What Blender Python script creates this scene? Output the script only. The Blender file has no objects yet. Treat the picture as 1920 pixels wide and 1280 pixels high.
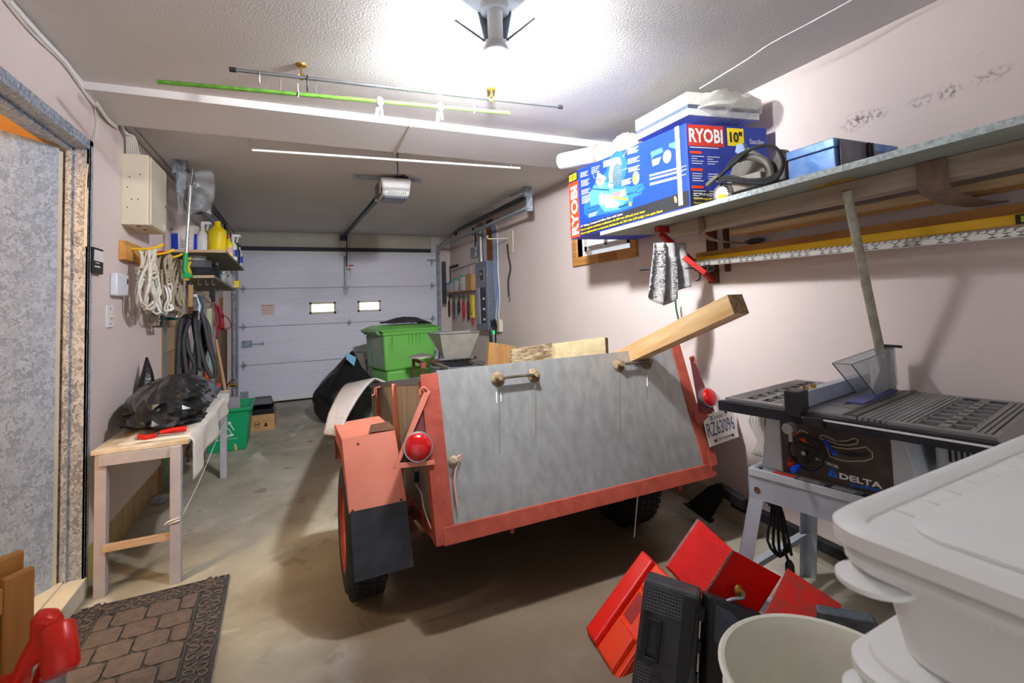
import bpy, math, random
from mathutils import Vector, Matrix, noise
random.seed(7)
V=Vector
SC=bpy.context.scene
COL=SC.collection
# ---------------- camera ----------------
CAM_Z=1.30; FPX=903.4; CX=960.0; CY=520.0
R0=V((0.91283679,-0.40692895,-0.03373155)); R1=V((-0.00915071,0.0622018,-0.99802164)); R2=V((0.40822206,0.91133954,0.0530564))
cam=bpy.data.objects.new('camera',bpy.data.cameras.new('camera')); COL.objects.link(cam)
cam.matrix_world=Matrix(((R0.x,-R1.x,-R2.x,0),(R0.y,-R1.y,-R2.y,0),(R0.z,-R1.z,-R2.z,CAM_Z),(0,0,0,1)))
cam.data.sensor_width=36; cam.data.lens=FPX*36/1920; cam.data.shift_y=-0.0625
cam.data.clip_start=0.02
cam.data.dof.use_dof=True; cam.data.dof.focus_distance=2.6; cam.data.dof.aperture_fstop=4.5
SC.camera=cam
# ---------------- world, lights, exposure ----------------
w=bpy.data.worlds.new('world'); SC.world=w; w.use_nodes=True
w.node_tree.nodes['Background'].inputs[0].default_value=(0.93,0.95,1,1)
w.node_tree.nodes['Background'].inputs[1].default_value=0.8
def area(name,loc,rot,sx,sy,power,col):
    l=bpy.data.lights.new(name,'AREA'); l.shape='RECTANGLE'; l.size=sx; l.size_y=sy; l.energy=power; l.color=col
    o=bpy.data.objects.new(name,l); o.location=loc; o.rotation_euler=rot; COL.objects.link(o); return o
area('hall_warm_light',(-1.7,1.9,2.3),(math.radians(-25),math.radians(-30),0),0.6,0.6,75,(1,0.80,0.52))
SC.view_settings.view_transform='Standard'; SC.view_settings.look='None'; SC.view_settings.gamma=1
SC.view_settings.use_curve_mapping=False; SC.view_settings.exposure=0.0
# ---------------- coordinate helpers (photo measurement -> world point on a known plane) -------------
def ray(x,y): return R0*((x-CX)/FPX)+R1*((y-CY)/FPX)+R2
def PZ(x,y,z): r=ray(x,y); return r*((z-CAM_Z)/r.z)+V((0,0,CAM_Z))
def PX(x,y,X): r=ray(x,y); return r*(X/r.x)+V((0,0,CAM_Z))
def PY(x,y,Y): r=ray(x,y); return r*(Y/r.y)+V((0,0,CAM_Z))
# ---------------- materials ----------------
def lin(c): return tuple(((x/12.92) if x<=0.04045 else ((x+0.055)/1.055)**2.4) for x in c)
def rgb(r,g,b): return (r/255,g/255,b/255)
_m={}
def mat(name,col,rough=0.6,metal=0,var=0.12,scale=8,bump=0.0,bscale=60,col2=None,kind='noise',stretch=(1,1,1),spec=0.5,emit=0,ecol=None,alpha=1,trans=0,coat=0,detail=4,contrast=0.25,ior=1.45):
    if name in _m: return _m[name]
    m=bpy.data.materials.new(name); m.use_nodes=True; nt=m.node_tree; N=nt.nodes; L=nt.links
    b=N['Principled BSDF']; 
    b.inputs['Roughness'].default_value=rough; b.inputs['Metallic'].default_value=metal
    b.inputs['Specular IOR Level'].default_value=spec; b.inputs['Coat Weight'].default_value=coat; b.inputs['IOR'].default_value=ior
    if trans: b.inputs['Transmission Weight'].default_value=trans
    if alpha<1: b.inputs['Alpha'].default_value=alpha
    c=lin(col)
    if emit:
        b.inputs['Emission Color'].default_value=(*(lin(ecol) if ecol else c),1); b.inputs['Emission Strength'].default_value=emit
    tc=N.new('ShaderNodeTexCoord'); mp=N.new('ShaderNodeMapping'); mp.inputs['Scale'].default_value=stretch
    L.new(tc.outputs['Object'],mp.inputs[0])
    if var>0 or col2:
        if kind=='voronoi':
            t=N.new('ShaderNodeTexVoronoi'); t.inputs['Scale'].default_value=scale; out=t.outputs['Color']
            sep=N.new('ShaderNodeSeparateColor'); L.new(out,sep.inputs[0]); out=sep.outputs[0]
            n2=N.new('ShaderNodeTexNoise'); n2.inputs['Scale'].default_value=scale*.8; L.new(mp.outputs[0],n2.inputs[0])
            mx=N.new('ShaderNodeMixRGB'); mx.inputs[0].default_value=0.12; L.new(mp.outputs[0],mx.inputs[1]); L.new(n2.outputs['Color'],mx.inputs[2]); L.new(mx.outputs[0],t.inputs['Vector'])
        elif kind=='wave':
            t=N.new('ShaderNodeTexWave'); t.inputs['Scale'].default_value=scale; t.inputs['Distortion'].default_value=4; t.inputs['Detail'].default_value=3; out=t.outputs['Fac']; L.new(mp.outputs[0],t.inputs['Vector'])
        else:
            t=N.new('ShaderNodeTexNoise'); t.inputs['Scale'].default_value=scale; t.inputs['Detail'].default_value=detail; out=t.outputs['Fac']; L.new(mp.outputs[0],t.inputs['Vector'])
        r=N.new('ShaderNodeValToRGB'); L.new(out,r.inputs[0])
        r.color_ramp.elements[0].position=0.5-contrast; r.color_ramp.elements[1].position=0.5+contrast
        d=lin(col2) if col2 else tuple(max(0,x*(1-var*2)) for x in c)
        e=c if col2 else tuple(min(1,x*(1+var*.6)) for x in c)
        r.color_ramp.elements[0].color=(*d,1); r.color_ramp.elements[1].color=(*e,1)
        L.new(r.outputs[0],b.inputs['Base Color'])
    else: b.inputs['Base Color'].default_value=(*c,1)
    if bump:
        n=N.new('ShaderNodeTexNoise'); n.inputs['Scale'].default_value=bscale; n.inputs['Detail'].default_value=3; L.new(mp.outputs[0],n.inputs['Vector'])
        bp=N.new('ShaderNodeBump'); bp.inputs['Strength'].default_value=bump; bp.inputs['Distance'].default_value=0.01
        L.new(n.outputs['Fac'],bp.inputs['Height']); L.new(bp.outputs[0],b.inputs['Normal'])
    _m[name]=m; return m
def wood(name,c1,c2,axis='y',rough=0.6,scale=14):
    st={'x':(.12,1,1),'y':(1,.12,1),'z':(1,1,.12)}[axis]
    return mat(name,c1,rough,0,0.2,scale*2,0.15,80,col2=c2,stretch=st,detail=6,contrast=.22)
# ---------------- mesh builder ----------------
class MB:
    def __init__(s): s.v=[]; s.f=[]
    def add(s,vs,fs):
        n=len(s.v); s.v+= [V(p) for p in vs]; s.f+=[tuple(i+n for i in f) for f in fs]; return s
    def hexa(s,p):  # p: 4 bottom, 4 top in same order
        return s.add(p,[(3,2,1,0),(4,5,6,7),(0,1,5,4),(1,2,6,5),(2,3,7,6),(3,0,4,7)])
    def box(s,a,b):
        x0,y0,z0=a; x1,y1,z1=b
        return s.hexa([(x0,y0,z0),(x1,y0,z0),(x1,y1,z0),(x0,y1,z0),(x0,y0,z1),(x1,y0,z1),(x1,y1,z1),(x0,y1,z1)])
    def obox(s,o,a,b,c): # origin + three edge vectors
        o,a,b,c=V(o),V(a),V(b),V(c)
        return s.hexa([o,o+a,o+a+b,o+b,o+c,o+a+c,o+a+b+c,o+b+c])
    def bar(s,p,q,w,h,up=(0,0,1)):
        p,q=V(p),V(q); d=(q-p).normalized(); u=V(up)
        if abs(d.dot(u))>.98: u=V((0,1,0))
        a=d.cross(u).normalized(); c=a.cross(d).normalized()
        return s.obox(p-a*w/2-c*h/2,a*w,q-p,c*h)
    def prism(s,poly,vec):
        n=len(poly); vec=V(vec); P=[V(p) for p in poly]
        vs=P+[p+vec for p in P]
        return s.add(vs,[tuple(range(n-1,-1,-1)),tuple(range(n,2*n))]+[(i,(i+1)%n,n+(i+1)%n,n+i) for i in range(n)])
    def tube(s,pts,r,n=8,closed=False):
        P=[V(p) for p in pts]; m=len(P); R=r if isinstance(r,(list,tuple)) else [r]*m
        rings=[]; prev=None
        for i in range(m):
            if closed: d=(P[(i+1)%m]-P[i-1])
            else: d=P[min(i+1,m-1)]-P[max(i-1,0)]
            d=d.normalized() if d.length>1e-9 else V((0,0,1))
            if prev is None:
                u=V((0,0,1)) if abs(d.z)<.9 else V((1,0,0))
                a=d.cross(u).normalized()
            else:
                a=(prev-d*prev.dot(d)); a=a.normalized() if a.length>1e-6 else d.orthogonal().normalized()
            prev=a; c=d.cross(a)
            rings.append([P[i]+(a*math.cos(t*2*math.pi/n)+c*math.sin(t*2*math.pi/n))*R[i] for t in range(n)])
        vs=[p for g in rings for p in g]; fs=[]
        for i in range(m if closed else m-1):
            j=(i+1)%m
            for t in range(n):
                u=(t+1)%n; fs.append((i*n+t,i*n+u,j*n+u,j*n+t))
        if not closed: fs+= [tuple(range(n-1,-1,-1)),tuple((m-1)*n+t for t in range(n))]
        return s.add(vs,fs)
    def lathe(s,prof,c=(0,0,0),n=24,axis=(0,0,1),sx=1,sy=1,caps=True,rot=0):
        c=V(c); ax=V(axis).normalized(); u=V((1,0,0)) if abs(ax.x)<.9 else V((0,1,0))
        a=(u-ax*u.dot(ax)).normalized(); b=ax.cross(a)
        vs=[];fs=[];m=len(prof)
        for r,z in prof:
            for t in range(n):
                th=2*math.pi*(t+.5)/n+rot
                vs.append(c+ax*z+a*(r*sx*math.cos(th))+b*(r*sy*math.sin(th)))
        for i in range(m-1):
            for t in range(n):
                u2=(t+1)%n; fs.append((i*n+t,i*n+u2,(i+1)*n+u2,(i+1)*n+t))
        if caps: fs+=[tuple(range(n-1,-1,-1)),tuple((m-1)*n+t for t in range(n))]
        return s.add(vs,fs)
    def cyl(s,p,q,r,n=14):
        p,q=V(p),V(q); return s.lathe([(r,0),(r,(q-p).length)],p,n,q-p)
    def grid(s,fn,nu,nv,thick=None):
        vs=[V(fn(i/nu,j/nv)) for j in range(nv+1) for i in range(nu+1)]
        fs=[(j*(nu+1)+i,j*(nu+1)+i+1,(j+1)*(nu+1)+i+1,(j+1)*(nu+1)+i) for j in range(nv) for i in range(nu)]
        return s.add(vs,fs)
    def ring(s,c,r,rt,axis,n=24,k=6,sy=1):
        c=V(c); ax=V(axis).normalized(); a=ax.orthogonal().normalized(); b=ax.cross(a)
        return s.tube([c+a*(r*math.cos(t*2*math.pi/n))+b*(r*sy*math.sin(t*2*math.pi/n)) for t in range(n)],rt,k,closed=True)
def mk(name,mb,m,parent=None,smooth=False,bevel=0,label=None,solid=0,sub=0):
    me=bpy.data.meshes.new(name)
    root=parent
    off=V((0,0,0))
    chain=parent
    while chain is not None: off+=V(chain.location); chain=chain.parent
    if parent is None:
        # origin at the base centre
        xs=[p.x for p in mb.v]; ys=[p.y for p in mb.v]; zs=[p.z for p in mb.v]
        off=V(((min(xs)+max(xs))/2,(min(ys)+max(ys))/2,min(zs)))
    me.from_pydata([p-off for p in mb.v],[],mb.f); me.validate(); 
    me.materials.append(m)
    o=bpy.data.objects.new(name,me); COL.objects.link(o)
    if parent is None: o.location=off
    else: o.parent=parent
    import bmesh
    bm=bmesh.new(); bm.from_mesh(me); bmesh.ops.recalc_face_normals(bm,faces=bm.faces); bm.to_mesh(me); bm.free()
    if smooth:
        me.polygons.foreach_set('use_smooth',[True]*len(me.polygons)); me.set_sharp_from_angle(angle=math.radians(42))
    if solid:
        md=o.modifiers.new('solid','SOLIDIFY'); md.thickness=solid; md.offset=0
    if sub:
        md=o.modifiers.new('sub','SUBSURF'); md.levels=sub; md.render_levels=sub
    if bevel:
        md=o.modifiers.new('bevel','BEVEL'); md.width=bevel; md.segments=2; md.limit_method='ANGLE'; md.angle_limit=math.radians(40)
    if label: o['label']=label
    return o
def thing(name,label,cat,loc=(0,0,0),group=None):
    o=bpy.data.objects.new(name,None); COL.objects.link(o); o.location=loc; o.empty_display_size=.05
    o['label']=label; o['category']=cat
    if group: o['group']=group
    return o
def tag(o,label,cat,group=None):
    o['label']=label; o['category']=cat
    if group: o['group']=group
    return o
def struct(name,mb,m,parent=None,**k):
    o=mk(name,mb,m,parent,**k)
    if parent is None: o['kind']='structure'
    return o
def dup(root,loc,rotz=0,label=None,group=None):
    r=root.copy(); COL.objects.link(r); r.location=loc; r.rotation_euler=(0,0,rotz)
    if label: r['label']=label
    if group: r['group']=group
    for ch in root.children:
        c=ch.copy(); COL.objects.link(c); c.parent=r
        for g in ch.children:
            d=g.copy(); COL.objects.link(d); d.parent=c
    return r
def text(s,o,xd,yd,h,m,parent,name='lettering',width=None,off=0.0012,ext=0.0004,squash=1,bold=0):
    """flat lettering: o = lower-left corner, xd/yd = unit directions"""
    cu=bpy.data.curves.new(name,'FONT'); cu.body=s; cu.size=1; cu.extrude=0; cu.offset=bold; cu.resolution_u=2
    t=bpy.data.objects.new(name,cu); me=bpy.data.meshes.new_from_object(t)
    bpy.data.objects.remove(t); bpy.data.curves.remove(cu)
    xs=[v.co.x for v in me.vertices]; ys=[v.co.y for v in me.vertices]
    x0,x1,y0,y1=min(xs),max(xs),min(ys),max(ys)
    sy=h/max(y1-y0,1e-6); sx=(width/(x1-x0)) if width else sy*squash
    xd,yd=V(xd).normalized(),V(yd).normalized(); n=xd.cross(yd)
    off_l=V((0,0,0)); ch=parent
    while ch is not None: off_l+=V(ch.location); ch=ch.parent
    o=V(o)
    for v in me.vertices: v.co=o+xd*((v.co.x-x0)*sx)+yd*((v.co.y-y0)*sy)+n*off-off_l
    me.materials.clear(); me.materials.append(m)
    ob=bpy.data.objects.new(name,me); COL.objects.link(ob); ob.parent=parent
    return ob
class Face2:   # a flat printed face: origin, x/y unit directions
    def __init__(s,o,xd,yd): s.o=V(o); s.x=V(xd).normalized(); s.y=V(yd).normalized(); s.n=s.x.cross(s.y)
    def p(s,u,v,e=0): return s.o+s.x*u+s.y*v+s.n*e
    def poly(s,mb,pts,e=0.001): mb.add([s.p(u,v,e) for u,v in pts],[tuple(range(len(pts)))]); return mb
    def rect(s,mb,u0,v0,u1,v1,e=0.001): return s.poly(mb,[(u0,v0),(u1,v0),(u1,v1),(u0,v1)],e)
    def disc(s,mb,u,v,r,e=0.001,n=20,ry=None): return s.poly(mb,[(u+r*math.cos(2*math.pi*i/n),v+(ry or r)*math.sin(2*math.pi*i/n)) for i in range(n)],e)
    def line(s,mb,pts,w,e=0.001):
        for (a,b),(c,d) in zip(pts,pts[1:]):
            l=math.hypot(c-a,d-b) or 1; nx,ny=-(d-b)/l*w/2,(c-a)/l*w/2
            s.poly(mb,[(a-nx,b-ny),(c-nx,d-ny),(c+nx,d+ny),(a+nx,b+ny)],e)
        return mb
def arc(c,r,a0,a1,n,xd,yd):
    c,xd,yd=V(c),V(xd),V(yd)
    return [c+xd*(r*math.cos(math.radians(a0+(a1-a0)*i/n)))+yd*(r*math.sin(math.radians(a0+(a1-a0)*i/n))) for i in range(n+1)]
def smoothpath(pts,k=4):
    P=[V(p) for p in pts]; out=[]
    for i in range(len(P)-1):
        p0=P[max(i-1,0)];p1=P[i];p2=P[i+1];p3=P[min(i+2,len(P)-1)]
        for j in range(k):
            t=j/k; out.append(0.5*((2*p1)+(p2-p0)*t+(2*p0-5*p1+4*p2-p3)*t*t+(3*p1-p0-3*p2+p3)*t**3))
    out.append(P[-1]); return out
def crumple(c,rx,ry,rz,amp=.15,freq=6,seed=0,nu=48,nv=28,flatb=True,ridge=1.0):
    """closed crumpled bag surface"""
    mb=MB(); c=V(c)
    vs=[];fs=[]
    for j in range(nv+1):
        ph=math.pi*j/nv
        for i in range(nu):
            th=2*math.pi*i/nu
            d=V((math.sin(ph)*math.cos(th),math.sin(ph)*math.sin(th),math.cos(ph)))
            q=d*freq*.5+V((seed*3.1,seed*1.7,seed))
            n=1-abs(noise.noise(q))*2; n2=1-abs(noise.noise(q*2.3))*2
            r=1+amp*(n*.7+n2*.35*ridge)
            p=V((d.x*rx*r,d.y*ry*r,d.z*rz*r))
            if flatb and p.z<-rz*.8: p.z=-rz*.8-(abs(p.z)-rz*.8)*.1
            vs.append(c+p)
    for j in range(nv):
        for i in range(nu):
            k=(i+1)%nu; fs.append((j*nu+i,j*nu+k,(j+1)*nu+k,(j+1)*nu+i))
    return mb.add(vs,fs)
# ---------------- common materials ----------------
PINK=rgb(226,211,206)
M_wall=mat('wall_paint',PINK,.85,0,.05,1.3,.12,90)
M_ceil=mat('ceiling_paint',rgb(224,221,218),.9,0,.04,1.1,.25,110)
M_white=mat('white_plastic',rgb(232,232,232),.4,0,.03)
M_cream=mat('cream_paint',rgb(222,212,188),.5,0,.05,4)
M_black=mat('black_plastic',rgb(28,28,31),.45,0,.15,20)
M_rubber=mat('black_rubber',rgb(34,34,36),.75,0,.2,30,.2)
M_dark=mat('dark_metal',rgb(52,54,60),.45,.6,.2,20)
M_steel=mat('steel',rgb(172,175,180),.35,.85,.1,10)
M_galv=mat('galvanized',rgb(184,194,206),.42,.1,.2,55,.0,kind='voronoi',col2=rgb(112,122,136),contrast=.45,stretch=(1,1,.7))
M_rust=mat('rusty_metal',rgb(120,82,56),.8,.3,.3,25,.3,60,col2=rgb(70,48,38))
M_red=mat('red_paint',rgb(205,28,14),.35,0,.1,10,0)
M_yellow=mat('yellow_plastic',rgb(245,216,20),.4,0,.04)
M_green=mat('green_plastic',rgb(20,160,100),.45,0,.05)
M_brass=mat('brass',rgb(176,138,58),.4,.8,.2,30)
M_blue=mat('blue_plastic',rgb(24,70,205),.4,0,.05)
M_wood=wood('pine_wood',rgb(214,184,144),rgb(182,148,106))
M_woodx=wood('pine_wood_across',rgb(206,178,148),rgb(174,142,108),'x')
M_woodz=wood('pine_wood_upright',rgb(206,168,118),rgb(170,128,78),'z')
M_ink=mat('black_ink',rgb(25,25,25),.6,0,0)
M_wink=mat('white_ink',rgb(240,240,240),.6,0,0)
def clearmat(name,col,alpha,rough=.12):
    if name in _m: return _m[name]
    m=bpy.data.materials.new(name); m.use_nodes=True; nt=m.node_tree; N=nt.nodes; L=nt.links
    b=N['Principled BSDF']; b.inputs['Base Color'].default_value=(*lin(col),1); b.inputs['Roughness'].default_value=rough
    tr=N.new('ShaderNodeBsdfTransparent'); tr.inputs[0].default_value=(.95,.96,.97,1)
    mx=N.new('ShaderNodeMixShader'); mx.inputs[0].default_value=alpha; L.new(tr.outputs[0],mx.inputs[1]); L.new(b.outputs[0],mx.inputs[2])
    tc=N.new('ShaderNodeTexCoord'); n=N.new('ShaderNodeTexNoise'); n.inputs['Scale'].default_value=18; L.new(tc.outputs['Object'],n.inputs[0])
    bp=N.new('ShaderNodeBump'); bp.inputs['Strength'].default_value=.5; bp.inputs['Distance'].default_value=.02; L.new(n.outputs[0],bp.inputs['Height']); L.new(bp.outputs[0],b.inputs['Normal'])
    L.new(mx.outputs[0],N['Material Output'].inputs[0]); _m[name]=m; return m
M_zip=clearmat('thin_zip_film',rgb(226,228,230),.22)
M_clear=clearmat('clear_plastic_film',rgb(226,228,230),.38)
M_poly=clearmat('cloudy_plastic_film',rgb(220,216,208),.40,.18)
M_acryl=clearmat('clear_guard',rgb(205,208,212),.28,.08)
M_bag=mat('black_bag_film',rgb(30,30,33),.22,0,.1,10,.35,25)
# ================= SETTING =================
WL=-0.93; WR=2.33; YB=7.70; YN=-1.1; ZC=2.44
FCX,FCY=(-2.6+WR+.15)/2,(YN+YB+.4)/2
def floor_mat():
    m=bpy.data.materials.new('concrete_floor'); m.use_nodes=True; nt=m.node_tree; N=nt.nodes; L=nt.links
    b=N['Principled BSDF']; b.inputs['Roughness'].default_value=.62
    tc=N.new('ShaderNodeTexCoord')
    def nz(s,d=5,st=(1,1,1),dist=0):
        mp=N.new('ShaderNodeMapping'); mp.inputs['Scale'].default_value=st; L.new(tc.outputs['Object'],mp.inputs[0])
        n=N.new('ShaderNodeTexNoise'); n.inputs['Scale'].default_value=s; n.inputs['Detail'].default_value=d; n.inputs['Distortion'].default_value=dist; L.new(mp.outputs[0],n.inputs['Vector']); return n.outputs['Fac']
    def ramp(f,a,c1,bb,c2):
        r=N.new('ShaderNodeValToRGB'); L.new(f,r.inputs[0]); r.color_ramp.elements[0].position=a; r.color_ramp.elements[1].position=bb
        r.color_ramp.elements[0].color=(*c1,1); r.color_ramp.elements[1].color=(*c2,1); return r.outputs[0]
    def mix(f,a,c):
        x=N.new('ShaderNodeMixRGB'); L.new(f,x.inputs[0]); L.new(a,x.inputs[1])
        if isinstance(c,tuple): x.inputs[2].default_value=(*c,1)
        else: L.new(c,x.inputs[2])
        return x.outputs[0]
    base=ramp(nz(1.6,8,(1,1.0,1),.6),.32,lin(rgb(144,137,120)),.68,lin(rgb(196,188,168)))
    W=(1,1,1);K=(0,0,0)
    c=mix(ramp(nz(2.3,6,(1,.8,1),.8),.5,K,.72,(.75,.75,.75)),base,lin(rgb(150,150,140)))
    c=mix(ramp(nz(2.0,7,(1.3,1,1),1.2),.60,K,.72,(.8,.8,.8)),c,lin(rgb(214,212,206)))
    c=mix(ramp(nz(9,6,(1,2,1),.5),.62,K,.8,(.55,.55,.55)),c,lin(rgb(206,202,194)))
    c=mix(ramp(nz(5,3),.66,K,.72,(.5,.5,.5)),c,lin(rgb(104,88,66)))
    c=mix(ramp(nz(26,3),.74,K,.77,(.6,.6,.6)),c,lin(rgb(88,76,60)))
    # brown patches painted into the concrete colour for the trailer's shadow
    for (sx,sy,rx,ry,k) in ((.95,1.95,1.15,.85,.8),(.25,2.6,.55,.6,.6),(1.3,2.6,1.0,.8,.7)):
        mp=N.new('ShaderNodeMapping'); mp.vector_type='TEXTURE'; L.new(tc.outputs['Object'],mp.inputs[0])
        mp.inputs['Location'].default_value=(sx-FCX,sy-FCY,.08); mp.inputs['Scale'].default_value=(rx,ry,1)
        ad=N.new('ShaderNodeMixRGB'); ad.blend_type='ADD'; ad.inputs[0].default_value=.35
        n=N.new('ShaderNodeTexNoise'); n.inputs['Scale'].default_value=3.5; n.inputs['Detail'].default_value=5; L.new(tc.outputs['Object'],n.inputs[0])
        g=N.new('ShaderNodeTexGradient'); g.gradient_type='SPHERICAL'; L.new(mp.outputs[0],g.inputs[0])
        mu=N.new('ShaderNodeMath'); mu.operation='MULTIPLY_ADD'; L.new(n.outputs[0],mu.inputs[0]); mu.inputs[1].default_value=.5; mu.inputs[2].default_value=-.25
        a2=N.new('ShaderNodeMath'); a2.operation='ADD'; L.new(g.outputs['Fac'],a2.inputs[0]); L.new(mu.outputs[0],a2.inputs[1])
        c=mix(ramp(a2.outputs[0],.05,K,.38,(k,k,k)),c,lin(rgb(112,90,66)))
    L.new(c,b.inputs['Base Color'])
    bp=N.new('ShaderNodeBump'); bp.inputs['Strength'].default_value=.25; bp.inputs['Distance'].default_value=.01; L.new(nz(40,4),bp.inputs['Height']); L.new(bp.outputs[0],b.inputs['Normal'])
    return m
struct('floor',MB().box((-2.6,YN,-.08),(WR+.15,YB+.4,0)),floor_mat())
struct('ceiling',MB().box((WL-.15,YN,ZC),(WR+.15,YB+.3,ZC+.1)),M_ceil)
# left wall with the doorway
DY0,DY1,DZ=2.04,2.97,2.14
wl=MB().box((WL-.14,YN,0),(WL,DY0,ZC)).box((WL-.14,DY0,DZ),(WL,DY1,ZC)).box((WL-.14,DY1,.195),(WL,4.40,ZC)).box((WL-.14,DY1,0),(WL-.022,4.40,.195))
wl.box((WL-.14,4.40,1.62),(WL,5.45,ZC)).box((WL-.14,4.40,0),(WL-.03,5.45,1.62)).box((WL-.14,5.45,0),(WL,YB,ZC))
wall_left=struct('wall_left',wl,M_wall)
def tmat(n,c): return mat(n,c,.45,0,.16,9,.08,50)
T_tan=[tmat('tan_tile_%s'%k,c) for k,c in zip(('ochre','honey','sand','buff'),(rgb(196,178,104),rgb(188,160,106),rgb(180,148,104),rgb(192,166,118)))]
T_blue=tmat('blue_grey_tile',rgb(146,156,164)); T_teal=tmat('teal_tile',rgb(110,168,150))
def place_static(o,loc):
    o.location=V(loc); return o
wr_=random.Random(3)
y=DY1+.012; 
tile_me={}
def tile(y0,z0,w,h,m,x):
    k=(round(w,3),round(h,3),m.name)
    if k not in tile_me:
        o=mk('tile',MB().box((x-.02,y0,z0),(x+.008,y0+w,z0+h)),m,wall_left,bevel=.002); tile_me[k]=(o,y0,z0,x)
    else:
        s,ys,zs,xs=tile_me[k]; o=s.copy(); COL.objects.link(o); o.parent=wall_left; o.location=(x-xs,y0-ys,z0-zs)
i=0
while y<4.38:
    tile(y,.004,.196,.186,T_tan[min(3,i//2)] if i<6 else T_tan[2+i%2],WL-.02); y+=.2; i+=1
for c in range(5):
    for r in range(8):
        m=(T_blue if r>3 else T_teal) if c==0 else T_tan[wr_.choice([1,2,3])]
        tile(4.43+c*.2,.004+r*.2,.196,.196,m,WL-.018)
struct('trim_1',MB().box((WL-.05,4.40,.0),(WL+.004,4.425,1.62)),wood('orange_trim',rgb(196,140,96),rgb(150,100,60),'z'))
# right wall and its curb
WY0,WY1,WZ0,WZ1=2.95,3.72,1.69,2.18
wrt=MB().box((WR,YN,0),(WR+.15,WY0,ZC)).box((WR,WY1,0),(WR+.15,YB,ZC)).box((WR,WY0,0),(WR+.15,WY1,WZ0)).box((WR,WY0,WZ1),(WR+.15,WY1,ZC))
def wall_mat_right():
    m=M_wall.copy(); m.name='wall_paint_mould'; nt=m.node_tree; N=nt.nodes; L=nt.links; b=N['Principled BSDF']
    src=b.inputs['Base Color'].links[0].from_socket
    tc=N.new('ShaderNodeTexCoord'); 
    def sep_mask(y,z,ry,rz):
        mp=N.new('ShaderNodeMapping'); mp.vector_type='TEXTURE'; L.new(tc.outputs['Object'],mp.inputs[0])
        mp.inputs['Location'].default_value=(0,y,z); mp.inputs['Scale'].default_value=(1,ry,rz)
        mp.inputs['Rotation'].default_value=(0,0,0)
        g=N.new('ShaderNodeTexGradient'); g.gradient_type='SPHERICAL'; L.new(mp.outputs[0],g.inputs[0]); return g.outputs['Fac']
    n=N.new('ShaderNodeTexNoise'); n.inputs['Scale'].default_value=55; n.inputs['Detail'].default_value=6; L.new(tc.outputs['Object'],n.inputs[0])
    r=N.new('ShaderNodeValToRGB'); r.color_ramp.elements[0].position=.46; r.color_ramp.elements[1].position=.62; L.new(n.outputs[0],r.inputs[0])
    last=src
    oy=(YN+YB)/2
    for (px,py,ry,rz,k) in ((1605,228,.085,.05,1.0),(1640,215,.06,.04,.9),(1780,172,.05,.035,1.0),(1730,190,.07,.03,.7),(1860,140,.08,.03,.6)):
        p=PX(px,py,WR); f=sep_mask(p.y-oy,p.z,ry,rz)
        mu=N.new('ShaderNodeMath'); mu.operation='MULTIPLY'; L.new(f,mu.inputs[0]); L.new(r.outputs[0],mu.inputs[1])
        m2=N.new('ShaderNodeMath'); m2.operation='MULTIPLY'; m2.inputs[1].default_value=k*1.1; m2.use_clamp=True; L.new(mu.outputs[0],m2.inputs[0])
        mx=N.new('ShaderNodeMixRGB'); L.new(m2.outputs[0],mx.inputs[0]); L.new(last,mx.inputs[1]); mx.inputs[2].default_value=(*lin(rgb(92,76,72)),1); last=mx.outputs[0]
    L.new(last,b.inputs['Base Color']); return m
wall_right=struct('wall_right',wrt,wall_mat_right())
wall_right.location.x+=0
struct('baseboard_right',MB().prism([(WR+.01,YN,0),(WR-.045,YN,0),(WR-.04,YN,.10),(WR+.01,YN,.125)],(0,YB-YN,0)),mat('concrete_curb',rgb(176,168,150),.85,0,.15,9,.3,40))
# window behind the big box
wn=struct('window_1',MB().box((WR+.03,WY0+.06,WZ0+.05),(WR+.07,WY1-.06,WZ0+.09)).box((WR+.03,WY0+.06,WZ1-.09),(WR+.07,WY1-.06,WZ1-.05)).box((WR+.03,WY0+.06,WZ0+.05),(WR+.07,WY0+.10,WZ1-.05)).box((WR+.03,WY1-.10,WZ0+.05),(WR+.07,WY1-.06,WZ1-.05)).box((WR+.03,(WY0+WY1)/2-.02,WZ0+.05),(WR+.07,(WY0+WY1)/2+.02,WZ1-.05)),M_white)
mk('pane',MB().box((WR+.045,WY0+.09,WZ0+.08),(WR+.052,WY1-.09,WZ1-.08)),mat('daylit_pane',rgb(235,240,245),.3,0,0,emit=1.1),wn)
M_oak=wood('oak_casing',rgb(214,160,92),rgb(176,118,58),'y')
for k,(a,b2) in enumerate((((WY0-.07,WZ0-.075),(WY0+.17,WZ0)),((WY0+.172,WZ0-.075),(WY0+.42,WZ0)),((WY0+.422,WZ0-.075),(WY1+.07,WZ0)),((WY0-.07,WZ0+.001),(WY0,WZ1+.07)),((WY1,WZ0+.001),(WY1+.07,WZ1+.07)),((WY0+.001,WZ1),(WY1-.001,WZ1+.07)))):
    mk('casing_board',MB().box((WR-.022,a[0],a[1]),(WR+.05,b2[0],b2[1])),wood('oak_casing_dark',rgb(182,124,66),rgb(150,96,46),'y') if k==1 else M_oak,wn,bevel=.002)
mk('handle',MB().tube(smoothpath([(WR+.02,3.32,WZ0+.06),(WR-.01,3.36,WZ0+.07),(WR-.012,3.46,WZ0+.075),(WR+.0,3.5,WZ0+.07)]),.008,8).box((WR-.005,3.30,WZ0+.045),(WR+.03,3.40,WZ0+.065)),M_white,wn,smooth=True)
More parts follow.
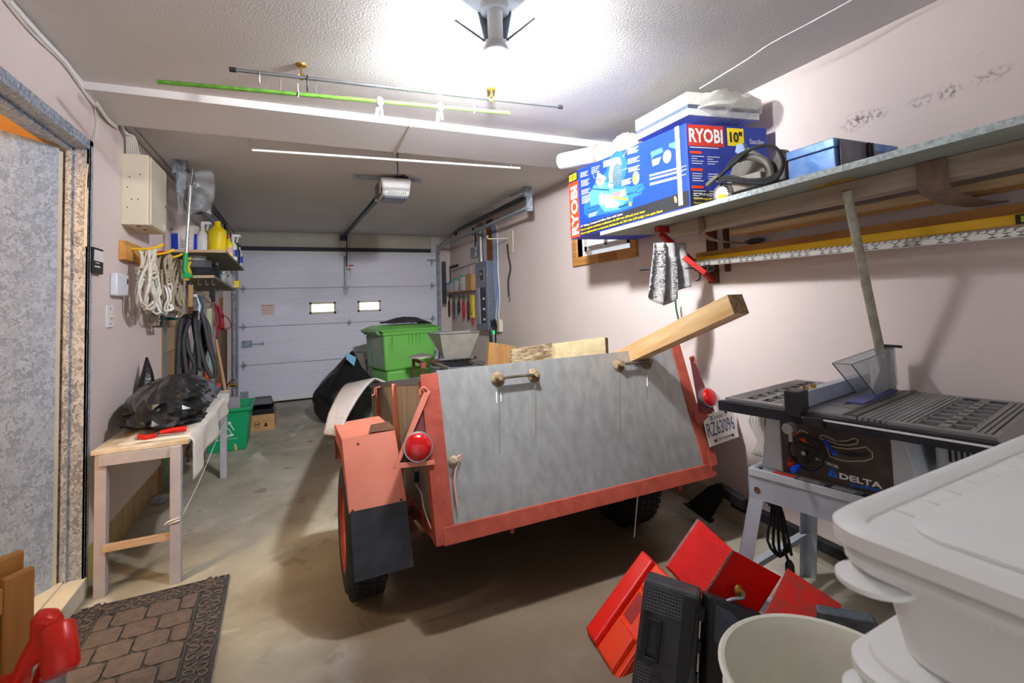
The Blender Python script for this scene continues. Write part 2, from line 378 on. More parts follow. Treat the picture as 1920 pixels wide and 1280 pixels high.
# back wall
GX0,GX1,GZ=-.755,2.10,2.185
struct('wall_back',MB().box((WL-.15,YB,0),(GX0,YB+.2,ZC)).box((GX1,YB,0),(WR+.15,YB+.2,ZC)).box((GX0,YB,GZ),(GX1,YB+.2,ZC)),M_wall)
# header boards over the garage door
M_head=mat('header_paint',rgb(214,212,198),.7,0,.05,5)
struct('trim_2',MB().box((GX0-.04,YB-.02,GZ+.04),(-.47,YB-.001,ZC-.003)),M_head)
struct('trim_3',MB().box((-.466,YB-.02,GZ+.04),(GX1-.10,YB-.001,ZC-.003)),M_head)
struct('trim_4',MB().box((GX1-.095,YB-.03,GZ-.0),(GX1+.05,YB-.001,ZC-.02)),M_white)
struct('trim_5',MB().box((GX0,YB-.04,GZ-.02),(GX1-.1,YB-.001,GZ+.038)),mat('seal_strip',rgb(52,54,62),.6,0,.1,20))
# soffit
a0,a1=2.905,2.83; b0,b1=3.325,3.29
so=MB().hexa([(WL,a0,2.402),(WR,a1,2.388),(WR,b1,2.358),(WL,b0,2.375),(WL,a0,ZC+.0),(WR,a1,ZC),(WR,b1,ZC),(WL,b0,ZC)])
struct('trim_6',so,M_ceil)
struct('trim_7',MB().tube([PX(15,0,WL+.012),PX(70,62,WL+.012),PX(122,116,WL+.012),PX(152,160,WL+.012)],.012,6),M_white)
# ---------- doorway 1: galvanised frame and leaf ----------
M_galvd=mat('galvanized_leaf',rgb(196,210,224),.42,.15,.2,48,0,kind='voronoi',col2=rgb(150,164,180),contrast=.45)
fr=MB()
x0=WL-.14
fr.box((x0,DY1-.02,0),(WL+.012,DY1+.0,DZ)).box((WL,DY1-.02,0),(WL+.012,DY1+.028,DZ+.03)).box((WL,DY0-.04,DZ),(WL+.012,DY1+.028,DZ+.03))
fr.box((WL-.075,DY1-.036,0),(WL-.05,DY1-.015,DZ-.02)).box((x0,DY0,DZ-.02),(WL+.012,DY1,DZ)).box((WL-.075,DY0,DZ-.036),(WL-.05,DY1,DZ-.015))
fr.box((WL,DY0-.04,0),(WL+.012,DY0,DZ+.03)).box((x0,DY0,0),(WL,DY0+.02,DZ))
door1=struct('door_1',fr,M_galv,bevel=.002)
hx,hy=WL-.125,DY1-.045; dv=V((-.50,-.866,0)); dn=V((.866,-.5,0))
def leafbox(a,b,z0,z1,t0,t1): return MB().obox(V((hx,hy,z0))+dv*a+dn*t0,dv*(b-a),dn*(t1-t0),V((0,0,z1-z0)))
mk('door_leaf',leafbox(.0,.82,.055,2.105,0,.045),M_galvd,door1,bevel=.002)
for z in (.27,1.09,1.83):
    mk('hinge',MB().box((hx-.002,hy+.0,z-.055),(hx+.003,hy+.043,z+.055)).cyl((hx+.004,hy+.022,z-.06),(hx+.004,hy+.022,z+.06),.008),M_brass,door1)
mk('edge_strip',leafbox(-.022,-.001,.055,2.09,.012,.04),M_cream,door1)
# room beyond
M_or=mat('orange_room_paint',rgb(252,218,168),.8,0,.03)
struct('wall_hall',MB().box((-2.6,1.0,0),(-2.5,4.6,2.6)).box((-2.6,4.5,0),(WL-.14,4.6,2.6)).box((-2.6,1.0,2.5),(WL-.14,4.6,2.6)).box((-2.6,1.0,0),(WL-.14,1.1,2.6)),M_or)
struct('trim_8',MB().box((WL-.3,DY0,0),(WL+.02,DY1-.005,.085)).box((WL-.3,DY0,.06),(WL-.06,DY1-.03,.095)),mat('sill_paint',rgb(228,222,200),.6,0,.06,12),bevel=.004)
# ---------- garage door ----------
M_gd=mat('garage_door_paint',rgb(232,232,248),.32,0,.03,3,.55,9,stretch=(1,1,9))
gd=struct('door_2',MB().box((GX0,YB+.03,0),(GX1,YB+.05,GZ)),M_gd)
zs=[.02,.555,1.09,1.625,2.165]
for a,b_ in zip(zs,zs[1:]): mk('door_panel',MB().box((GX0+.01,YB-.005,a+.003),(GX1-.005,YB+.03,b_-.003)),M_gd,gd,bevel=.003)
mk('bottom_seal',MB().box((GX0+.01,YB-.008,.0),(GX1-.005,YB+.03,.026)),M_rubber,gd)
mk('bottom_rail',MB().box((GX0+.01,YB-.012,.028),(GX1-.005,YB-.004,.07)),M_white,gd)
mk('top_rail',MB().box((GX0+.01,YB-.02,2.12),(GX1-.03,YB-.004,2.165)),M_white,gd)
M_glow=mat('lit_window',rgb(250,250,246),.4,0,0,emit=2.2)
for (x0_,y0_,x1_,y1_) in ((580,567,630,587),(670,564,714,583)):
    a=PY(x0_,y0_,YB); b_=PY(x1_,y1_,YB)
    z0,z1=b_.z,a.z
    f=mk('window_frame',MB().box((a.x,YB-.012,z0),(b_.x,YB-.004,z0+.028)).box((a.x,YB-.012,z1-.028),(b_.x,YB-.004,z1)).box((a.x,YB-.012,z0),(a.x+.03,YB-.004,z1)).box((b_.x-.03,YB-.012,z0),(b_.x,YB-.004,z1)),M_cream,gd)
    mk('pane',MB().box((a.x+.03,YB-.008,z0+.028),(b_.x-.03,YB-.0055,z1-.028)),M_glow,f)
def hinge_at(cx,cz,w=.05,h=.13):
    mb=MB().prism([(cx-w/2,YB-.006,cz),(cx,YB-.006,cz-h/2),(cx+w/2,YB-.006,cz),(cx,YB-.006,cz+h/2)],(0,-.008,0)).box((cx-w*.55,YB-.03,cz-.008),(cx+w*.75,YB-.006,cz+.008)).cyl((cx-w*.55,YB-.025,cz),(cx+w*.8,YB-.025,cz),.009,8).box((cx+w*.6,YB-.034,cz-.004),(cx+w*.7,YB-.006,cz+.028))
    mk('hinge',mb,M_galv,gd)
for z in zs[1:4]: hinge_at(GX0+.07,z)
for z in zs[1:4]: hinge_at(GX1-.09,z)
hinge_at(.72,zs[2]); hinge_at(.72,zs[1])
mk('corner_bracket',MB().box((GX0+.03,YB-.012,.04),(GX0+.13,YB-.004,.2)),M_galv,gd)
mk('top_roller_bracket',MB().box((GX1-.16,YB-.03,2.03),(GX1-.0,YB-.006,2.055)).prism([(GX1-.11,YB-.006,2.03),(GX1-.06,YB-.006,2.03),(GX1-.085,YB-.006,1.93)],(0,-.008,0)),M_galv,gd)
p=PY(452,645,YB)
mk('slide_latch',MB().box((GX0+.05,YB-.03,p.z-.05),(GX0+.18,YB-.006,p.z+.045)).box((GX0+.18,YB-.02,p.z-.02),(GX0+.32,YB-.01,p.z+.0)).box((GX0+.31,YB-.045,p.z-.03),(GX0+.325,YB-.01,p.z+.02)),M_galv,gd,bevel=.003)
st=mk('centre_strut',MB().box((.66,YB-.035,1.60),(.69,YB-.006,2.10)).box((.66,YB-.035,1.60),(.665,YB-.006,2.10)).prism([(.635,YB-.006,1.64),(.72,YB-.006,1.64),(.70,YB-.006,1.52),(.675,YB-.006,1.49),(.65,YB-.006,1.52)],(0,-.012,0)).box((.63,YB-.03,1.63),(.725,YB-.006,1.645)),M_galv,gd)
a=PY(489,571,YB-.006); b_=PY(515,590,YB-.006)
stk=mk('warning_label',MB().box((a.x,YB-.008,b_.z),(b_.x,YB-.005,a.z)),mat('label_paper',rgb(226,214,206),.6,0,.02),gd)
F=Face2((a.x,YB-.008,b_.z),(1,0,0),(0,0,1)); W_,H_=b_.x-a.x,a.z-b_.z
mb=MB(); F.rect(mb,.1*W_,.86*H_,.25*W_,.96*H_); F.rect(mb,.3*W_,.87*H_,.85*W_,.94*H_)
for k in range(5): F.rect(mb,.1*W_,(.1+.14*k)*H_,(.9-.12*(k%2))*W_,(.125+.14*k)*H_)
mk('printed_lines',mb,mat('red_ink',rgb(196,90,70),.6,0,0),stk)
# ---------- tracks, springs ----------
for side,X in ((1,2.10),(-1,-.775)):
    t=thing('door_track','curved galvanized door track on the right side of the garage door' if side>0 else 'galvanized door track beside the left edge of the garage door','track',(X,7.55,0),'garage door tracks')
    path=[(X,7.62,.03),(X,7.62,1.0),(X,7.62,2.0)]+[(X,7.62-.24*(1-math.cos(a_)),2.0+.24*math.sin(a_)) for a_ in [k*math.pi/12 for k in range(1,7)]]+[(X,4.2,2.235)]
    mb=MB()
    for k in range(len(path)-1): mb.bar(path[k],path[k+1],.045,.028,up=(0,-1,0) if k<2 else (0,0,1))
    mk('rail',mb,M_galv,t)
    mk('rail_lip',MB().tube([V(q)+V((-.02*side,-.012,-.014)) for q in path],.006,6),M_steel,t)
    mk('jamb_angle',MB().box((X+.02*side,7.60,.03),(X+.03*side,7.695,2.2)).prism([(X,7.69,2.02),(X,7.45,2.26),(X,7.69,2.30)],(.012*side,0,0)),M_galv,t)
    mk('hanger',MB().box((X-.03,4.20,2.20),(X+.03,4.23,2.435)).box((X-.05,4.19,2.34),(X-.02,4.24,2.435)).bar((X,4.23,2.42),(X-.02,4.62,2.432),.03,.008),M_galv,t)
    sp=thing('extension_spring','dark extension spring cylinder above the right door track' if side>0 else 'dark extension spring cylinder above the left door track','spring',(X,5.5,2.35))
    mk('coil_tube',MB().cyl((X+.0,4.28,2.35),(X,6.5,2.36),.024,12).cyl((X,4.24,2.35),(X,4.30,2.35),.015,8),M_dark,sp,smooth=True)
    mk('cable',MB().tube([(X,6.5,2.36),(X,6.7,2.35),(X,7.45,2.27)],.005,5).tube([(X+.02,4.3,2.40),(X+.02,7.4,2.36)],.004,5),M_rust,sp)
    mk('pulley',MB().cyl((X-.012,6.62,2.335),(X+.012,6.62,2.335),.035,14),M_dark,sp)
# ================= CEILING =================
def pp(pts,y): return [PY(a,b,y) for a,b in pts]
M_lamp=mat('led_panel_glow',rgb(255,255,255),.4,0,0,emit=210,ecol=rgb(248,250,255))
M_lamp2=mat('led_panel_glow_far',rgb(255,255,255),.4,0,0,emit=2900,ecol=rgb(248,250,255))
M_hubl=mat('hub_glow',rgb(255,255,255),.4,0,0,emit=110,ecol=rgb(244,248,255))
LP=V((.70,1.64,2.235))
lamp=thing('garage_ceiling_lamp','folding multi panel bulb lamp glowing white on the ceiling above the trailer','lamp',(LP.x,LP.y,LP.z))
mk('socket',MB().cyl((LP.x,LP.y,ZC-.0),(LP.x,LP.y,ZC-.03),.055,20).cyl((LP.x,LP.y,ZC-.03),(LP.x,LP.y,LP.z+.05),.030,14),M_white,lamp,smooth=True)
mk('hub',MB().lathe([(.02,.06),(.05,.05),(.055,.02),(.045,.0),(.02,-.006)],LP,20),mat('lamp_housing',rgb(222,224,228),.3,.5,.05),lamp,smooth=True)
mk('hub_light',MB().lathe([(.052,.0),(.05,-.010),(.03,-.016)],LP,20),M_hubl,lamp)
tocam=math.atan2(-LP.y,-LP.x)
for az,tl,em in ((108,42,1),(-108,42,1),(155,68,2),(-155,68,2)):
    a_=tocam+math.radians(az); t_=math.radians(tl)
    d=V((math.cos(a_)*math.cos(t_),math.sin(a_)*math.cos(t_),math.sin(t_))); s_=V((-math.sin(a_),math.cos(a_),0)); n=d.cross(s_)
    if n.z>0: n=-n
    o=LP+V((0,0,.01))+d*.055
    wdt=.085; ln=.15
    mk('panel_housing',MB().obox(o-s_*wdt/2-n*.012,s_*wdt,d*ln,n*.010).bar(LP+V((0,0,.01))+d*.03,o,.02,.012),mat('lamp_fins',rgb(120,128,138),.35,.6,.05),lamp,bevel=.001)
    mk('led_panel',MB().obox(o-s_*(wdt/2-.006)+d*.006-n*.0016,s_*(wdt-.012),d*(ln-.012),n*.003),M_lamp if em==1 else M_lamp2,lamp)
# hanging rods
def hookeye(c,drop,nm,label,grp=None):
    t=thing(nm,label,'hook',(c.x,c.y,c.z),grp)
    mk('plate',MB().lathe([(.024,0),(.022,-.008),(.012,-.014)],c,18),M_brass,t,smooth=True)
    mk('eye',MB().cyl(c,c-V((0,0,drop*.45)),.004,8).ring(c-V((0,0,drop*.55)),.011,.003,(1,0,0)).ring(c-V((0,0,drop*.85)),.014,.003,(0,1,0)),M_brass,t,smooth=True)
c1=PZ(565,121,ZC); c2=PZ(921,166,ZC)
r1=PY(565,148,c1.y); r2=PY(921,188,c2.y)
hookeye(c1,ZC-r1.z,'ceiling_hook','brass ceiling hook plate holding the left part of the steel rod')
hookeye(c2,ZC-r2.z,'ceiling_hook','brass ceiling hook plate holding the right part of the steel rod')
e1=PY(432,130,c1.y+.0); e2=PY(1053,201,c2.y)
d=(r2-r1)
t=thing('hanging_rod','long shiny steel rod with dark end caps hung from two brass ceiling hooks','rod',((e1+e2)/2))
mk('rod_tube',MB().cyl(e1,e2,.0085,12),mat('polished_steel',rgb(176,180,186),.22,.9,.1,12),t,smooth=True)
dd=(e2-e1).normalized()
mk('end_cap',MB().cyl(e1-dd*.004,e1+dd*.022,.011,12),M_rubber,t); mk('end_cap',MB().cyl(e2-dd*.022,e2+dd*.004,.011,12),M_rubber,t)
gy=(c1.y+c2.y)/2
g1=PY(295,153,c1.y+.03); g2=PY(955,212,c2.y+.03)
tag(mk('hanging_rod',MB().cyl(g1,g2,.0095,12),mat('green_coated_rod',rgb(104,160,58),.5,0,.2,40),smooth=True),'long green garden stake hung horizontally below the steel ceiling rod','rod')
def on(a,b,px):   # point on rod a-b near pixel column px
    best=None
    for k in range(201):
        q=a.lerp(b,k/200); r=q-V((0,0,CAM_Z)); u=CX+FPX*r.dot(R0)/r.dot(R2)
        if best is None or abs(u-px)<best[0]: best=(abs(u-px),q)
    return best[1]
for k,(px,lab) in enumerate(((488,'small steel hook hanging leftmost on the steel rod'),(526,'wire link tying the green stake to the steel rod, left one'),(575,'dark S shaped hook hanging on the steel rod beside the brass hook'),(591,'wire link tying the green stake to the steel rod, right one'))):
    s=on(e1,e2,px)
    if 'link' in lab:
        g=on(g1,g2,px+1); path=[s+V((0,0,.012)),s+V((.003,.010,.004)),s.lerp(g,.5)+V((0,.012,0)),g+V((0,.011,-.004)),g+V((0,0,-.012))]
    else: path=[s+V((0,.010,-.004)),s+V((0,.004,.011)),s+V((0,-.01,.004)),s+V((0,-.008,-.045)),s+V((0,.006,-.058)),s+V((0,.014,-.045))]
    tag(mk('wire_hook',MB().tube(smoothpath(path,3),.0025 if k!=2 else .0035,6),M_steel if k!=2 else M_dark,smooth=True),lab,'hook')
M_rib=mat('white_fabric_tie',rgb(236,238,242),.8,0,.08,40)
for px,lab in ((712,'knotted white fabric strip tied on the green stake nearer its middle'),(826,'knotted white fabric strip tied on the green stake nearer its right end')):
    g=on(g1,g2,px); t=thing('fabric_tie',lab,'ribbon',g)
    mk('knot',crumple(g,.016,.018,.02,.25,8,px,20,12,False),M_rib,t,smooth=True)
    mk('tail',MB().grid(lambda u,v:g+V((-.004-.012*v+.016*(u-.5),.012+.004*math.sin(7*v),-.01-.075*v)),2,8).grid(lambda u,v:g+V((.008+.006*v+.012*(u-.5),.014,-.01-.05*v)),2,6),M_rib,t,solid=.0015)
for px in (557+3,888):
    g=on(g1,g2,px); tag(mk('wire_hook',MB().ring(g,.014,.0025,(1,.1,0)).tube([g+V((0,0,.014)),g+V((0,0,.05))],.002,5),M_white,smooth=True),'thin white wire loop on the green stake, '+('left half' if px<700 else 'near its right end'),'hook')
w1=PY(472,281,3.38); w2=PY(975,315,3.33)
t=thing('hanging_rod','thin white rod hung on wires behind the ceiling soffit','rod',((w1+w2)/2))
mk('rod_tube',MB().cyl(w1,w2,.0085,10),M_white,t,smooth=True)
for px in (472,697,958):
    s=on(w1,w2,px); mk('hanging_wire',MB().tube(smoothpath([V((s.x-.01,s.y-.02,2.43)),s+V((-.012,-.01,.05)),s+V((0,-.012,.0)),s+V((0,0,-.012)),s+V((.003,.012,0))],3),.002,5),M_steel,t)
# cord clipped on the soffit
q0=PY(769,240,2.86); q1=PZ(746,276,2.372)
tag(mk('electric_cord',MB().tube([V((q0.x,2.85,2.43)),V((q0.x,2.85,2.385)),V((q0.x-.005,2.9,2.380)),V((q1.x,3.28,2.355)),V((q1.x,3.33,2.36)),V((q1.x+.02,3.36,2.425)),V((q1.x+.05,3.62,2.43))],.006,6),M_cream,smooth=True),'cream cord clipped across the underside of the ceiling soffit','cord')
# right ceiling wire
tag(mk('white_wire',MB().tube(smoothpath([PZ(1597,0,2.42),PZ(1520,42,2.415),PZ(1444,82,2.40),PZ(1400,112,2.40),PZ(1312,166,2.40)],3),.003,5),M_wink),'thin white wire strung along the right side of the ceiling','wire')
# opener
op=thing('garage_door_opener','white garage door opener with grey light cover hung under the ceiling','opener',(.78,4.3,2.24))
ox0,ox1=.66,.925; oy0,oy1=4.12,4.42; oz0,oz1=2.255,2.41
mb=MB().hexa([(ox0+.02,oy0+.02,oz0),(ox1-.02,oy0+.02,oz0),(ox1-.02,oy1,oz0),(ox0+.02,oy1,oz0),(ox0,oy0,oz1),(ox1,oy0,oz1),(ox1,oy1,oz1),(ox0,oy1,oz1)])
mk('body',mb,mat('opener_shell',rgb(226,226,222),.4,0,.03),op,bevel=.022,smooth=True)
mk('light_lens',MB().box((ox0+.03,oy0+.035,oz0-.02),(ox1-.03,oy1-.05,oz0+.002)),mat('smoked_lens',rgb(88,92,108),.3,0,.05),op,bevel=.008)
mb=MB()
for k in range(9): mb.bar((ox0+.06+k*.018,oy0+.014,oz0+.012),(ox0+.068+k*.018,oy0+.010,oz0+.034),.005,.003,up=(0,-1,0))
mk('vent_slots',mb,M_black,op)
mk('side_panel',MB().box((ox0-.008,oy0+.03,oz0+.02),(ox0+.003,oy1-.02,oz1-.02)),mat('brown_steel',rgb(132,116,110),.5,.3,.1,20),op,bevel=.003)
mk('terminal_block',MB().box((ox0+.13,oy0+.03,oz1-.002),(ox0+.24,oy0+.10,oz1+.02)).tube([(ox0+.16,oy0+.02,oz1+.01),(ox0+.19,oy0-.02,oz1+.02),(ox0+.22,oy0+.02,oz1+.015)],.004,5),M_dark,op)
b1=PZ(667,313,2.432); b2=PZ(806,321,2.432)
hb=mk('hanging_bar',MB().bar((b1.x,4.25,2.425),(b2.x,4.25,2.425),.035,.022).box((ox0+.02,4.24,2.40),(ox0+.05,4.27,2.43)).box((ox1-.06,4.24,2.40),(ox1-.03,4.27,2.43)),M_galv,op)
r_s=V((.665,4.40,2.275)); r_e=V((.672,7.52,2.405))
mk('rail',MB().bar(r_s,r_e,.035,.045),M_dark,op)
mk('chain',MB().tube([r_s+V((-.024,0,.015)),r_e+V((-.024,0,.015))],.004,5),M_steel,op)
mk('wall_bracket',MB().box((.60,7.50,2.33),(.70,7.678,2.39)).cyl((.61,7.52,2.36),(.69,7.52,2.36),.02,10),M_dark,op)
mk('door_arm',MB().bar((.69,7.50,2.38),(.69,7.60,1.93),.016,.010).cyl((.69,7.58,2.07),(.69,7.64,2.07),.012,8).cyl((.69,7.58,1.99),(.69,7.64,1.99),.012,8),M_black,op)
mk('release_cord',MB().tube([(.715,7.35,2.38),(.715,7.35,1.72)],.0025,5).box((.69,7.34,1.915),(.76,7.36,1.935)),mat('red_cord',rgb(190,30,40),.5,0,.05),op,label='red release handle on a thin cord')
mk('power_cord',MB().tube(smoothpath([(.66,3.36,2.43),(.70,3.6,2.40),(.77,3.95,2.41),(.80,4.12,2.42),(.83,4.18,2.415)],3),.005,6),M_black,op,smooth=True)
# ================= LEFT WALL =================
def wbox(x0,y0,x1,y1,d,off=0): # box on left wall covering pixel rect
    a=PX(x0,(y0+y1)/2,WL+off); b=PX(x1,(y0+y1)/2,WL+off); m=(x0+x1)/2
    z0=PX(m,y1,WL+off).z; z1=PX(m,y0,WL+off).z
    return a.y,b.y,z0,z1
y0,y1,z0,z1=wbox(164,465,184,513,.02)
t=thing('door_intercom','black and white intercom unit beside the metal door frame','intercom',(WL,(y0+y1)/2,z0))
mk('case',MB().box((WL,y0,z0),(WL+.022,y1,z1)),M_black,t,bevel=.003)
mk('screen',MB().box((WL+.02,y0+.012,z0+(z1-z0)*.48),(WL+.025,y1-.008,z1-.012)),M_white,t)
mk('buttons',MB().box((WL+.02,y0+.02,z0+.03),(WL+.026,y0+.045,z0+.037)).box((WL+.02,y0+.055,z0+.03),(WL+.026,y0+.08,z0+.037)).box((WL+.02,y0+.03,z0+.05),(WL+.026,y0+.07,z0+.054)),M_white,t)
y0,y1,z0,z1=wbox(205,513,228,555,.03)
t=thing('door_chime','plain white plastic wall box right of the intercom','box',(WL,(y0+y1)/2,z0))
mk('cover',MB().box((WL,y0,z0),(WL+.035,y1,z1)),mat('cool_white_plastic',rgb(226,228,238),.4,0,.02),t,bevel=.008,smooth=True)
mk('slot',MB().box((WL+.033,y1-.035,z0+.07),(WL+.037,y1-.02,z0+.10)),M_dark,t)
y0,y1,z0,z1=wbox(198,572,210,614,.01)
t=thing('light_switch','white light switch plate with a toggle on the left wall','switch',(WL,(y0+y1)/2,z0))
mk('plate',MB().box((WL,y0,z0),(WL+.007,y1,z1)),M_white,t,bevel=.002)
mk('toggle',MB().box((WL+.005,(y0+y1)/2-.006,(z0+z1)/2-.008),(WL+.028,(y0+y1)/2+.006,(z0+z1)/2+.012)),M_cream,t)
for zq in (z0+.02,z1-.02): mk('screw',MB().cyl((WL+.006,(y0+y1)/2,zq),(WL+.009,(y0+y1)/2,zq),.004,8),M_dark,t)
# electrical box
t=thing('electrical_cabinet','cream steel electrical cabinet high on the left wall under the cables','cabinet',(WL,3.75,1.93))
ex=WL+.13; ey0,ey1=3.46,3.86
ez0=PX(275,420,ex).z; ez1=PX(275,287,ex).z
mk('cabinet_case',MB().box((WL,ey0,ez0),(ex,ey1,ez1)),M_cream,t,bevel=.003)
mk('cabinet_door',MB().box((ex+.0005,ey0+.03,ez0+.005),(ex+.008,ey1-.005,ez1-.005)),mat('glossy_cream',rgb(216,208,184),.22,0,.04,6,.25,6),t,bevel=.002)
mb=MB()
for (dx,dz) in ((.03,.10),(.05,.15),(.03,.22),(.08,.15),(.09,.3),(.04,.28)): mb.cyl((WL+dx,ey0-.002,ez0+dz),(WL+dx,ey0+.01,ez0+dz),.0035,8)
for dy in (.06,.2): mb.cyl((WL+.07,ey0+dy,ez0-.002),(WL+.07,ey0+dy,ez0+.01),.012,10)
mk('screw_holes',mb,M_dark,t)['kind']='stuff'
mk('door_latch',MB().cyl((ex+.006,ey1-.035,(ez0+ez1)/2-.03),(ex+.014,ey1-.035,(ez0+ez1)/2-.03),.010,12),M_steel,t); mk('paper_tag',MB().box((ex+.0085,ey1-.07,ez0+.02),(ex+.010,ey1-.03,ez0+.06)),M_white,t)
# cables
M_cab=mat('white_cable',rgb(224,220,212),.5,0,.05)
cb=MB()
for k in range(6):
    o=.008*k
    cb.tube(smoothpath([(WL+.012+o*.4,3.36,2.42-o*.5),(WL+.012+o*.5,3.42,2.40-o),(WL+.02+o,3.47,2.36),(WL+.015+o*1.4,3.50,ez1+.02),(WL+.02+o*1.4,3.52,ez1-.005)],3),.0045,5)
for k in range(3): cb.tube(smoothpath([(WL+.03,2.98,2.37-.006*k),(WL+.02,3.15,2.355-.006*k),(WL+.012,3.34,2.375-.008*k)],3),.005,5)
for k in range(3): cb.tube(smoothpath([(WL+.012+.012*k,3.40,2.425),(WL+.012+.012*k,3.9,2.425),(WL+.012+.01*k,4.6,2.425),(WL+.012+.01*k,5.6,2.425)],3),.006,5)
tag(mk('cable_bundle',cb,M_cab,smooth=True),'bundle of white cables running along the ceiling corner into the cream cabinet','cable')
cb=MB()
for k in range(2):
    cb.tube(smoothpath([PX(p_[0]+k*3,p_[1],WL+.006) for p_ in ((178,198),(180,240),(170,275),(163,330),(160,400),(159,462))],3),.0028,5)
tag(mk('thin_cable',cb,M_cab,smooth=True),'pair of thin white wires running down beside the metal door frame','cable')
cb=MB().tube(smoothpath([PX(a,b,WL+.007) for a,b in ((8,0),(60,62),(118,118),(150,162),(178,200),(212,232))],3),.005,6)
tag(mk('thin_cable',cb,M_cab,smooth=True),'thin cable following the top of the left wall from the near corner','cable')
# peg rack and ropes
ry0=PX(223,460,WL).y; 
t=thing('peg_rack','varnished wooden peg rack with yellow hooks holding coiled ropes','rack',(WL,3.9,1.66))
za=PX(228,452,WL+.04).z; 
mk('board',MB().box((WL,3.42,1.625),(WL+.035,4.55,1.735)),wood('varnished_wood',rgb(222,166,88),rgb(190,132,62)),t,bevel=.003)
pegs=[3.52,3.80,4.06,4.36]
for py in pegs: mk('peg_hook',MB().tube(smoothpath([(WL+.03,py,1.70),(WL+.09,py,1.695),(WL+.16,py,1.71),(WL+.19,py+.01,1.73)],3),.008,8),mat('yellow_hook',rgb(236,190,30),.4,0,.05),t,smooth=True)
def coil(name,label,x,y,zt,zb,w,m,n,r,seed,wrap=True,grp=None):
    rr=random.Random(seed); mb=MB()
    for k in range(n):
        jy=rr.uniform(-1,1)*w*.25; jx=rr.uniform(-.03,.035); ww=w*rr.uniform(.45,1); zb2=zb+rr.uniform(0,.07)*(zt-zb)*2; ph=rr.uniform(-.02,.02)
        P=[]
        for a in range(18):
            th=2*math.pi*a/18; s=math.sin(th); c=math.cos(th)
            zz=(zt+zb2)/2+(zt-zb2)/2*c; u=(zt-zz)/(zt-zb2)
            P.append((x+jx+.012*math.sin(3*th+k),y+jy*u+ww*.5*s*(.25+.75*u)+ph*math.sin(2*th),zz+.008*math.sin(5*th+k)))
        mb.tube(P,r,6,closed=True)
    t=thing(name,label,'rope',(x,y,zb),grp)
    mk('coiled_loops',mb,m,t,smooth=True)
    if wrap:
        mb=MB(); zc=zt-(zt-zb)*.45
        for k in range(4): mb.tube([(x+(.045)*math.cos(a),y+w*.27*math.sin(a),zc+.012*k+.02*math.sin(a+k)) for a in [i*math.pi/7 for i in range(14)]],r,6,closed=True)
        mk('wrapping_turns',mb,m,t,smooth=True)
    return t
M_rw=mat('white_rope',rgb(226,220,204),.9,0,.12,60,.6,140); M_rg=mat('beige_rope',rgb(178,164,140),.9,0,.18,60,.6,140); M_ry=mat('yellow_rope',rgb(222,206,40),.8,0,.1)
coil('rope_coil','white braided rope coil hanging nearest the door on the peg rack',WL+.11,3.53,1.70,1.32,.26,M_rw,10,.0075,1)
coil('rope_coil','smaller bright white cord coil hanging low between the two larger ropes',WL+.14,3.80,1.50,1.30,.2,mat('bright_rope',rgb(238,236,228),.85,0,.06),7,.006,5,False)
coil('rope_coil','dense beige rope coil hanging second on the peg rack',WL+.12,3.86,1.70,1.33,.22,M_rg,12,.007,2)
coil('rope_coil','beige rope coil with thick loops hanging third on the peg rack',WL+.12,4.20,1.70,1.28,.32,M_rg,12,.007,3)
coil('rope_coil','short yellow rope coil hanging on the last peg near the shelves',WL+.14,4.42,1.70,1.55,.10,M_ry,6,.006,4,False)
coil('string_coil','thin dark string coil hanging under the white rope on the left wall',WL+.05,3.92,1.40,1.24,.12,M_rg,4,.003,6,False)
tag(mk('spring_clip',MB().box((WL+.08,3.82,1.70),(WL+.15,3.89,1.715)).box((WL+.10,3.84,1.715),(WL+.13,3.87,1.725)),M_red,bevel=.002),'small red clip on top of the beige rope coil','clip')
# tools under the ropes
t=thing('hacksaw','small hanging saw with brown tip under the coiled ropes','saw',(WL+.05,4.30,1.12))
mk('blade',MB().bar(PX(295,560,WL+.06),PX(294,612,WL+.06),.012,.006),M_steel,t); mk('frame',MB().bar(PX(304,575,WL+.07),PX(302,612,WL+.07),.014,.008),M_dark,t); mk('grip',MB().bar(PX(289,612,WL+.06),PX(302,612,WL+.06),.02,.014),M_rust,t)
bx=-.80
t=thing('dustpan_brush','white hand brush with dark green bristles hung under the shelf','brush',PY(318,598,4.5))
mk('brush_body',MB().prism(pp([(303,594),(308,587),(318,583),(330,586),(333,595)],4.5),(0,.05,0)),M_white,t,bevel=.004)
mk('bristles',MB().prism(pp([(303,594),(333,595),(331,600),(305,600)],4.505),(0,.04,0)),mat('green_bristles',rgb(24,88,84),.8,0,.2,60),t)
mk('hang_strap',MB().tube(pp([(321,586),(322,575)],4.52),.008,6),M_white,t)
# film bag with wires and the wand hanging from the left track
t=thing('zip_bag','clear zip bag of wire coils hanging from the left door track hanger','bag',PY(365,400,4.14))
def bagf(u,v):
    p=PY(333+65*u+4*math.sin(v*5)*u,322+78*v+3*math.sin(u*6),4.14); p.y+=.02*math.sin(9*u+4*v)*math.sin(7*v); return p
mk('film',MB().grid(bagf,14,14).grid(lambda u,v:bagf(u,v)+V((0,.05+.01*math.sin(8*u),0)),14,14),M_zip,t,smooth=True)
mb=MB()
for k in range(6): mb.ring(PY(366+k%2*2,376,4.165),.075+.005*k,.003,(0,1,0),20,5)
for k in range(5): mb.tube(smoothpath(pp([(360+k,326),(356+3*k,345),(357+4*k,362),(362+2*k,378)],4.16),3),.003,5)
mk('wire_coils',mb,M_dark,t); mk('tangle',crumple(PY(366,374,4.165),.05,.012,.05,.3,9,4,16,10,False),mat('tangled_grey',rgb(120,120,124),.4,.5,.3,40),t)
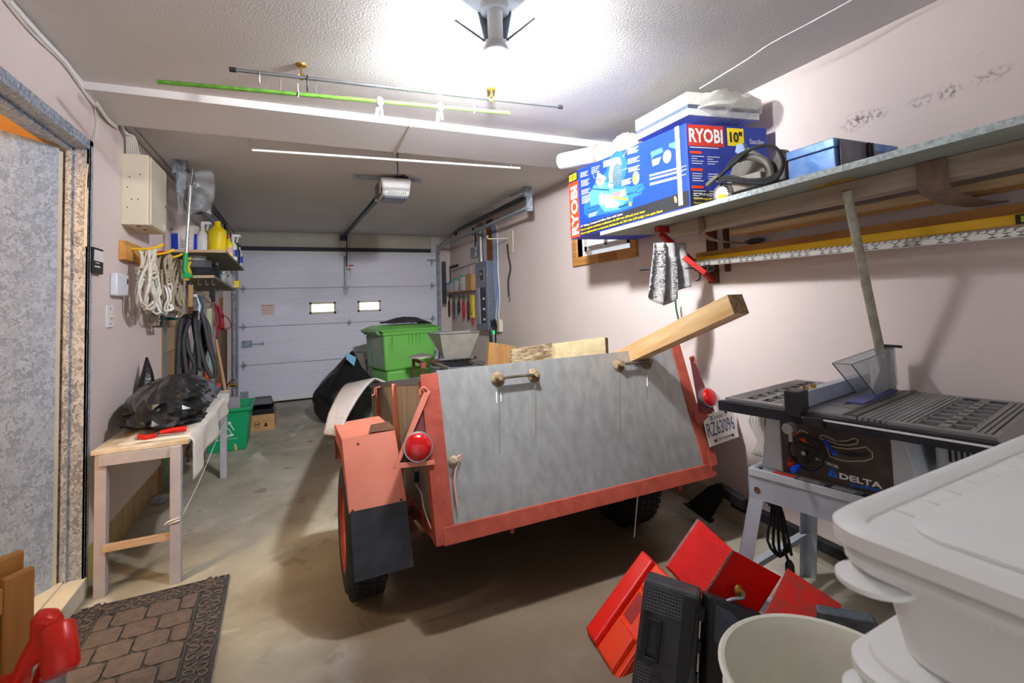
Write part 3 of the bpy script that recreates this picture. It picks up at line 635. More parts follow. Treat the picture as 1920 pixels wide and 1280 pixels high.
mk('bag_hook',MB().tube(pp([(361,316),(360,330),(357,346),(355,350)],4.15),.005,6),M_steel,t)
t=thing('pole_with_hook','thin metal pole with a green hooked end hanging before the wall shelves','pole',PY(348,520,4.08))
mk('pole_tube',MB().cyl(PY(357,348,4.10),PY(349,476,4.08),.012,12),mat('brushed_aluminium',rgb(204,206,208),.3,.7,.05),t,smooth=True)
mk('hanging_loop',MB().tube(smoothpath(pp([(353,352),(353,344),(358,341),(362,346),(361,362)],4.10),3),.003,5),M_steel,t)
g=smoothpath(pp([(348,474),(347,492),(346,505),(349,513),(356,517),(360,518)],4.07),4)
mk('green_end',MB().tube(g,[.016]*(len(g)-6)+[.014]*6,12).prism(pp([(341,512),(360,516),(360,520),(341,520)],4.05),(0,.05,0)),mat('green_handle',rgb(36,158,82),.4,0,.05),t,smooth=True)
# shelves
M_ply=mat('grey_shelf_board',rgb(138,134,116),.8,0,.2,12,.2,40)
def wshelf(nm,label,yn,yf,zn,zf,xf,xf2):
    t=thing(nm,label,'shelf',(WL,(yn+yf)/2,min(zn,zf)-.02))
    mk('board',MB().hexa([(WL,yn,zn-.02),(xf,yn,zn-.02),(xf2,yf,zf-.02),(WL,yf,zf-.02),(WL,yn,zn),(xf,yn,zn),(xf2,yf,zf),(WL,yf,zf)]),M_ply,t)
    mk('edge_lipping',MB().box((WL,yn-.008,zn-.021),(xf,yn-.0005,zn+.001)),M_woodx,t)
    return t
SU=wshelf('wall_shelf','upper grey wall shelf full of cleaning bottles on the left wall',4.57,5.72,1.815,1.752,-.53,-.50)
SLo=wshelf('wall_shelf','lower grey wall shelf with round tins and tools hooked below it',4.63,5.90,1.612,1.552,-.62,-.60)
def zu(y): return 1.815-(y-4.57)*.0548
def zl(y): return 1.612-(y-4.63)*.0472
mk('bracket',MB().box((WL+.0,5.5,1.35),(WL+.02,5.53,1.53)).bar((WL+.01,5.51,1.36),(WL+.25,5.51,1.53),.02,.006),M_galv,SLo)
# mortar tub
def tub(px,yy,r,h,name,label,m,extra=None,base=zu,cat='tub'):
    p=PY(px,460,yy); z=base(yy); t=thing(name,label,cat,(p.x,yy,z))
    return t,V((p.x,yy,z))
t,c=tub(348,4.74,.11,.20,'plastic_bucket','white mortar bucket with blue printed label on the upper shelf',None,cat='bucket')
mk('bucket_body',MB().lathe([(.095,0),(.108,.16),(.115,.162),(.115,.175),(.11,.177),(.112,.2),(.118,.205),(.118,.215),(.0,.215)],c,32),mat('tub_white',rgb(228,220,214),.4,0,.03),t,smooth=True)
lb=MB(); lb2=MB()
for k in range(8):
    a0_=math.radians(-165+k*7); a1_=math.radians(-165+(k+1)*7)
    lb.add([c+V((.1015*math.cos(a),.1015*math.sin(a),z)) for a,z in ((a0_,.015),(a1_,.015))]+[c+V((.109*math.cos(a),.109*math.sin(a),.15)) for a in (a1_,a0_)],[(0,1,2,3)])
for k in range(3):
    a0_=math.radians(-48+k*7); a1_=math.radians(-48+(k+1)*7)
    lb.add([c+V((.1015*math.cos(a),.1015*math.sin(a),z)) for a,z in ((a0_,.015),(a1_,.015))]+[c+V((.109*math.cos(a),.109*math.sin(a),.15)) for a in (a1_,a0_)],[(0,1,2,3)])
n8=8*4; mk('blue_label',MB().add(lb.v[:n8],lb.f[:8]),M_blue,t); mk('blue_label',MB().add(lb.v[n8:],[tuple(i-n8 for i in f) for f in lb.f[8:]]),M_blue,t)
for k in range(9):
    a0_=math.radians(-104+k*.0); 
    lb2.add([c+V((.103*math.cos(a)*(1+.0),.103*math.sin(a),z)) for a,z in ((math.radians(-100),.03+.012*k),(math.radians(-100+38-8*(k%3)),.03+.012*k),(math.radians(-100+38-8*(k%3)),.034+.012*k),(math.radians(-100),.034+.012*k))],[(0,1,2,3)])
mk('label_lines',MB().add([V(p_)+ (V(p_)-c).normalized()*.004 for p_ in lb2.v],lb2.f),M_ink,t)
def bottle(px,yy,w,h,name,label,m,cap=None,spray=False,base=zu,x=None,flat=.7,lab=None,handle=False):
    z=base(yy); p=PY(px,470,yy); X=p.x if x is None else x
    t=thing(name,label,'bottle',(X,yy,z)); c=V((X,yy,z)); r=w/2
    mk('bottle_body',MB().lathe([(r*.92,0),(r,.01),(r,h*.62),(r*.9,h*.7),(r*.42,h*.84),(r*.34,h*.88),(r*.34,h)],c,20,sy=flat),m,t,smooth=True)
    if spray:
        mk('trigger_head',MB().box((X-.012,yy-.014,z+h),(X+.014,yy+.014,z+h+.028)).box((X-.01,yy-.016,z+h+.02),(X+.055,yy+.016,z+h+.045)).bar((X+.04,yy,z+h+.02),(X+.03,yy,z+h-.03),.012,.008).box((X+.05,yy-.008,z+h+.024),(X+.065,yy+.008,z+h+.04)),cap or M_white,t,bevel=.003)
    elif cap: mk('cap',MB().cyl((X,yy,z+h-.005),(X,yy,z+h+.022),r*.4,14),cap,t)
    if lab: mk('printed_label',MB().lathe([(r*1.012,h*.18),(r*1.012,h*.5)],c,20,sy=flat,caps=False),lab,t,smooth=True)
    if handle: mk('handle',MB().tube(smoothpath([(X+r*.3,yy-.02,z+h*.86),(X+r*.95,yy-.02,z+h*.82),(X+r*1.0,yy-.02,z+h*.6)],3),.01,8),m,t,smooth=True)
    return t
bottle(380,4.68,.085,.21,'spray_bottle','plain white spray bottle between the bucket and the yellow jug',M_white,spray=True)
bottle(388,4.86,.06,.2,'glue_bottle','tan bottle mostly hidden behind the white spray bottle',mat('tan_plastic',rgb(206,150,60),.5,0,.05),cap=M_yellow)
bottle(408,4.66,.135,.255,'yellow_jug','large bright yellow plastic jug at the middle of the upper shelf',M_yellow,flat=.85)
bottle(429,4.93,.07,.17,'cleaner_bottle','small yellow bottle with pale label right of the yellow jug',M_yellow,cap=M_red,lab=mat('pink_label',rgb(230,190,180),.5,0,.1,20))
bottle(437,5.15,.07,.20,'spray_bottle','white trigger spray bottle with a blue label near the shelf end',M_white,spray=True,lab=M_blue)
bottle(445,5.40,.05,.19,'dark_bottle','slim dark bottle standing near the end of the upper shelf',M_black,cap=M_black)
bottle(449,5.55,.06,.2,'grey_bottle','pale grey bottle at the far end of the upper shelf',mat('grey_bottle_plastic',rgb(196,200,206),.4,0,.05),cap=M_dark,lab=M_blue)
# lower shelf items
def disc(px,yy,r,h,dz,name,label,m,cat,base=zl,rim=None):
    p=PY(px,500,yy); c=V((p.x,yy,base(yy)+dz)); t=thing(name,label,cat,c)
    mk('body',MB().lathe([(r*.97,0),(r,.006),(r,h-.006),(r*.97,h)],c,28),m,t,smooth=True)
    mk('rim',MB().lathe([(r*1.03,h-.002),(r*1.03,h+.006),(r*.9,h+.008)],c,28),rim or m,t,smooth=True)
    return t
disc(372,4.80,.155,.07,0,'rubber_disc','wide flat black round pan lying on the lower shelf',M_rubber,'pan')
disc(366,4.80,.12,.055,.08,'grey_pan','dark grey round tin stacked on the flat black pan',mat('dark_grey_tin',rgb(96,96,100),.6,0,.1,30),'tin')
disc(368,4.80,.075,.06,.144,'plastic_tub','light grey round tub with a clear lid, topmost of the stack on the lower shelf',mat('pale_grey_tub',rgb(200,200,202),.5,0,.08,20),'tub',rim=M_cream)
t=thing('carton','small white and green carton on the lower shelf behind the round pans','box',(-.72,5.12,zl(5.12)))
mk('carton_body',MB().box((-.80,5.09,zl(5.12)),(-.66,5.17,zl(5.12)+.11)),M_cream,t); mk('green_print',MB().box((-.71,5.086,zl(5.12)+.02),(-.67,5.0895,zl(5.12)+.09)),mat('lime_print',rgb(190,210,50),.5,0,0),t)
bottle(407,5.12,.06,.15,'teal_bottle','teal and white bottle on the lower shelf behind the black pan',mat('teal_plastic',rgb(20,104,104),.4,0,.2,20),cap=M_white,base=zl)
for k,(px,yy,lab) in enumerate(((418,5.35,'clear glass jar of screws, nearer one at the end of the lower shelf'),(431,5.62,'clear glass jar of bolts, farther one at the end of the lower shelf'))):
    p=PY(px,520,yy); z=zl(yy); t=thing('glass_jar',lab,'jar',(p.x,yy,z))
    mk('glass',MB().lathe([(.033,0),(.036,.01),(.036,.09),(.028,.10)],(p.x,yy,z),18),M_clear,t,smooth=True)
    mk('contents',MB().lathe([(.031,.003),(.031,.05)],(p.x,yy,z),14),mat('screw_fill',rgb(120,104,86),.5,.4,.4,90),t); mk('lid',MB().lathe([(.032,.1),(.032,.115)],(p.x,yy,z),16),M_steel,t)
p=PY(440,530,5.80); z=zl(5.80)
t=thing('yellow_tub','small square yellow tub at the far corner of the lower shelf','tub',(p.x,5.8,z))
mk('tub_body',MB().box((p.x-.05,5.76,z),(p.x+.045,5.86,z+.075)),M_yellow,t,bevel=.006); mk('tub_print',MB().box((p.x-.045,5.758,z+.01),(p.x+.04,5.7595,z+.025)),M_cream,t)
# hook rail and hanging tools
HY=5.0
hk=MB()
for px in (334,342,349,357,372,386,398): 
    q=PY(px,520,HY-.25); hk.tube(smoothpath([(q.x,HY-.25,zl(HY-.25)-.018),(q.x,HY-.25,zl(HY)-.05),(q.x+.012,HY-.25,zl(HY)-.06),(q.x+.02,HY-.25,zl(HY)-.045)],3),.003,5)
mk('cup_hooks',hk,M_steel,SLo)
t=thing('film_bag','crumpled clear plastic bag hanging from a hook under the lower shelf','bag',PY(338,580,4.75))
mk('film',crumple(PY(338,555,4.76),.035,.03,.11,.3,7,3,18,20,False),M_clear,t,smooth=True); mk('tie',MB().tube(pp([(337,520),(336,530)],4.76),.006,6),M_white,t)
t=thing('wooden_handle_tool','flat wooden handled tool hanging from the hooks above the hoses','tool',PY(357,590,4.74))
mk('wooden_handle',MB().prism(pp([(353,534),(362,534),(361,575),(352,575)],4.74),(0,.02,0)),M_woodz,t,bevel=.002); mk('dark_ferrule',MB().prism(pp([(352,575),(361,575),(360,588),(351,588)],4.738),(0,.024,0)),M_rust,t)
t=thing('snap_gauge','white and blue curved plastic trowel hanging right of the wooden handle','trowel',PY(372,590,4.74))
mk('white_blade',MB().prism(pp([(362,552),(370,551),(376,560),(378,575),(374,588),(371,578),(366,565)],4.74),(0,.02,0)),M_white,t); mk('grey_core',MB().prism(pp([(363,556),(368,556),(372,570),(371,582),(365,575)],4.735),(0,.004,0)),mat('patterned_grey',rgb(120,130,130),.6,0,.5,120),t); mk('blue_blade',MB().prism(pp([(371,552),(376,556),(382,570),(380,588),(376,586),(379,572)],4.72),(0,.02,0)),mat('teal_blue',rgb(20,90,110),.5,0,.1),t)
M_hose=mat('black_hose',rgb(66,67,71),.55,0,.12,12)
paths=[[(356,592),(344,596),(337,620),(334,680),(332,760)],[(352,590),(341,605),(338,650),(341,680),(352,695),(368,696)],[(360,588),(350,600),(346,640),(345,700),(343,760)],
[(364,583),(362,600),(368,640),(376,675),(377,696)],[(368,582),(366,610),(372,660),(374,690)],[(360,590),(349,605),(352,650),(364,680),(372,694)],
[(377,584),(384,610),(392,650),(402,680),(404,700),(400,706),(392,700),(382,676),(374,640),(370,600)],[(380,592),(390,610),(394,640),(402,676)],[(356,600),(344,640),(350,700),(354,760)],[(374,600),(366,660),(362,720),(360,770)]]
mb=MB()
for k,pa in enumerate(paths): mb.tube(smoothpath(pp(pa,4.86+.03*(k%4)),5),.017,10)
t=thing('hose_bundle','thick black hoses coiled and hung in a bundle under the lower shelf','hose',PY(365,760,4.9))
mk('hose_loops',mb,M_hose,t,smooth=True)
mb=MB()
for px in (352,362,372): mb.box(PY(px,700,5.02),PY(px+7,790,5.05))
rr=random.Random(9)
cb=MB()
for k in range(7): cb.tube(smoothpath(pp([(376+k,588),(380+rr.uniform(-6,8),620+rr.uniform(-9,9)),(384+rr.uniform(-4,8),655+rr.uniform(-20,10)),(378+rr.uniform(-8,6),680)],4.99),4),.006,5)
tag(mk('black_cable',cb,M_rubber,smooth=True),'thin black cable coil hanging behind the thick hoses','cable')
for k,(a_,b_,m_,nm,lab) in enumerate((((352,640),(353,800),M_rust,'copper_pipe','copper coloured pipe standing behind the black hoses'),((368,660),(370,800),M_black,'dark_pipe','dark pipe standing between the hoses and the wall'),((383,660),(385,800),M_steel,'grey_pipe','grey steel pipe standing right of the hoses'))):
    tag(mk(nm,MB().cyl(PY(*a_,5.12),V((PY(*b_,5.12).x,5.12,0.0)),.012,10),m_,smooth=True),lab,'pipe')
t=thing('spirit_level','upright pale level with an orange grip hanging beside the hoses','level',PY(394,640,5.2))
mk('level_body',MB().prism(pp([(388,578),(397,578),(396,630),(389,630)],5.2),(0,.02,0)),mat('pale_green',rgb(196,206,160),.5,0,.1,20),t); mk('orange_grip',MB().prism(pp([(391,624),(398,626),(397,645),(391,645)],5.19),(0,.03,0)),mat('orange_plastic',rgb(236,88,30),.4,0,.05),t,bevel=.003)
mk('lower_tube',MB().cyl(PY(393,646,5.2),PY(392,700,5.2),.010,8),mat('aqua_tube',rgb(150,190,190),.5,0,.1),t); mk('lime_band',MB().box(PY(384,693,5.2),PY(391,678,5.22)),mat('lime_plastic',rgb(190,210,30),.4,0,.05),t)
M_rc=mat('red_cable',rgb(150,30,42),.5,0,.08)
mb=MB()
for k in range(6): mb.tube(smoothpath(pp([(401+k*2,566+2*k),(404+k*3,590),(401+k*3,610+k),(410+k*2,616),(414+k,600),(409+k,575)],5.3+.01*k),4),.005,6)
mb.tube(smoothpath(pp([(412,588),(425,594),(433,607),(430,615),(415,614)],5.3),5),.005,6)
t=thing('jumper_cables','red jumper cables coiled on a hook near the garage door','cable',PY(410,620,5.3)); mk('cable_loops',mb,M_rc,t,smooth=True)
mk('clamp',MB().bar(PY(402,612,5.3),PY(402,626,5.3),.022,.02),M_steel,t); mk('clamp',MB().bar(PY(407,614,5.3),PY(410,628,5.3),.022,.02),M_rc,t)
mb=MB()
for k in range(4): mb.ring(PY(383,558+2*k,5.0),.035,.004,(.3,1,0),16,5,1.9)
tag(mk('wire_loops',mb,M_rg),'loops of pale wire hanging under the lower shelf','wire')
tag(mk('pipe_clamps',MB().box(PY(398,566,5.0),PY(404,540,5.03)).cyl(PY(394,575,5.0),PY(396,545,5.0),.012,8),M_dark),'dark iron clamps hanging behind the red jumper cables','clamp')
a_=PY(405,636,5.5); b_=V((PY(421,740,5.35).x+.10,5.3,0.0))
tag(mk('broom_handle',MB().cyl(a_,b_,.014,12),wood('broom_wood',rgb(206,170,122),rgb(182,142,92),'z'),smooth=True),'light wooden broom handle leaning beside the hoses','handle')
mb=MB()
for k in range(5): mb.tube(smoothpath(pp([(384+k*2,690),(386+2*k,706),(380+3*k,722),(372+4*k,728+k)],5.05),4),.005,5)
tag(mk('orange_cord',mb,mat('orange_cord_mat',rgb(236,104,40),.5,0,.05),smooth=True),'bright orange cord dangling at the foot of the hoses','cord')
tag(mk('rough_plank',MB().prism([PX(414,617,WL+.05),PX(430,617,WL+.05),PX(428,760,WL+.05),PX(412,760,WL+.05)],(-.045,0,0)),wood('weathered_plank',rgb(142,104,70),rgb(92,62,40),'z'),bevel=.003),'weathered brown plank upright against the left wall by the garage door','plank')
tag(mk('wood_strip',MB().box((WL,7.35,.95),(WL+.03,7.45,1.5)),wood('strip_wood',rgb(176,120,66),rgb(120,76,38),'z')),'narrow brown wooden strip fixed beside the left door track','strip')
# snow shovel scoop, tool on bench etc
t=thing('snow_scoop','dark blue curved shovel blade leaning by the left door track','shovel',V((-.75,5.6,0)))
def sc(u,v):
    p=PY(409+42*u,745-8*u-26*(1-v)*(1-u)+18*v,5.6); p.y+=.10*math.sin(math.pi*u)*.6; return p
mk('blade',MB().prism(pp([(406,740),(421,729),(425,723),(428,738),(436,752),(446,764),(448,800),(446,842),(424,846),(408,800)],5.6),(0,.015,0)),mat('petrol_blue',rgb(18,66,84),.45,0,.1),t,bevel=.003)
mk('brass_coupling',MB().cyl(PY(430,722,5.62),PY(440,720,5.62),.02,12).cyl(PY(436,722,5.62),PY(446,722,5.62),.014,10),M_brass,t,smooth=True)
mk('strap',MB().tube(smoothpath(pp([(425,725),(432,714),(441,712)],5.62),3),.006,6),M_black,t)
# ================= TRAILER =================
TA=PZ(830,1005,.38); TW=1.445
TU=V((1,0,.012)).normalized(); TF=V((.0162,.9882,-.1520)).normalized()
TNv=PX(800,705,TA.x)-TA; TNh=TNv.length; TN=TNv.normalized(); TL=2.05
def T(a,b,c): return TA+TU*a+TF*b+TN*c
def TG(x,y,off=0): # photo point on the tailgate plane
    n=TU.cross(TN); r=ray(x,y); o=V((0,0,CAM_Z)); t=(TA-n*off*0-o).dot(n)/r.dot(n); return o+r*t
def tga(x,y): p=TG(x,y)-TA; 
def tbox(mb,a0,a1,b0,b1,c0,c1): return mb.hexa([T(a0,b0,c0),T(a1,b0,c0),T(a1,b1,c0),T(a0,b1,c0),T(a0,b0,c1),T(a1,b0,c1),T(a1,b1,c1),T(a0,b1,c1)])
M_tg=mat('tailgate_sheet',rgb(166,166,164),.38,.55,.13,26,.04,60,stretch=(1,1,.4),detail=12)
M_tred=mat('trailer_red_paint',rgb(176,80,60),.6,0,.14,16,.35,40,col2=rgb(136,52,38),contrast=.3)
M_tor=mat('fender_pink_paint',rgb(214,134,112),.5,0,.12,5,.05,60,col2=rgb(192,100,76),contrast=.35)
M_side=mat('side_board',rgb(178,164,148),.7,0,.15,10,.1,50,stretch=(1,1,.12),col2=rgb(138,126,112))
tr=thing('utility_trailer','red and galvanized box trailer with worn paint parked nose down in the garage','trailer',(TA.x+.7,2.42,0))
mb=tbox(MB(),.045,TW-.035,-.002,.004,.03,TNh+.02)
tgp=mk('tailgate',mb,M_tg,tr)
M_stn=mat('rust_streaks',rgb(154,150,136),.4,.55,.14,9,.04,60)
mb=tbox(MB(),0,TW,-.012,.03,-.035,.032); mk('rear_rail',mb,M_tred,tr,bevel=.003)
mk('corner_post',tbox(MB(),-.03,.05,-.008,.0,-.03,TNh+.01).add([],[]) ,M_tred,tr,bevel=.002)
mk('corner_post',tbox(MB(),TW-.045,TW+.02,-.008,.0,-.03,TNh+.03),M_tred,tr,bevel=.002)
mk('corner_post',tbox(MB(),-.030,-.022,.0,.045,-.03,TNh-.02),M_tred,tr)
for a in (0,TW):
    s=-1 if a==0 else 1
    mk('side_panel',tbox(MB(),a-.006,a+.006,.01,TL,.0,TNh-.005),M_side,tr,label='weathered grey side board')
    mk('side_rail',tbox(MB(),a-.02,a+.02,.03,TL,-.035,.03),M_tred,tr,bevel=.002)
    mk('top_rail',tbox(MB(),a-.014,a+.012,.0,TL,TNh-.035,TNh),M_steel,tr,bevel=.002)
    for b in (.80,1.55): mk('stake',tbox(MB(),a+s*.006,a+s*.03,b,b+.04,-.03,TNh-.02),M_tor if s<0 else M_tred,tr,bevel=.002)
mk('front_panel',tbox(MB(),0,TW,TL,TL+.01,0,TNh),M_side,tr)
mk('deck',tbox(MB(),0,TW,.0,TL,-.012,.0),wood('deck_board',rgb(120,96,72),rgb(90,70,50)),tr)
for b in (.5,1.2): mk('cross_member',tbox(MB(),0,TW,b,b+.04,-.06,-.013),M_tred,tr)
tong=T(TW/2,TL,-.03); mk('tongue',MB().bar(T(.2,TL-.1,-.03),(tong.x,tong.y+.75,.05),.05,.05).bar(T(TW-.2,TL-.1,-.03),(tong.x,tong.y+.75,.05),.05,.05),M_tred,tr)
mk('jack_wheel',MB().cyl((tong.x-.03,tong.y+.75,.05),(tong.x+.03,tong.y+.75,.05),.05,14),M_rubber,tr)
# wheels
WYc=2.425; WR_=.29
def wheel(x0,x1,out):
    c=V(((x0+x1)/2,WYc,WR_)); w2=(x1-x0)/2
    prof=[(.185,-w2+.004),(.215,-w2-.006),(.262,-w2+.0),(.284,-w2+.022),(.29,-w2*.5),(.291,0),(.29,w2*.5),(.284,w2-.022),(.262,w2),(.215,w2+.006),(.185,w2-.004)]
    tire=mk('tire',MB().lathe(prof,c,48,(1,0,0),caps=False),M_rubber,tr,smooth=True)
    mb=MB()
    for k in range(44):
        a=2*math.pi*k/44
        for s in (-.75,-.25,.25,.75):
            q=c+V((w2*s*.85,math.cos(a+s*.06)*.2905,math.sin(a+s*.06)*.2905)); e=V((0,-math.sin(a),math.cos(a))); r_=V((0,math.cos(a),math.sin(a)))
            mb.obox(q-V((w2*.17,0,0))-e*.014,V((w2*.34,0,0)),e*.028,r_*.006)
    td=mk('tread_blocks',mb,M_rubber,tire); td['kind']='stuff'
    o=out; xo=c.x+o*w2
    rim=mk('rim',MB().lathe([(.19,0),(.182,-.012*1),(.165,-.03),(.15,-.055),(.06,-.06),(.05,-.035),(.0,-.034)],(xo,WYc,WR_),36,(o,0,0),caps=False),mat('rim_orange',rgb(196,72,44),.5,.1,.12,20),tr,smooth=True)
    mk('rim_barrel',MB().lathe([(.18,.0),(.18,2*w2)],(xo,WYc,WR_),30,(-o,0,0),caps=False),M_tred,tr,smooth=True)
    for k in range(4): 
        a=2*math.pi*(k+.4)/4; mk('wheel_nut',MB().cyl((xo-o*.062,WYc+.085*math.cos(a),WR_+.085*math.sin(a)),(xo-o*.045,WYc+.085*math.cos(a),WR_+.085*math.sin(a)),.011,6),M_rust,rim)
wheel(.185,.355,-1)
c_=PZ(1178,962,0)
wheel(1.66,1.82,1)
mk('axle',MB().bar((.36,WYc,WR_),(1.66,WYc,WR_),.05,.05).bar((.46,WYc-.25,.30),(.46,WYc+.3,.27),.05,.03).bar((1.6,WYc-.25,.30),(1.6,WYc+.3,.27),.05,.03),M_rust,tr)
# fender
def fp(x):
    return [V((x,2.085,.385)),V((x,2.19,.735)),V((x,2.62,.705)),V((x,2.80,.40))]
f0=[PY(655,963,2.06),PY(641,824,2.17)]; f1=[PY(762,940,2.06),PY(740,806,2.17)]
xa,xb=.165,.50
P=[(xa,2.07,.405),(xa,2.18,.72),(xa,2.60,.69),(xa,2.80,.42)]; 
mb=MB()
Pl=[V((f0[0].x,2.06,f0[0].z)),V((f0[1].x,2.17,f0[1].z)),V((f0[1].x,2.62,f0[1].z-.03)),V((f0[0].x,2.82,f0[0].z))]
Pr=[V((f1[0].x,2.06,f1[0].z)),V((f1[1].x,2.17,f1[1].z)),V((f1[1].x,2.62,f1[1].z-.03)),V((f1[0].x,2.82,f1[0].z))]
for k in range(3): 
    mb.add([Pl[k],Pr[k],Pr[k+1],Pl[k+1]],[(0,1,2,3)])
fe=mk('fender',mb,M_tor,tr,solid=.004,bevel=.0)
mb=MB().add([Pl[0],Pl[1],Pl[2],Pl[3],Pl[3]+V((0,-.03,.01)),Pl[2]+V((0,-.02,-.06)),Pl[1]+V((0,.04,-.07)),Pl[0]+V((0,.03,.0))],[(0,1,6,7),(1,2,5,6),(2,3,4,5)])
mk('fender_lip',mb,M_tred,fe,solid=.004)
mk('rust_patch',MB().add([Pr[1]+V((-.11,-.003,.0045)),Pr[1]+V((.004,-.003,.0045)),Pr[1]+V((.004,.18,.0)),Pr[1]+V((-.08,.16,.0))],[(0,1,2,3)]),M_rust,fe)
mk('fender',MB().box((TA.x+TW+.01,2.1,.40),(TA.x+TW+.20,2.12,.66)).box((TA.x+TW+.01,2.1,.66),(TA.x+TW+.20,2.7,.67)).box((TA.x+TW+.01,2.69,.40),(TA.x+TW+.20,2.7,.66)),M_tred,tr)
mb=MB().hexa([PY(665,1092,2.05)+V((0,0,0)),PY(776,1062,2.05),PY(776,1062,2.058),PY(665,1092,2.058),PY(656,960,2.055),PY(762,938,2.055),PY(762,938,2.063),PY(656,960,2.063)])
mk('mud_flap',mb,mat('mud_flap_rubber',rgb(44,46,52),.6,0,.3,14,.1,60,col2=rgb(66,70,78)),tr)
mb=MB()
for (px,py) in ((661,957),(752,936),(671,832)): q=PY(px,py,2.05); mb.cyl(q,q+V((0,-.006,0)),.005,8)
mk('fender_rivets',mb,M_rust,tr)
# lights
def taillight(cx,cy,r,xo,hexa=True):
    c=TG(cx,cy); n=TU.cross(TN)  # faces +-?
    n=-n if n.y>0 else n
    c=c+n*.02
    t=mk('tail_light',MB().lathe([(r*.0,.03),(r*.5,.028),(r*.85,.02),(r*.98,.006),(r,0)],c,30,n),mat('red_lens',rgb(196,10,14),.12,0,.15,60,.15,120,coat=.5,spec=.6),tr,smooth=True,label='round red tail light lens')
    mk('chrome_ring',MB().lathe([(r*1.06,-.02),(r*1.06,.006),(r*.99,.007)],c,30,n),M_steel,t,smooth=True)
    mb=MB()
    for s in (-.8,.8): mb.cyl(c+TU*(r*s)+n*.008,c+TU*(r*s)+n*.016,.005,8)
    mk('lens_screws',mb,M_steel,t); return c,n
c,n=taillight(782,838,.058,0)
mk('light_bracket',MB().prism([TG(796,728),TG(806,735),TG(746,872),TG(737,878)],-n*-.02).prism([TG(738,879),TG(746,868),TG(812,862),TG(814,871)],n*.02),M_tor,tr,bevel=.001)
mk('bracket_plate',MB().prism([TG(796,735),TG(808,740),TG(813,868),TG(748,870),TG(760,835)],-n*.006),mat('dark_red_plate',rgb(104,44,44),.6,0,.15,14),tr)
mk('tie_hook',MB().tube(smoothpath([TG(798,733)+n*.02,TG(792,728)+n*.025,TG(786,733)+n*.02,TG(786,741)+n*.018],3),.006,8),M_tor,tr,smooth=True)
q=PX(702,728,TA.x-.04); mk('tie_hook',MB().tube([q+V((.04,0,.01)),q,q+V((0,0,-.04)),q+V((-.02,0,-.045))],.006,8),M_tor,tr,smooth=True)
c2,n2=taillight(1324,746,.050,0)
mk('bracket_plate',MB().prism([TG(1294,668),TG(1299,668),TG(1340,770),TG(1312,772)],-n*.006),mat('dark_red_plate',rgb(104,44,44),.6,0,.15,14),tr)
mk('tie_hook',MB().tube(smoothpath([TG(1293,672),TG(1300,668),TG(1303,676),TG(1301,682)],3),.005,7),M_tred,tr,smooth=True)
# handles
M_hp=mat('rusted_zinc',rgb(150,134,100),.7,.1,.4,70,.3,80,col2=rgb(84,50,30),contrast=.2)
for (l,r) in (((933,711),(1000,704)),((1159,685),(1211,680))):
    a,b=TG(*l),TG(*r)
    h=mk('grab_handle',MB().bar(a+n*.035,b+n*.035,.012,.018,up=n),mat('handle_grip',rgb(110,100,84),.5,.5,.3,30),tr,bevel=.003,label='bar handle on rusty round mounts')
    for q in (a,b):
        mk('mount',MB().lathe([(.034,0),(.034,.006),(.024,.012),(.014,.03),(.014,.044)],q,22,n),M_hp,h,smooth=True)
        mk('mount_bolt',MB().cyl(q+TN*.018+n*.008,q+TN*.018+n*.016,.006,6),M_rust,h); mk('mount_bolt',MB().cyl(q-TN*.018+n*.008,q-TN*.018+n*.016,.006,6),M_rust,h)
mb=MB()
for (x,y,l) in ((930,735,20),(938,735,18),(1002,722,6),(1212,702,22)): mb.tube([TG(x,y)+n*.006,TG(x+1,y+l)+n*.004],.0025,5)
mk('white_ties',mb,M_wink,tr)
def streak(x,y0,y1,w):
    return [TG(x-w,y0),TG(x+w,y0),TG(x+w*1.3,y1),TG(x-w*.8,y1)]
for (x,y0,y1,w) in ((936,738,850,1.8),(1004,724,820,1.5),(1162,706,830,1.3),(1213,700,750,1.3)): mk('rust_streak',MB().add([q+n*.0026 for q in streak(x,y0,y1,w)],[(0,1,2,3)]),M_stn,tr)
# small details
kn=TG(848,865)+n*.02
mk('rope_knot',crumple(kn,.018,.014,.02,.3,9,2,16,12,False),M_rg,tr,smooth=True)
mk('rope_tail',MB().tube(smoothpath([kn,TG(862,853)+n*.02,TG(852,880)+n*.02,TG(850,910)+n*.02,TG(856,950)+n*.02],3),.005,6),mat('pink_rope',rgb(196,150,138),.8,0,.1,40),tr,smooth=True)
xs_=TA.x-.032
mk('plug_wire',MB().tube(smoothpath([PX(780,880,xs_),PX(779,905,xs_),PX(790,925,xs_),PX(794,950,xs_),PX(808,990,xs_)],3),.003,5),M_cab,tr)
mk('wire_plug',MB().bar(PX(781,884,xs_),PX(781,904,xs_),.02,.02),M_black,tr,bevel=.003)
mb=MB()
for (x,y,w) in ((958,975,1),(1272,895,1)): mb.prism([TG(x-24,y+2),TG(x+22,y-8),TG(x+22,y+2),TG(x+8,y+4),TG(x+6,y+24),TG(x+1,y+25),TG(x-2,y+8)],n*-.02)
mk('rail_tab',mb,M_tred,tr)
mk('hanging_string',MB().tube([TG(1197,914),V((TG(1197,914).x,TG(1197,914).y+.05,.14))],.003,5),M_cab,tr)
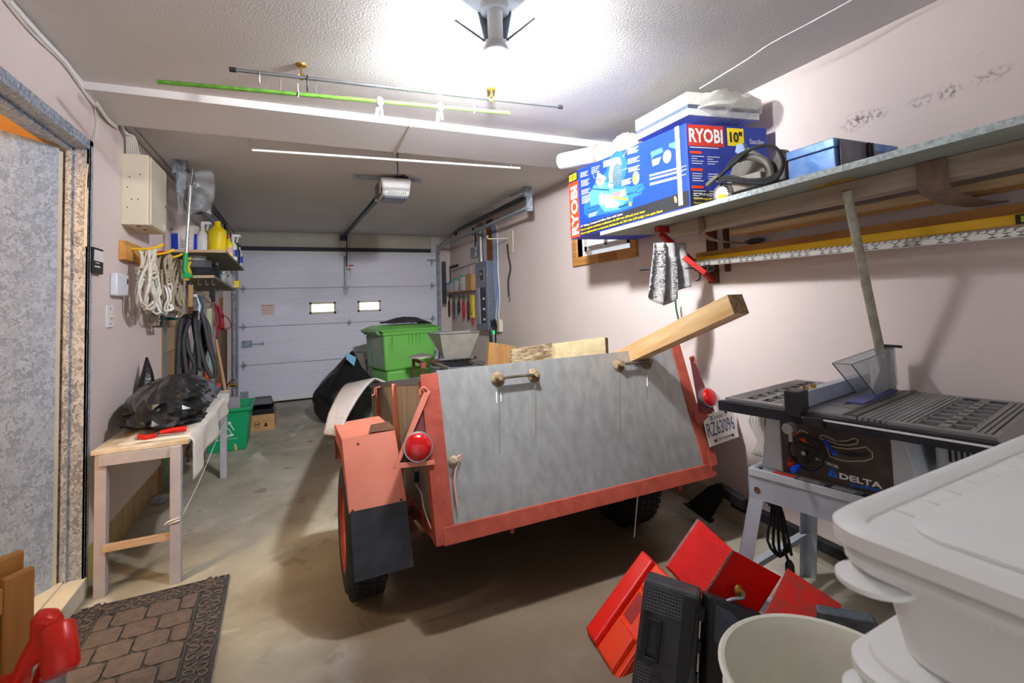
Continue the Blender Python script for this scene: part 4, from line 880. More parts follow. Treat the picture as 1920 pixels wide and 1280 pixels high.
# licence plate
n0=TG(1310,784); pl_u=V((.955,.20,0)).normalized(); 
pt_tl=TG(1312,781)+n*.02
dlow=(TG(1322,848)-TG(1306,781)).normalized()
Wp,Hp=.29,.158
F=Face2(pt_tl+dlow*Hp,pl_u,-dlow)
mb=MB(); 
plate=mk('licence_plate',MB().obox(F.o,F.x*Wp,F.y*Hp,-F.n*.003),mat('plate_white',rgb(214,212,204),.4,.1,.1,20),tr,bevel=.001,label='worn white licence plate with blue lettering')
M_pb=mat('plate_blue',rgb(62,78,118),.5,0,.1,40)
text('RZ63096',F.p(.012,.045),F.x,F.y,.072,M_pb,plate,width=.262,bold=.01)
text('Québec',F.p(.085,.122),F.x,F.y,.026,M_pb,plate,width=.10)
text('Je me souviens',F.p(.07,.012),F.x,F.y,.020,M_ink,plate,width=.15)
mb=MB()
for i_ in range(2):
    for j_ in range(2): F.rect(mb,.062+i_*.011,.124+j_*.013,.071+i_*.011,.134+j_*.013,.0012)
mk('flag_mark',mb,M_pb,plate)
for (u,v) in ((.06,.02),(.23,.02),(.22,.145)): 
    q=F.p(u,v); mk('plate_bolt',MB().cyl(q,q+F.n*.006,.008,8),M_rust,plate)
mk('plate_bracket',MB().prism([TG(1296,772),TG(1325,780),TG(1306,800),TG(1300,790)],n*.02),M_tred,tr); mk('plate_bracket',MB().prism([TG(1322,846),TG(1336,850),TG(1340,870),TG(1330,875)],n*.02),M_tred,tr)
# contents
D=lambda x,y,s: ray(x,y)*s+V((0,0,CAM_Z))
b0=D(1377,573,2.02); b1=D(1247,635,2.40); bd=(b1-b0).normalized()
up=(V((0,0,1))-bd*bd.z).normalized(); sd=bd.cross(up)
mbm=MB(); ang=math.radians(-4); 
beam=thing('timber_beam','thick square timber beam sticking up out of the trailer over the tailgate','beam',b0-bd*.02)
beam.rotation_euler=bd.to_track_quat('X','Z').to_euler()
def bpart(nm,x0,x1,h,m,**k):
    o=mk(nm,MB().box((x0,-h,-h),(x1,h,h)),m,None,**k); me=o.data; off=V(o.location)
    for v in me.vertices: v.co=v.co+off
    o.location=(0,0,0); o.parent=beam; return o
bpart('beam_timber',0,1.24,.044,wood('beam_wood',rgb(224,192,144),rgb(190,146,92),'x',.6,9),bevel=.003)
bpart('sawn_end',-.002,-.0005,.042,mat('end_grain',rgb(150,118,82),.85,0,.3,60,.4,90,col2=rgb(92,68,46)),label='dark brown sawn end grain')
if 0: tag(beam,'thick square timber beam sticking up out of the trailer over the tailgate','beam')
q=b0.lerp(b1,.55)
tag(mk('board_end',MB().prism([PY(960,655,3.05),PY(1040,643,3.05),PY(1044,700,3.05),PY(960,712,3.05)],(0,.04,0)),mat('osb_grained',rgb(176,156,124),.8,0,.4,18,.3,40,col2=rgb(104,84,60),contrast=.12,stretch=(1,1,3)),bevel=.002),'dark grained board standing in the trailer left of the pale board','board')
t=thing('pale_board','pale yellow wooden board standing in the trailer beside the beam','board',PY(1090,690,3.0))
mk('board_face',MB().prism([PY(1041,645,3.0),PY(1135,632,3.0),PY(1138,690,3.0),PY(1044,705,3.0)],(0,.05,0)),mat('pale_osb',rgb(222,206,164),.8,0,.14,14,.3,60,col2=rgb(188,168,124)),t,bevel=.002)
mk('board_edge',MB().prism([PY(1135,632,2.995),PY(1140,634,3.02),PY(1142,690,3.02),PY(1138,690,2.995)],(0,.05,0)),M_rust,t)
tag(mk('plywood_piece',MB().prism([PY(917,641,3.7),PY(962,648,3.7),PY(968,652,3.7),PY(968,720,3.7),PY(912,724,3.7)],(0,.04,0)),wood('brown_plywood',rgb(176,134,80),rgb(136,96,50),'z',.8),bevel=.002),'brown plywood piece with ragged edge standing at the trailer front','board')
# carpet
M_carp=mat('grey_carpet',rgb(176,168,164),.95,0,.12,90,.6,160)
def cf(u,v):
    top=PX(657+46*u,722-8*u,TA.x-.02); top.z+=.02
    bot=V((.115+.07*u,2.56-.10*u,.735))
    k=v; p=top.lerp(bot,k); p.z+=.06*math.sin(math.pi*k)*(1-u*.5)-.0; 
    if v>.9: p.z-=(v-.9)*.4; 
    return p
def cf2(u,v):
    if v<.15: p=cf(u,0); p.x+=.10*(1-v/.15)-.0; p.z-=.10*(1-v/.15)*.5; return p
    return cf(u,(v-.15)/.85)
tag(mk('carpet_strip',MB().grid(cf2,10,24),M_carp,smooth=True,solid=.012),'grey carpet strip draped from the trailer side onto the fender','carpet')
# ================= BACK OF THE GARAGE =================
def rotz(a): return Matrix.Rotation(a,3,'Z')
bc=V((1.235,6.35,0)); BR=rotz(math.radians(14))
M_bin=mat('bin_green',rgb(124,204,98),.45,0,.06,4); M_bing=mat('bin_worn_grey',rgb(176,182,178),.5,0,.2,6,.1,40,col2=rgb(90,150,96),contrast=.3,stretch=(1,1,.5))
t=thing('wheelie_bin','large green waste bin with closed lid in front of the garage door','bin',bc)
def Bp(x,y,z): return bc+BR@V((x,y,z))
def bfr(z,wx,wy): return [Bp(-wx,-wy,z),Bp(wx,-wy,z),Bp(wx,wy,z),Bp(-wx,wy,z)]
def frus(mb,lev):
    for (z0,a0_,b0_),(z1,a1_,b1_) in zip(lev,lev[1:]): mb.hexa(bfr(z0,a0_,b0_)+bfr(z1,a1_,b1_))
    return mb
mk('bin_body',frus(MB(),[(.05,.26,.22),(.52,.31,.26)]).hexa(bfr(.52,.335,.275)+bfr(.97,.36,.30)),M_bin,t,bevel=.03,smooth=True)
mk('rim_band',frus(MB(),[(.955,.375,.315),(1.0,.385,.325)]),M_bin,t,bevel=.008)
mk('worn_side',MB().add([Bp(-.3385,-.24,.56),Bp(-.3385,.25,.56),Bp(-.3605,.28,.94),Bp(-.3605,-.27,.94)],[(0,1,2,3)]),M_bing,t)
lid=mk('lid',frus(MB(),[(1.0,.395,.335),(1.025,.39,.33),(1.07,.30,.24)]),M_bin,t,bevel=.012,smooth=True)
mk('lid_edge',MB().box((0,0,0),(0,0,0)).hexa(bfr(1.005,.41,.345)+bfr(1.022,.41,.345)),M_bin,lid,bevel=.006)
for dx in (-.27,-.05,.0,.05,.1,.28): mk('rib',MB().prism([Bp(dx,-.318,.95),Bp(dx,-.31,.80 if abs(dx)<.2 else .74),Bp(dx,-.345,.95)],BR@V((.008,0,0))),M_bin,t)
mk('hinge_bar',MB().cyl(Bp(-.42,-.24,1.0),Bp(-.42,.24,1.0),.018,12).bar(Bp(-.38,-.2,.97),Bp(-.42,-.2,1.0),.03,.03).bar(Bp(-.38,.2,.97),Bp(-.42,.2,1.0),.03,.03),M_bing,t,smooth=True)
for s in (-1,1): mk('wheel',MB().cyl(Bp(-.24,s*.24,.09),Bp(-.24,s*.29,.09),.09,20),M_rubber,t,smooth=True)
mk('front_foot',MB().box((0,0,0),(0,0,0)).hexa(bfr(0,.25,.2)+bfr(.05,.26,.21)),M_bin,t)
def mesh_bag(u,v):
    p=Bp(-.22+.56*u,-.20+.36*v,1.105+.055*math.sin(math.pi*u)*math.sin(math.pi*v)+.015*noise.noise(V((u*5,v*5,1)))-.05*max(0,u-.8)*3); return p
tag(mk('garden_bag',MB().grid(mesh_bag,22,16),mat('dark_fabric',rgb(62,56,64),.8,0,.15,60,.3,90),smooth=True,solid=.02),'folded dark fabric bag lying on top of the green bin','bag')
tag(mk('black_strap',MB().tube(smoothpath([Bp(.40,-.2,.97),Bp(.43,-.25,.85),Bp(.42,-.25,.65),Bp(.36,-.28,.5)],4),.008,7),M_black,smooth=True),'black strap hanging from the right side of the green bin','strap')
# black garbage bag
gb=V((.50,6.08,0))
def gbag():
    mb=MB(); vs=[];nu,nv=60,34
    for j in range(nv+1):
        v=j/nv; z=.80*v; r=.27*(math.sin(math.pi*min(1,.18+.62*v+.2*v*v))**.6) if v<.97 else .05
        r=.285*(1-v**3.2)*(.82+.35*math.sin(math.pi*min(v*1.3,1))) *(1.0 if v>.04 else .86)
        for i in range(nu):
            th=2*math.pi*i/nu; d=V((math.cos(th),math.sin(th),v*1.6))
            k=1+.10*(1-abs(noise.noise(d*1.6+V((3,1,7))))*2)+.06*(1-abs(noise.noise(V((d.x*3.5,d.y*3.5,v*7))))*2)
            vs.append(gb+V((math.cos(th)*r*k+.10*v*v,math.sin(th)*r*.85*k,z)))
    fs=[(j*nu+i,j*nu+(i+1)%nu,(j+1)*nu+(i+1)%nu,(j+1)*nu+i) for j in range(nv) for i in range(nu)]
    fs.append(tuple(range(nu-1,-1,-1))); mb.add(vs,fs); return mb
t=thing('garbage_bag','full black garbage bag standing left of the green bin','bag',gb)
mk('bag_film',gbag(),M_bag,t,smooth=True)
mk('blue_flap',MB().prism(pp([(648,672),(656,664),(668,670),(664,686)],5.84),(0,.006,0)).prism(pp([(645,668),(650,661),(658,664),(654,670)],5.9),(0,.006,0)),mat('light_blue_film',rgb(120,186,216),.4,0,.1),t)
t=thing('grey_canister','grey plastic canister half hidden between the garbage bag and the bin','canister',PY(672,700,6.95)-V((0,0,PY(672,700,6.95).z)))
cc=V((PY(672,660,6.95).x,6.95,0))
mk('canister_body',MB().lathe([(.11,0),(.12,.02),(.12,.50),(.11,.53),(.115,.54),(.115,.6),(.09,.61),(.088,.68),(.098,.70)],cc,22),mat('canister_grey',rgb(138,132,124),.5,0,.08),t,smooth=True)
mk('cap_hole',MB().lathe([(.075,.702),(.07,.705)],cc,18),M_black,t)
# hopper, steel tub and stand
hy=4.95
rim=[PY(811,622,5.25),PY(825,628,4.85),PY(899,621,4.85),PY(880,616,5.25)]
zr=.5*(rim[1].z+rim[2].z)
rim=[V((1.30,5.22,zr)),V((PY(825,628,4.85).x,4.85,zr)),V((PY(899,621,4.85).x,4.85,zr)),V((PY(880,616,5.25).x+.02,5.25,zr))]
bot=[V((rim[1].x+.10,5.12,zr-.27)),V((rim[1].x+.06,4.92,zr-.27)),V((rim[2].x-.10,4.92,zr-.27)),V((rim[2].x-.12,5.12,zr-.27))]
t=thing('grape_crusher','galvanized hopper crusher resting on a frame over the steel tub','hopper',(1.55,5.0,.6))
M_hop=mat('hopper_sheet',rgb(196,192,180),.45,.4,.12,9,.05,40)
mb=MB()
for k in range(4): mb.add([bot[k],bot[(k+1)%4],rim[(k+1)%4],rim[k]],[(0,1,2,3)])
mk('hopper_panel',mb,M_hop,t,solid=.004)
mk('hopper_rim',MB().tube([rim[0],rim[1],rim[2],rim[3]],.008,6,closed=True),M_steel,t)
zb=zr-.27
mk('roller_bar',MB().cyl((rim[1].x,4.93,zb),(rim[2].x-.05,4.93,zb),.014,10),M_steel,t,smooth=True)
for k in range(5): 
    x=rim[1].x+.08+k*.07; mk('roller_knob',MB().lathe([(.018,-.01),(.02,0),(.018,.01)],(x,4.93,zb),10,(1,0,0)),M_steel,t)
for x in (rim[1].x-.01,rim[2].x-.07): mk('frame_tube',MB().bar((x,4.50,zb-.045),(x-.0,5.3,zb-.045),.03,.03),mat('frame_grey_brown',rgb(150,140,128),.5,.3,.15,20),t,bevel=.002)
mk('cross_tube',MB().bar((rim[1].x-.06,5.02,zb-.015),(rim[2].x+.02,5.02,zb-.015),.03,.03),M_rust,t)
tb=V((1.56,4.98,0)); tr_=.29; th_=zb-.066
t=thing('steel_tub','ribbed grey steel tub under the hopper crusher behind the trailer','tub',tb)
prof=[(.25,0),(.255,.02)]
for k in range(int(th_/.06)): z=.03+k*.06; prof+= [(tr_-.01,z),(tr_,z+.02),(tr_-.01,z+.045)]
prof=[(r*(.9+.1*z/th_),z) for r,z in prof]+[(tr_+.006,th_-.01),(tr_+.008,th_),(tr_-.01,th_),(tr_-.02,th_-.1)]
mk('tub_body',MB().lathe(prof,tb,40,caps=False),mat('tub_blue_grey',rgb(150,158,172),.4,.4,.12,10),t,smooth=True)
mk('tub_bottom',MB().lathe([(.25,.03),(.0,.03)],tb,30,caps=False),M_dark,t)
t=thing('red_stand','rusty red iron stand leg beside the steel tub','stand',(1.20,5.1,0))
mk('stand_tube',MB().bar((1.225,5.15,0),(1.225,5.15,.70),.03,.03).bar((1.225,5.15,.69),(1.225,5.6,.69),.03,.03).bar((1.225,5.6,0),(1.225,5.6,.70),.03,.03),M_rust,t,bevel=.002)
mk('red_cap',MB().box((1.20,5.12,.64),(1.25,5.18,.70)),mat('faded_red',rgb(176,84,80),.6,0,.1),t)
mk('stand_plate',MB().lathe([(.14,.71),(.13,.73),(.02,.76)],(1.30,5.55,0),20),M_hop,t,smooth=True)
# ---- right rear wall ----
t=thing('breaker_box','grey electrical breaker panel with open cover on the right wall','panel',(WR,5.9,.97))
xp=WR-.11; pz0,pz1=PX(905,618,xp).z,PX(905,490,xp).z; py0,py1=PX(914,540,xp).y,PX(892,540,xp).y
M_pg=mat('panel_grey',rgb(128,134,148),.4,.3,.06,8)
mk('panel_case',MB().box((xp,py0,pz0),(WR,py1,pz1)),M_pg,t,bevel=.003)
zz=lambda f:pz0+(pz1-pz0)*f
mk('meter_window',MB().box((xp-.004,py0+.1,zz(.70)),(xp-.0005,py1-.1,zz(.92))),M_pg,t,bevel=.003)
mk('main_breaker',MB().box((xp-.012,py0+.13,zz(.73)),(xp-.0045,py0+.24,zz(.87))),M_black,t); mk('rating_label',MB().box((xp-.0135,py0+.15,zz(.80)),(xp-.0125,py0+.22,zz(.84))),mat('tan_label',rgb(190,160,130),.6,0,0),t)
mk('breaker_recess',MB().box((xp-.003,py0+.08,zz(.10)),(xp-.0006,py0+.24,zz(.62))),M_black,t)
for k in range(9): mk('breaker',MB().box((xp-.012,py0+.10,zz(.14+.05*k)),(xp-.0035,py0+.16,zz(.17+.05*k))),M_dark if k%3 else M_white,t)
mk('cover_door',MB().obox((xp-.006,py0+.26,zz(.08)),(-.01,.006,0),(0,py1-py0-.32,0),(0,0,(pz1-pz0)*.54)),mat('door_grey',rgb(150,156,174),.35,.3,.04),t,bevel=.002)
mb=MB()
for k in range(6): mk('cable_gland',MB().cyl((xp+.03+.012*(k%2),py0,pz0+.10+k*.06),(xp+.03+.012*(k%2),py0-.025,pz0+.10+k*.06),.011,8),M_steel,t)
t=thing('conduit','vertical grey conduit pipe rising from the breaker panel to the ceiling','pipe',(WR-.07,py1-.1,pz1))
mk('conduit_pipe',MB().cyl((WR-.07,py1-.14,pz1),(WR-.07,py1-.14,ZC-.05),.035,14),mat('conduit_grey',rgb(160,162,164),.4,.5,.06),t,smooth=True)
mk('clamp',MB().cyl((WR-.07,py1-.14,pz1+.02),(WR-.07,py1-.14,pz1+.05),.042,14),M_steel,t)
tag(mk('wall_board',MB().box((WR-.025,py0+.02,pz1+.005),(WR,py0+.2,ZC-.04)),M_rust if False else wood('rust_board',rgb(150,92,58),rgb(110,66,40),'z')),'brown board on the wall behind the conduit above the breaker panel','board')
cols=[M_cab,mat('blue_cable',rgb(70,120,180),.5,0,.05),M_cab,mat('blue_cable',rgb(70,120,180),.5,0,.05),M_cab]
for k in range(5):
    y=py0-.03-.03*k; x=WR-.015-.006*(k%2)
    lab5=('white cable beside the breaker panel, closest to the panel','blue cable beside the breaker panel, second from the panel','white cable between two blue ones beside the breaker panel','blue cable beside the breaker panel, fourth from the panel','white cable beside the breaker panel, farthest from the panel')
    tag(mk('wall_cable',MB().tube(smoothpath([(x,y+.05,ZC-.08),(x,y,ZC-.3),(x,y+.01,1.7),(x,y-.02,1.4),(x-.01,y+.02*(k%3),1.15),(x,y,1.0+.02*k)],4),.009,6),cols[k],smooth=True),
        lab5[k],'cable','cables beside the breaker panel' )
t=thing('cable_junction','small cream junction with dark fittings below the cables','box',(WR,py0-.12,.93))
mk('junction_box',MB().box((WR-.05,py0-.2,.95),(WR,py0-.06,1.10)),M_cream,t,bevel=.003); mk('fittings',crumple((WR-.06,py0-.06,1.02),.03,.07,.07,.3,9,4,18,12,False),M_dark,t)
y1_=PX(889,473,WR-.03).y; z1_=PX(889,483,WR-.03).z; z2_=PX(889,464,WR-.03).z
t=thing('switch_box','small grey metal switch box above the jar shelf','switch',(WR,y1_,z1_))
mk('box_body',MB().box((WR-.05,y1_-.12,z1_),(WR,y1_+.10,z2_)),M_steel,t,bevel=.002); mk('flex_cable',MB().tube(smoothpath([(WR-.03,y1_-.05,z2_),(WR-.03,y1_-.08,z2_+.15),(WR-.03,y1_+.02,z2_+.28),(WR-.03,y1_+.05,ZC-.15)],4),.010,7),M_black,t,smooth=True)
# jar shelf
js0,js1=PX(892,541,WR-.1).y,PX(834,548,WR-.1).y
t=thing('jar_shelf','narrow wooden shelf with screw jars beside the breaker panel','shelf',(WR,(js0+js1)/2,1.5))
sz=PX(862,545,WR-.12).z
mk('board',MB().box((WR-.14,js0+.05,sz-.018),(WR,min(js1,7.45),sz)),wood('shelf_wood',rgb(196,142,104),rgb(150,100,66),'y'),t,bevel=.002)
gl=mat('jar_contents_brown',rgb(150,120,96),.5,.2,.4,60)
for k,(px,r,h,lc,lab) in enumerate(((841,.05,.13,'blue','farthest jar of screws with a blue lid on the wall shelf'),(847,.05,.14,'blue','second jar with a blue lid on the wall shelf'),(856,.055,.17,'green','tall jar with a green lid in the middle of the wall shelf'),(870,.07,.20,'green','largest jar with a green lid on the wall shelf'))):
    y=PX(px,530,WR-.08).y; c=V((WR-.075,y,sz))
    j=thing('screw_jar',lab,'jar',c,'screw jars on the wall shelf')
    mk('glass',MB().lathe([(r*.95,0),(r,.01),(r,h*.85),(r*.85,h)],c,20),M_clear,j,smooth=True); mk('contents',MB().lathe([(r*.9,.004),(r*.9,h*.6)],c,16),gl,j)
    mk('lid',MB().lathe([(r*.98,h),(r*.98,h+.022)],c,20),mat('lid_'+lc,rgb(40,150,120) if lc=='green' else rgb(50,140,180),.4,0,.05),j,smooth=True)
y=PX(884,520,WR-.09).y
tag(mk('wood_block',MB().box((WR-.13,y-.09,sz),(WR-.03,y+.14,sz+.22)),wood('block_wood',rgb(206,160,100),rgb(176,128,70),'z'),bevel=.004),'light wooden block at the near end of the jar shelf','block')
# hanging tools under it
rr=random.Random(5)
M_trust=mat('old_tool_steel',rgb(120,108,100),.5,.6,.3,50,.2,60)
names=[('pliers','rust brown pliers hanging farthest under the jar shelf',M_rust),('wrench','long dark wrench hanging second under the jar shelf',M_trust),('snips','dark snips hanging third under the jar shelf',M_dark),('pliers','pliers with red grips hanging in the middle under the jar shelf',M_red),('pliers','brown handled pliers hanging next to the yellow level',M_rust)]
for k,(nm,lab,gm) in enumerate(names):
    px=842+k*9; xw=WR-.06; q=PX(px,560,xw); t=thing(nm,lab,'tool',(xw,q.y,q.z-.3)); zt=PX(px,553,xw).z; L_=(.36,.38,.28,.36,.36)[k]
    mk('hook',MB().tube([(WR-.0,q.y,zt+.02),(xw-.01,q.y,zt+.02),(xw-.01,q.y,zt+.0)],.004,5),M_steel,t)
    mk('jaws',MB().prism([(xw,q.y-.03,zt),(xw,q.y+.03,zt),(xw,q.y+.022,zt-.08),(xw,q.y,zt-.11),(xw,q.y-.022,zt-.08)],(.015,0,0)),M_trust,t,bevel=.002)
    mk('handle_grip',MB().tube(smoothpath([(xw,q.y+.012,zt-.09),(xw,q.y+.045,zt-.18),(xw,q.y+.02,zt-L_)],4),.011,7).tube(smoothpath([(xw,q.y-.012,zt-.09),(xw,q.y-.04,zt-.18),(xw,q.y-.015,zt-L_+.02)],4),.011,7),gm,t,smooth=True)
q=PX(839,600,WR-.05); tag(mk('thin_rod',MB().cyl((WR-.05,q.y,q.z+.12),(WR-.05,q.y+.02,q.z-.1),.006,6),M_rust),'thin rusty rod hanging under the jar shelf nearest the garage door','rod')
a_=PX(882,553,WR-.06);b_=PX(888,596,WR-.06)
t=thing('yellow_level','bright yellow level hanging upright with a red tip beside the breaker panel','level',(WR-.06,a_.y,b_.z))
mk('level_body',MB().box((WR-.07,b_.y,b_.z),(WR-.04,a_.y,a_.z)),M_yellow,t,bevel=.002); mk('red_tip',MB().box((WR-.065,b_.y+.03,b_.z-.09),(WR-.045,a_.y-.03,b_.z)),M_red,t); mk('vial',MB().box((WR-.073,b_.y+.02,b_.z+.05),(WR-.0705,a_.y-.02,b_.z+.07)),M_black,t)
mk('hanging_cord',MB().tube([(WR-.05,(a_.y+b_.y)/2,a_.z),(WR-.05,(a_.y+b_.y)/2,a_.z+.42)],.005,5),M_cab,t)
for k,px in enumerate((831,835)): 
    q=PY(px,530,7.45); tag(mk('black_rod',MB().box((q.x-.012,7.44,PY(px,570,7.45).z),(q.x+.012,7.46,PY(px,490,7.45).z)),mat('navy_rod',rgb(44,46,66),.5,0,.1)),('left' if k==0 else 'right')+' one of two dark upright bars beside the right door track','bar')
q=PX(846,500,WR-.01); t=thing('steel_square','dark steel square hanging above the jar shelf','square',(WR-.01,q.y,sz))
mk('long_arm',MB().box((WR-.012,PX(845,500,WR).y,sz+.02),(WR-.004,PX(843,500,WR).y,PX(844,499,WR).z)),M_dark,t); mk('short_arm',MB().box((WR-.012,PX(860,500,WR).y,PX(844,504,WR).z),(WR-.004,PX(843,500,WR).y,PX(844,499,WR).z)),M_dark,t)
tag(mk('metal_strip',MB().bar(PX(848,508,WR-.02),PX(890,492,WR-.02),.012,.02),M_steel),'thin bright metal strip on the wall above the jars','strip')
# hook plate with arm and bungee
t=thing('wall_hook_plate','cream wall plate with a long arm hook on the right wall','hook',(WR,PX(958,460,WR).y,PX(958,475,WR).z))
ya,yb_=PX(963,455,WR).y,PX(953,455,WR).y; za,zb_=PX(958,474,WR).z,PX(958,433,WR).z
mk('plate',MB().box((WR-.012,ya,za),(WR,yb_,zb_)),M_cream,t,bevel=.003)
mk('arm',MB().tube(smoothpath([(WR-.01,yb_-.03,zb_-.08),(WR-.15,yb_-.03,zb_-.085),(WR-.27,yb_-.03,zb_-.09),(WR-.275,yb_-.03,zb_-.05)],3),.008,8),M_cream,t,smooth=True)
tag(mk('bungee_strap',MB().tube(smoothpath([PX(951,457,WR-.03),PX(953,478,WR-.02),PX(957,503,WR-.02),PX(953,525,WR-.02),PX(954,556,WR-.02)],4),.011,7).tube(smoothpath([PX(954,556,WR-.02),PX(956,562,WR-.02),PX(953,566,WR-.02)],3),.004,5),mat('bungee_brown',rgb(72,60,58),.8,0,.2,60),smooth=True),'dark bungee strap hanging from the cream wall plate','strap')
# black paddle shaped device
c=PY(924,631,5.0)
t=thing('cable_reel_handle','black oval hand lamp with green light hanging below the breaker panel','lamp',c)
mk('case',MB().lathe([(.0,-.11),(.035,-.10),(.042,-.03),(.042,.04),(.03,.10),(.0,.115)],c,20,sy=.5),M_black,t,smooth=True)
mk('grey_strip',MB().box((c.x-.01,c.y-.028,c.z-.07),(c.x+.01,c.y-.019,c.z+.07)),M_steel,t,bevel=.002); mk('green_light',MB().box((c.x-.012,c.y-.032,c.z+.03),(c.x+.012,c.y-.0285,c.z+.07)),mat('green_led',rgb(40,220,110),.4,0,0,emit=.8),t)
mk('lamp_cord',MB().tube(smoothpath([c+V((0,0,-.11)),PY(921,668,5.0),PY(912,690,5.0),PY(906,700,5.05)],4),.008,6).tube(smoothpath([c+V((0,0,.1)),PY(920,600,5.2),V((WR-.08,py0-.05,1.03))],4),.007,6),M_black,t,smooth=True)
# recycling bin and box on the left
rb=[PZ(392,852,0),PZ(472,845,0)]
x0,x1=-.80,-.42; yb0,yb1=5.27,5.78
zt=PY(470,795,5.27).z
t=thing('recycling_bin','open green recycling crate with white arrows symbol beside the bench','bin',((x0+x1)/2,(yb0+yb1)/2,0))
M_rb=mat('recycle_green',rgb(14,160,102),.4,0,.05,5)
def ring4(mb,z,i,o0,z2,i2,o2):
    pass
h=.40
mb=MB()
def shell(x0,x1,y0,y1,z0,z1,fl,th):
    a=[(x0+fl,y0+fl,z0),(x1-fl,y0+fl,z0),(x1-fl,y1-fl,z0),(x0+fl,y1-fl,z0)]; b=[(x0,y0,z1),(x1,y0,z1),(x1,y1,z1),(x0,y1,z1)]
    ai=[(x0+fl+th,y0+fl+th,z0+th),(x1-fl-th,y0+fl+th,z0+th),(x1-fl-th,y1-fl-th,z0+th),(x0+fl+th,y1-fl-th,z0+th)]; bi=[(x0+th,y0+th,z1),(x1-th,y0+th,z1),(x1-th,y1-th,z1),(x0+th,y1-th,z1)]
    v=a+b+ai+bi; f=[(3,2,1,0),(8,9,10,11)]
    for k in range(4):
        j=(k+1)%4; f+=[(k,j,4+j,4+k),(8+j,8+k,12+k,12+j),(4+k,4+j,12+j,12+k)]
    return v,f
v,f=shell(x0,x1,yb0,yb1,.005,h,.035,.012)
mk('crate_body',MB().add(v,f),M_rb,t)
mk('crate_rim',MB().box((x0-.02,yb0-.02,h-.03),(x1+.02,yb0+.008,h)).box((x0-.02,yb1-.008,h-.03),(x1+.02,yb1+.02,h)).box((x0-.02,yb0,h-.03),(x0+.008,yb1,h)).box((x1-.008,yb0,h-.03),(x1+.02,yb1,h)),M_rb,t,bevel=.006)
F=Face2((x0+.035,yb0+.035,.005),(1,0,0),V((0,-.035,.395)).normalized())
W2=x1-x0-.07; cu,cv=W2*.5,.20
mb=MB()
for k in range(3):
    a=math.radians(90+120*k); b=math.radians(90+120*(k+1))
    pa=(cu+.062*math.cos(a+.35),cv+.062*math.sin(a+.35)); pb=(cu+.062*math.cos(b-.45),cv+.062*math.sin(b-.45))
    F.line(mb,[pa,pb],.008,.002)
    dx,dy=pb[0]-pa[0],pb[1]-pa[1]; l=math.hypot(dx,dy); dx/=l;dy/=l
    F.poly(mb,[(pb[0]-dy*.018,pb[1]+dx*.018),(pb[0]+dy*.018,pb[1]-dx*.018),(pb[0]+dx*.028,pb[1]+dy*.028)],.002)
F.rect(mb,cu-.09,.11,cu+.09,.114,.002)
mk('recycling_symbol',mb,M_wink,t)
tag(mk('grey_lid_piece',MB().prism([(x0+.06,yb0+.10,.14),(x0+.30,yb0+.02,.30),(x0+.30,yb0+.02,.50),(x0+.06,yb0+.10,.50)],(0,.01,0)),mat('grey_sheet',rgb(170,166,172),.5,0,.05)),'grey sheet piece standing inside the green recycling crate','sheet')
cx0,cx1,cy0,cy1=-.48,-.235,6.03,6.45
t=thing('cardboard_box','low brown cardboard box holding black plastic near the garage door','box',((cx0+cx1)/2,(cy0+cy1)/2,0))
M_card=mat('cardboard',rgb(196,152,104),.8,0,.08,12)
v,f=shell(cx0,cx1,cy0,cy1,0,.17,.0,.006); mk('box_walls',MB().add(v,f),M_card,t)
F=Face2((cx0,cy0,0),(1,0,0),(0,0,1)); mb=MB()
for r_ in (.032,.026): 
    for k in range(16):
        a0_=2*math.pi*k/16; 
        if k%4!=3: F.line(mb,[(.07+r_*math.cos(a0_),.07+r_*math.sin(a0_)),(.07+r_*math.cos(a0_+.33),.07+r_*math.sin(a0_+.33))],.004)
F.rect(mb,.05,.065,.09,.075); F.rect(mb,.125,.1,.19,.104); F.poly(mb,[(.14,.04),(.175,.04),(.165,.08),(.15,.08)]); mk('printed_marks',mb,M_ink,t)
tag(mk('black_plastic_tray',MB().add(*shell(cx0+.008,cx1-.008,cy0+.01,cy1-.01,.02,.22,.0,.01)),M_bag),'shiny black plastic tray sitting in the cardboard box','tray')
tag(mk('black_tray_lid',MB().hexa([(cx0+.0,cy1-.18,.235),(cx1-.03,cy1-.18,.235),(cx1-.03,cy1+.0,.235),(cx0,cy1,.235),(cx0+.02,cy1-.16,.31),(cx1-.05,cy1-.16,.31),(cx1-.05,cy1-.02,.31),(cx0+.02,cy1-.02,.31)]),mat('grey_black_plastic',rgb(84,84,90),.5,0,.1),bevel=.01),'grey black plastic casing on top of the tray in the cardboard box','case')
p=PZ(582,828,0); tag(mk('leaf_scrap',MB().prism([p+V((-.03,0,.001)),p+V((0,-.02,.001)),p+V((.035,.0,.001)),p+V((.01,.03,.001))],(0,0,.004)),wood('scrap',rgb(170,130,70),rgb(130,96,50))),'small brown wood scrap lying on the floor left of the trailer','scrap')
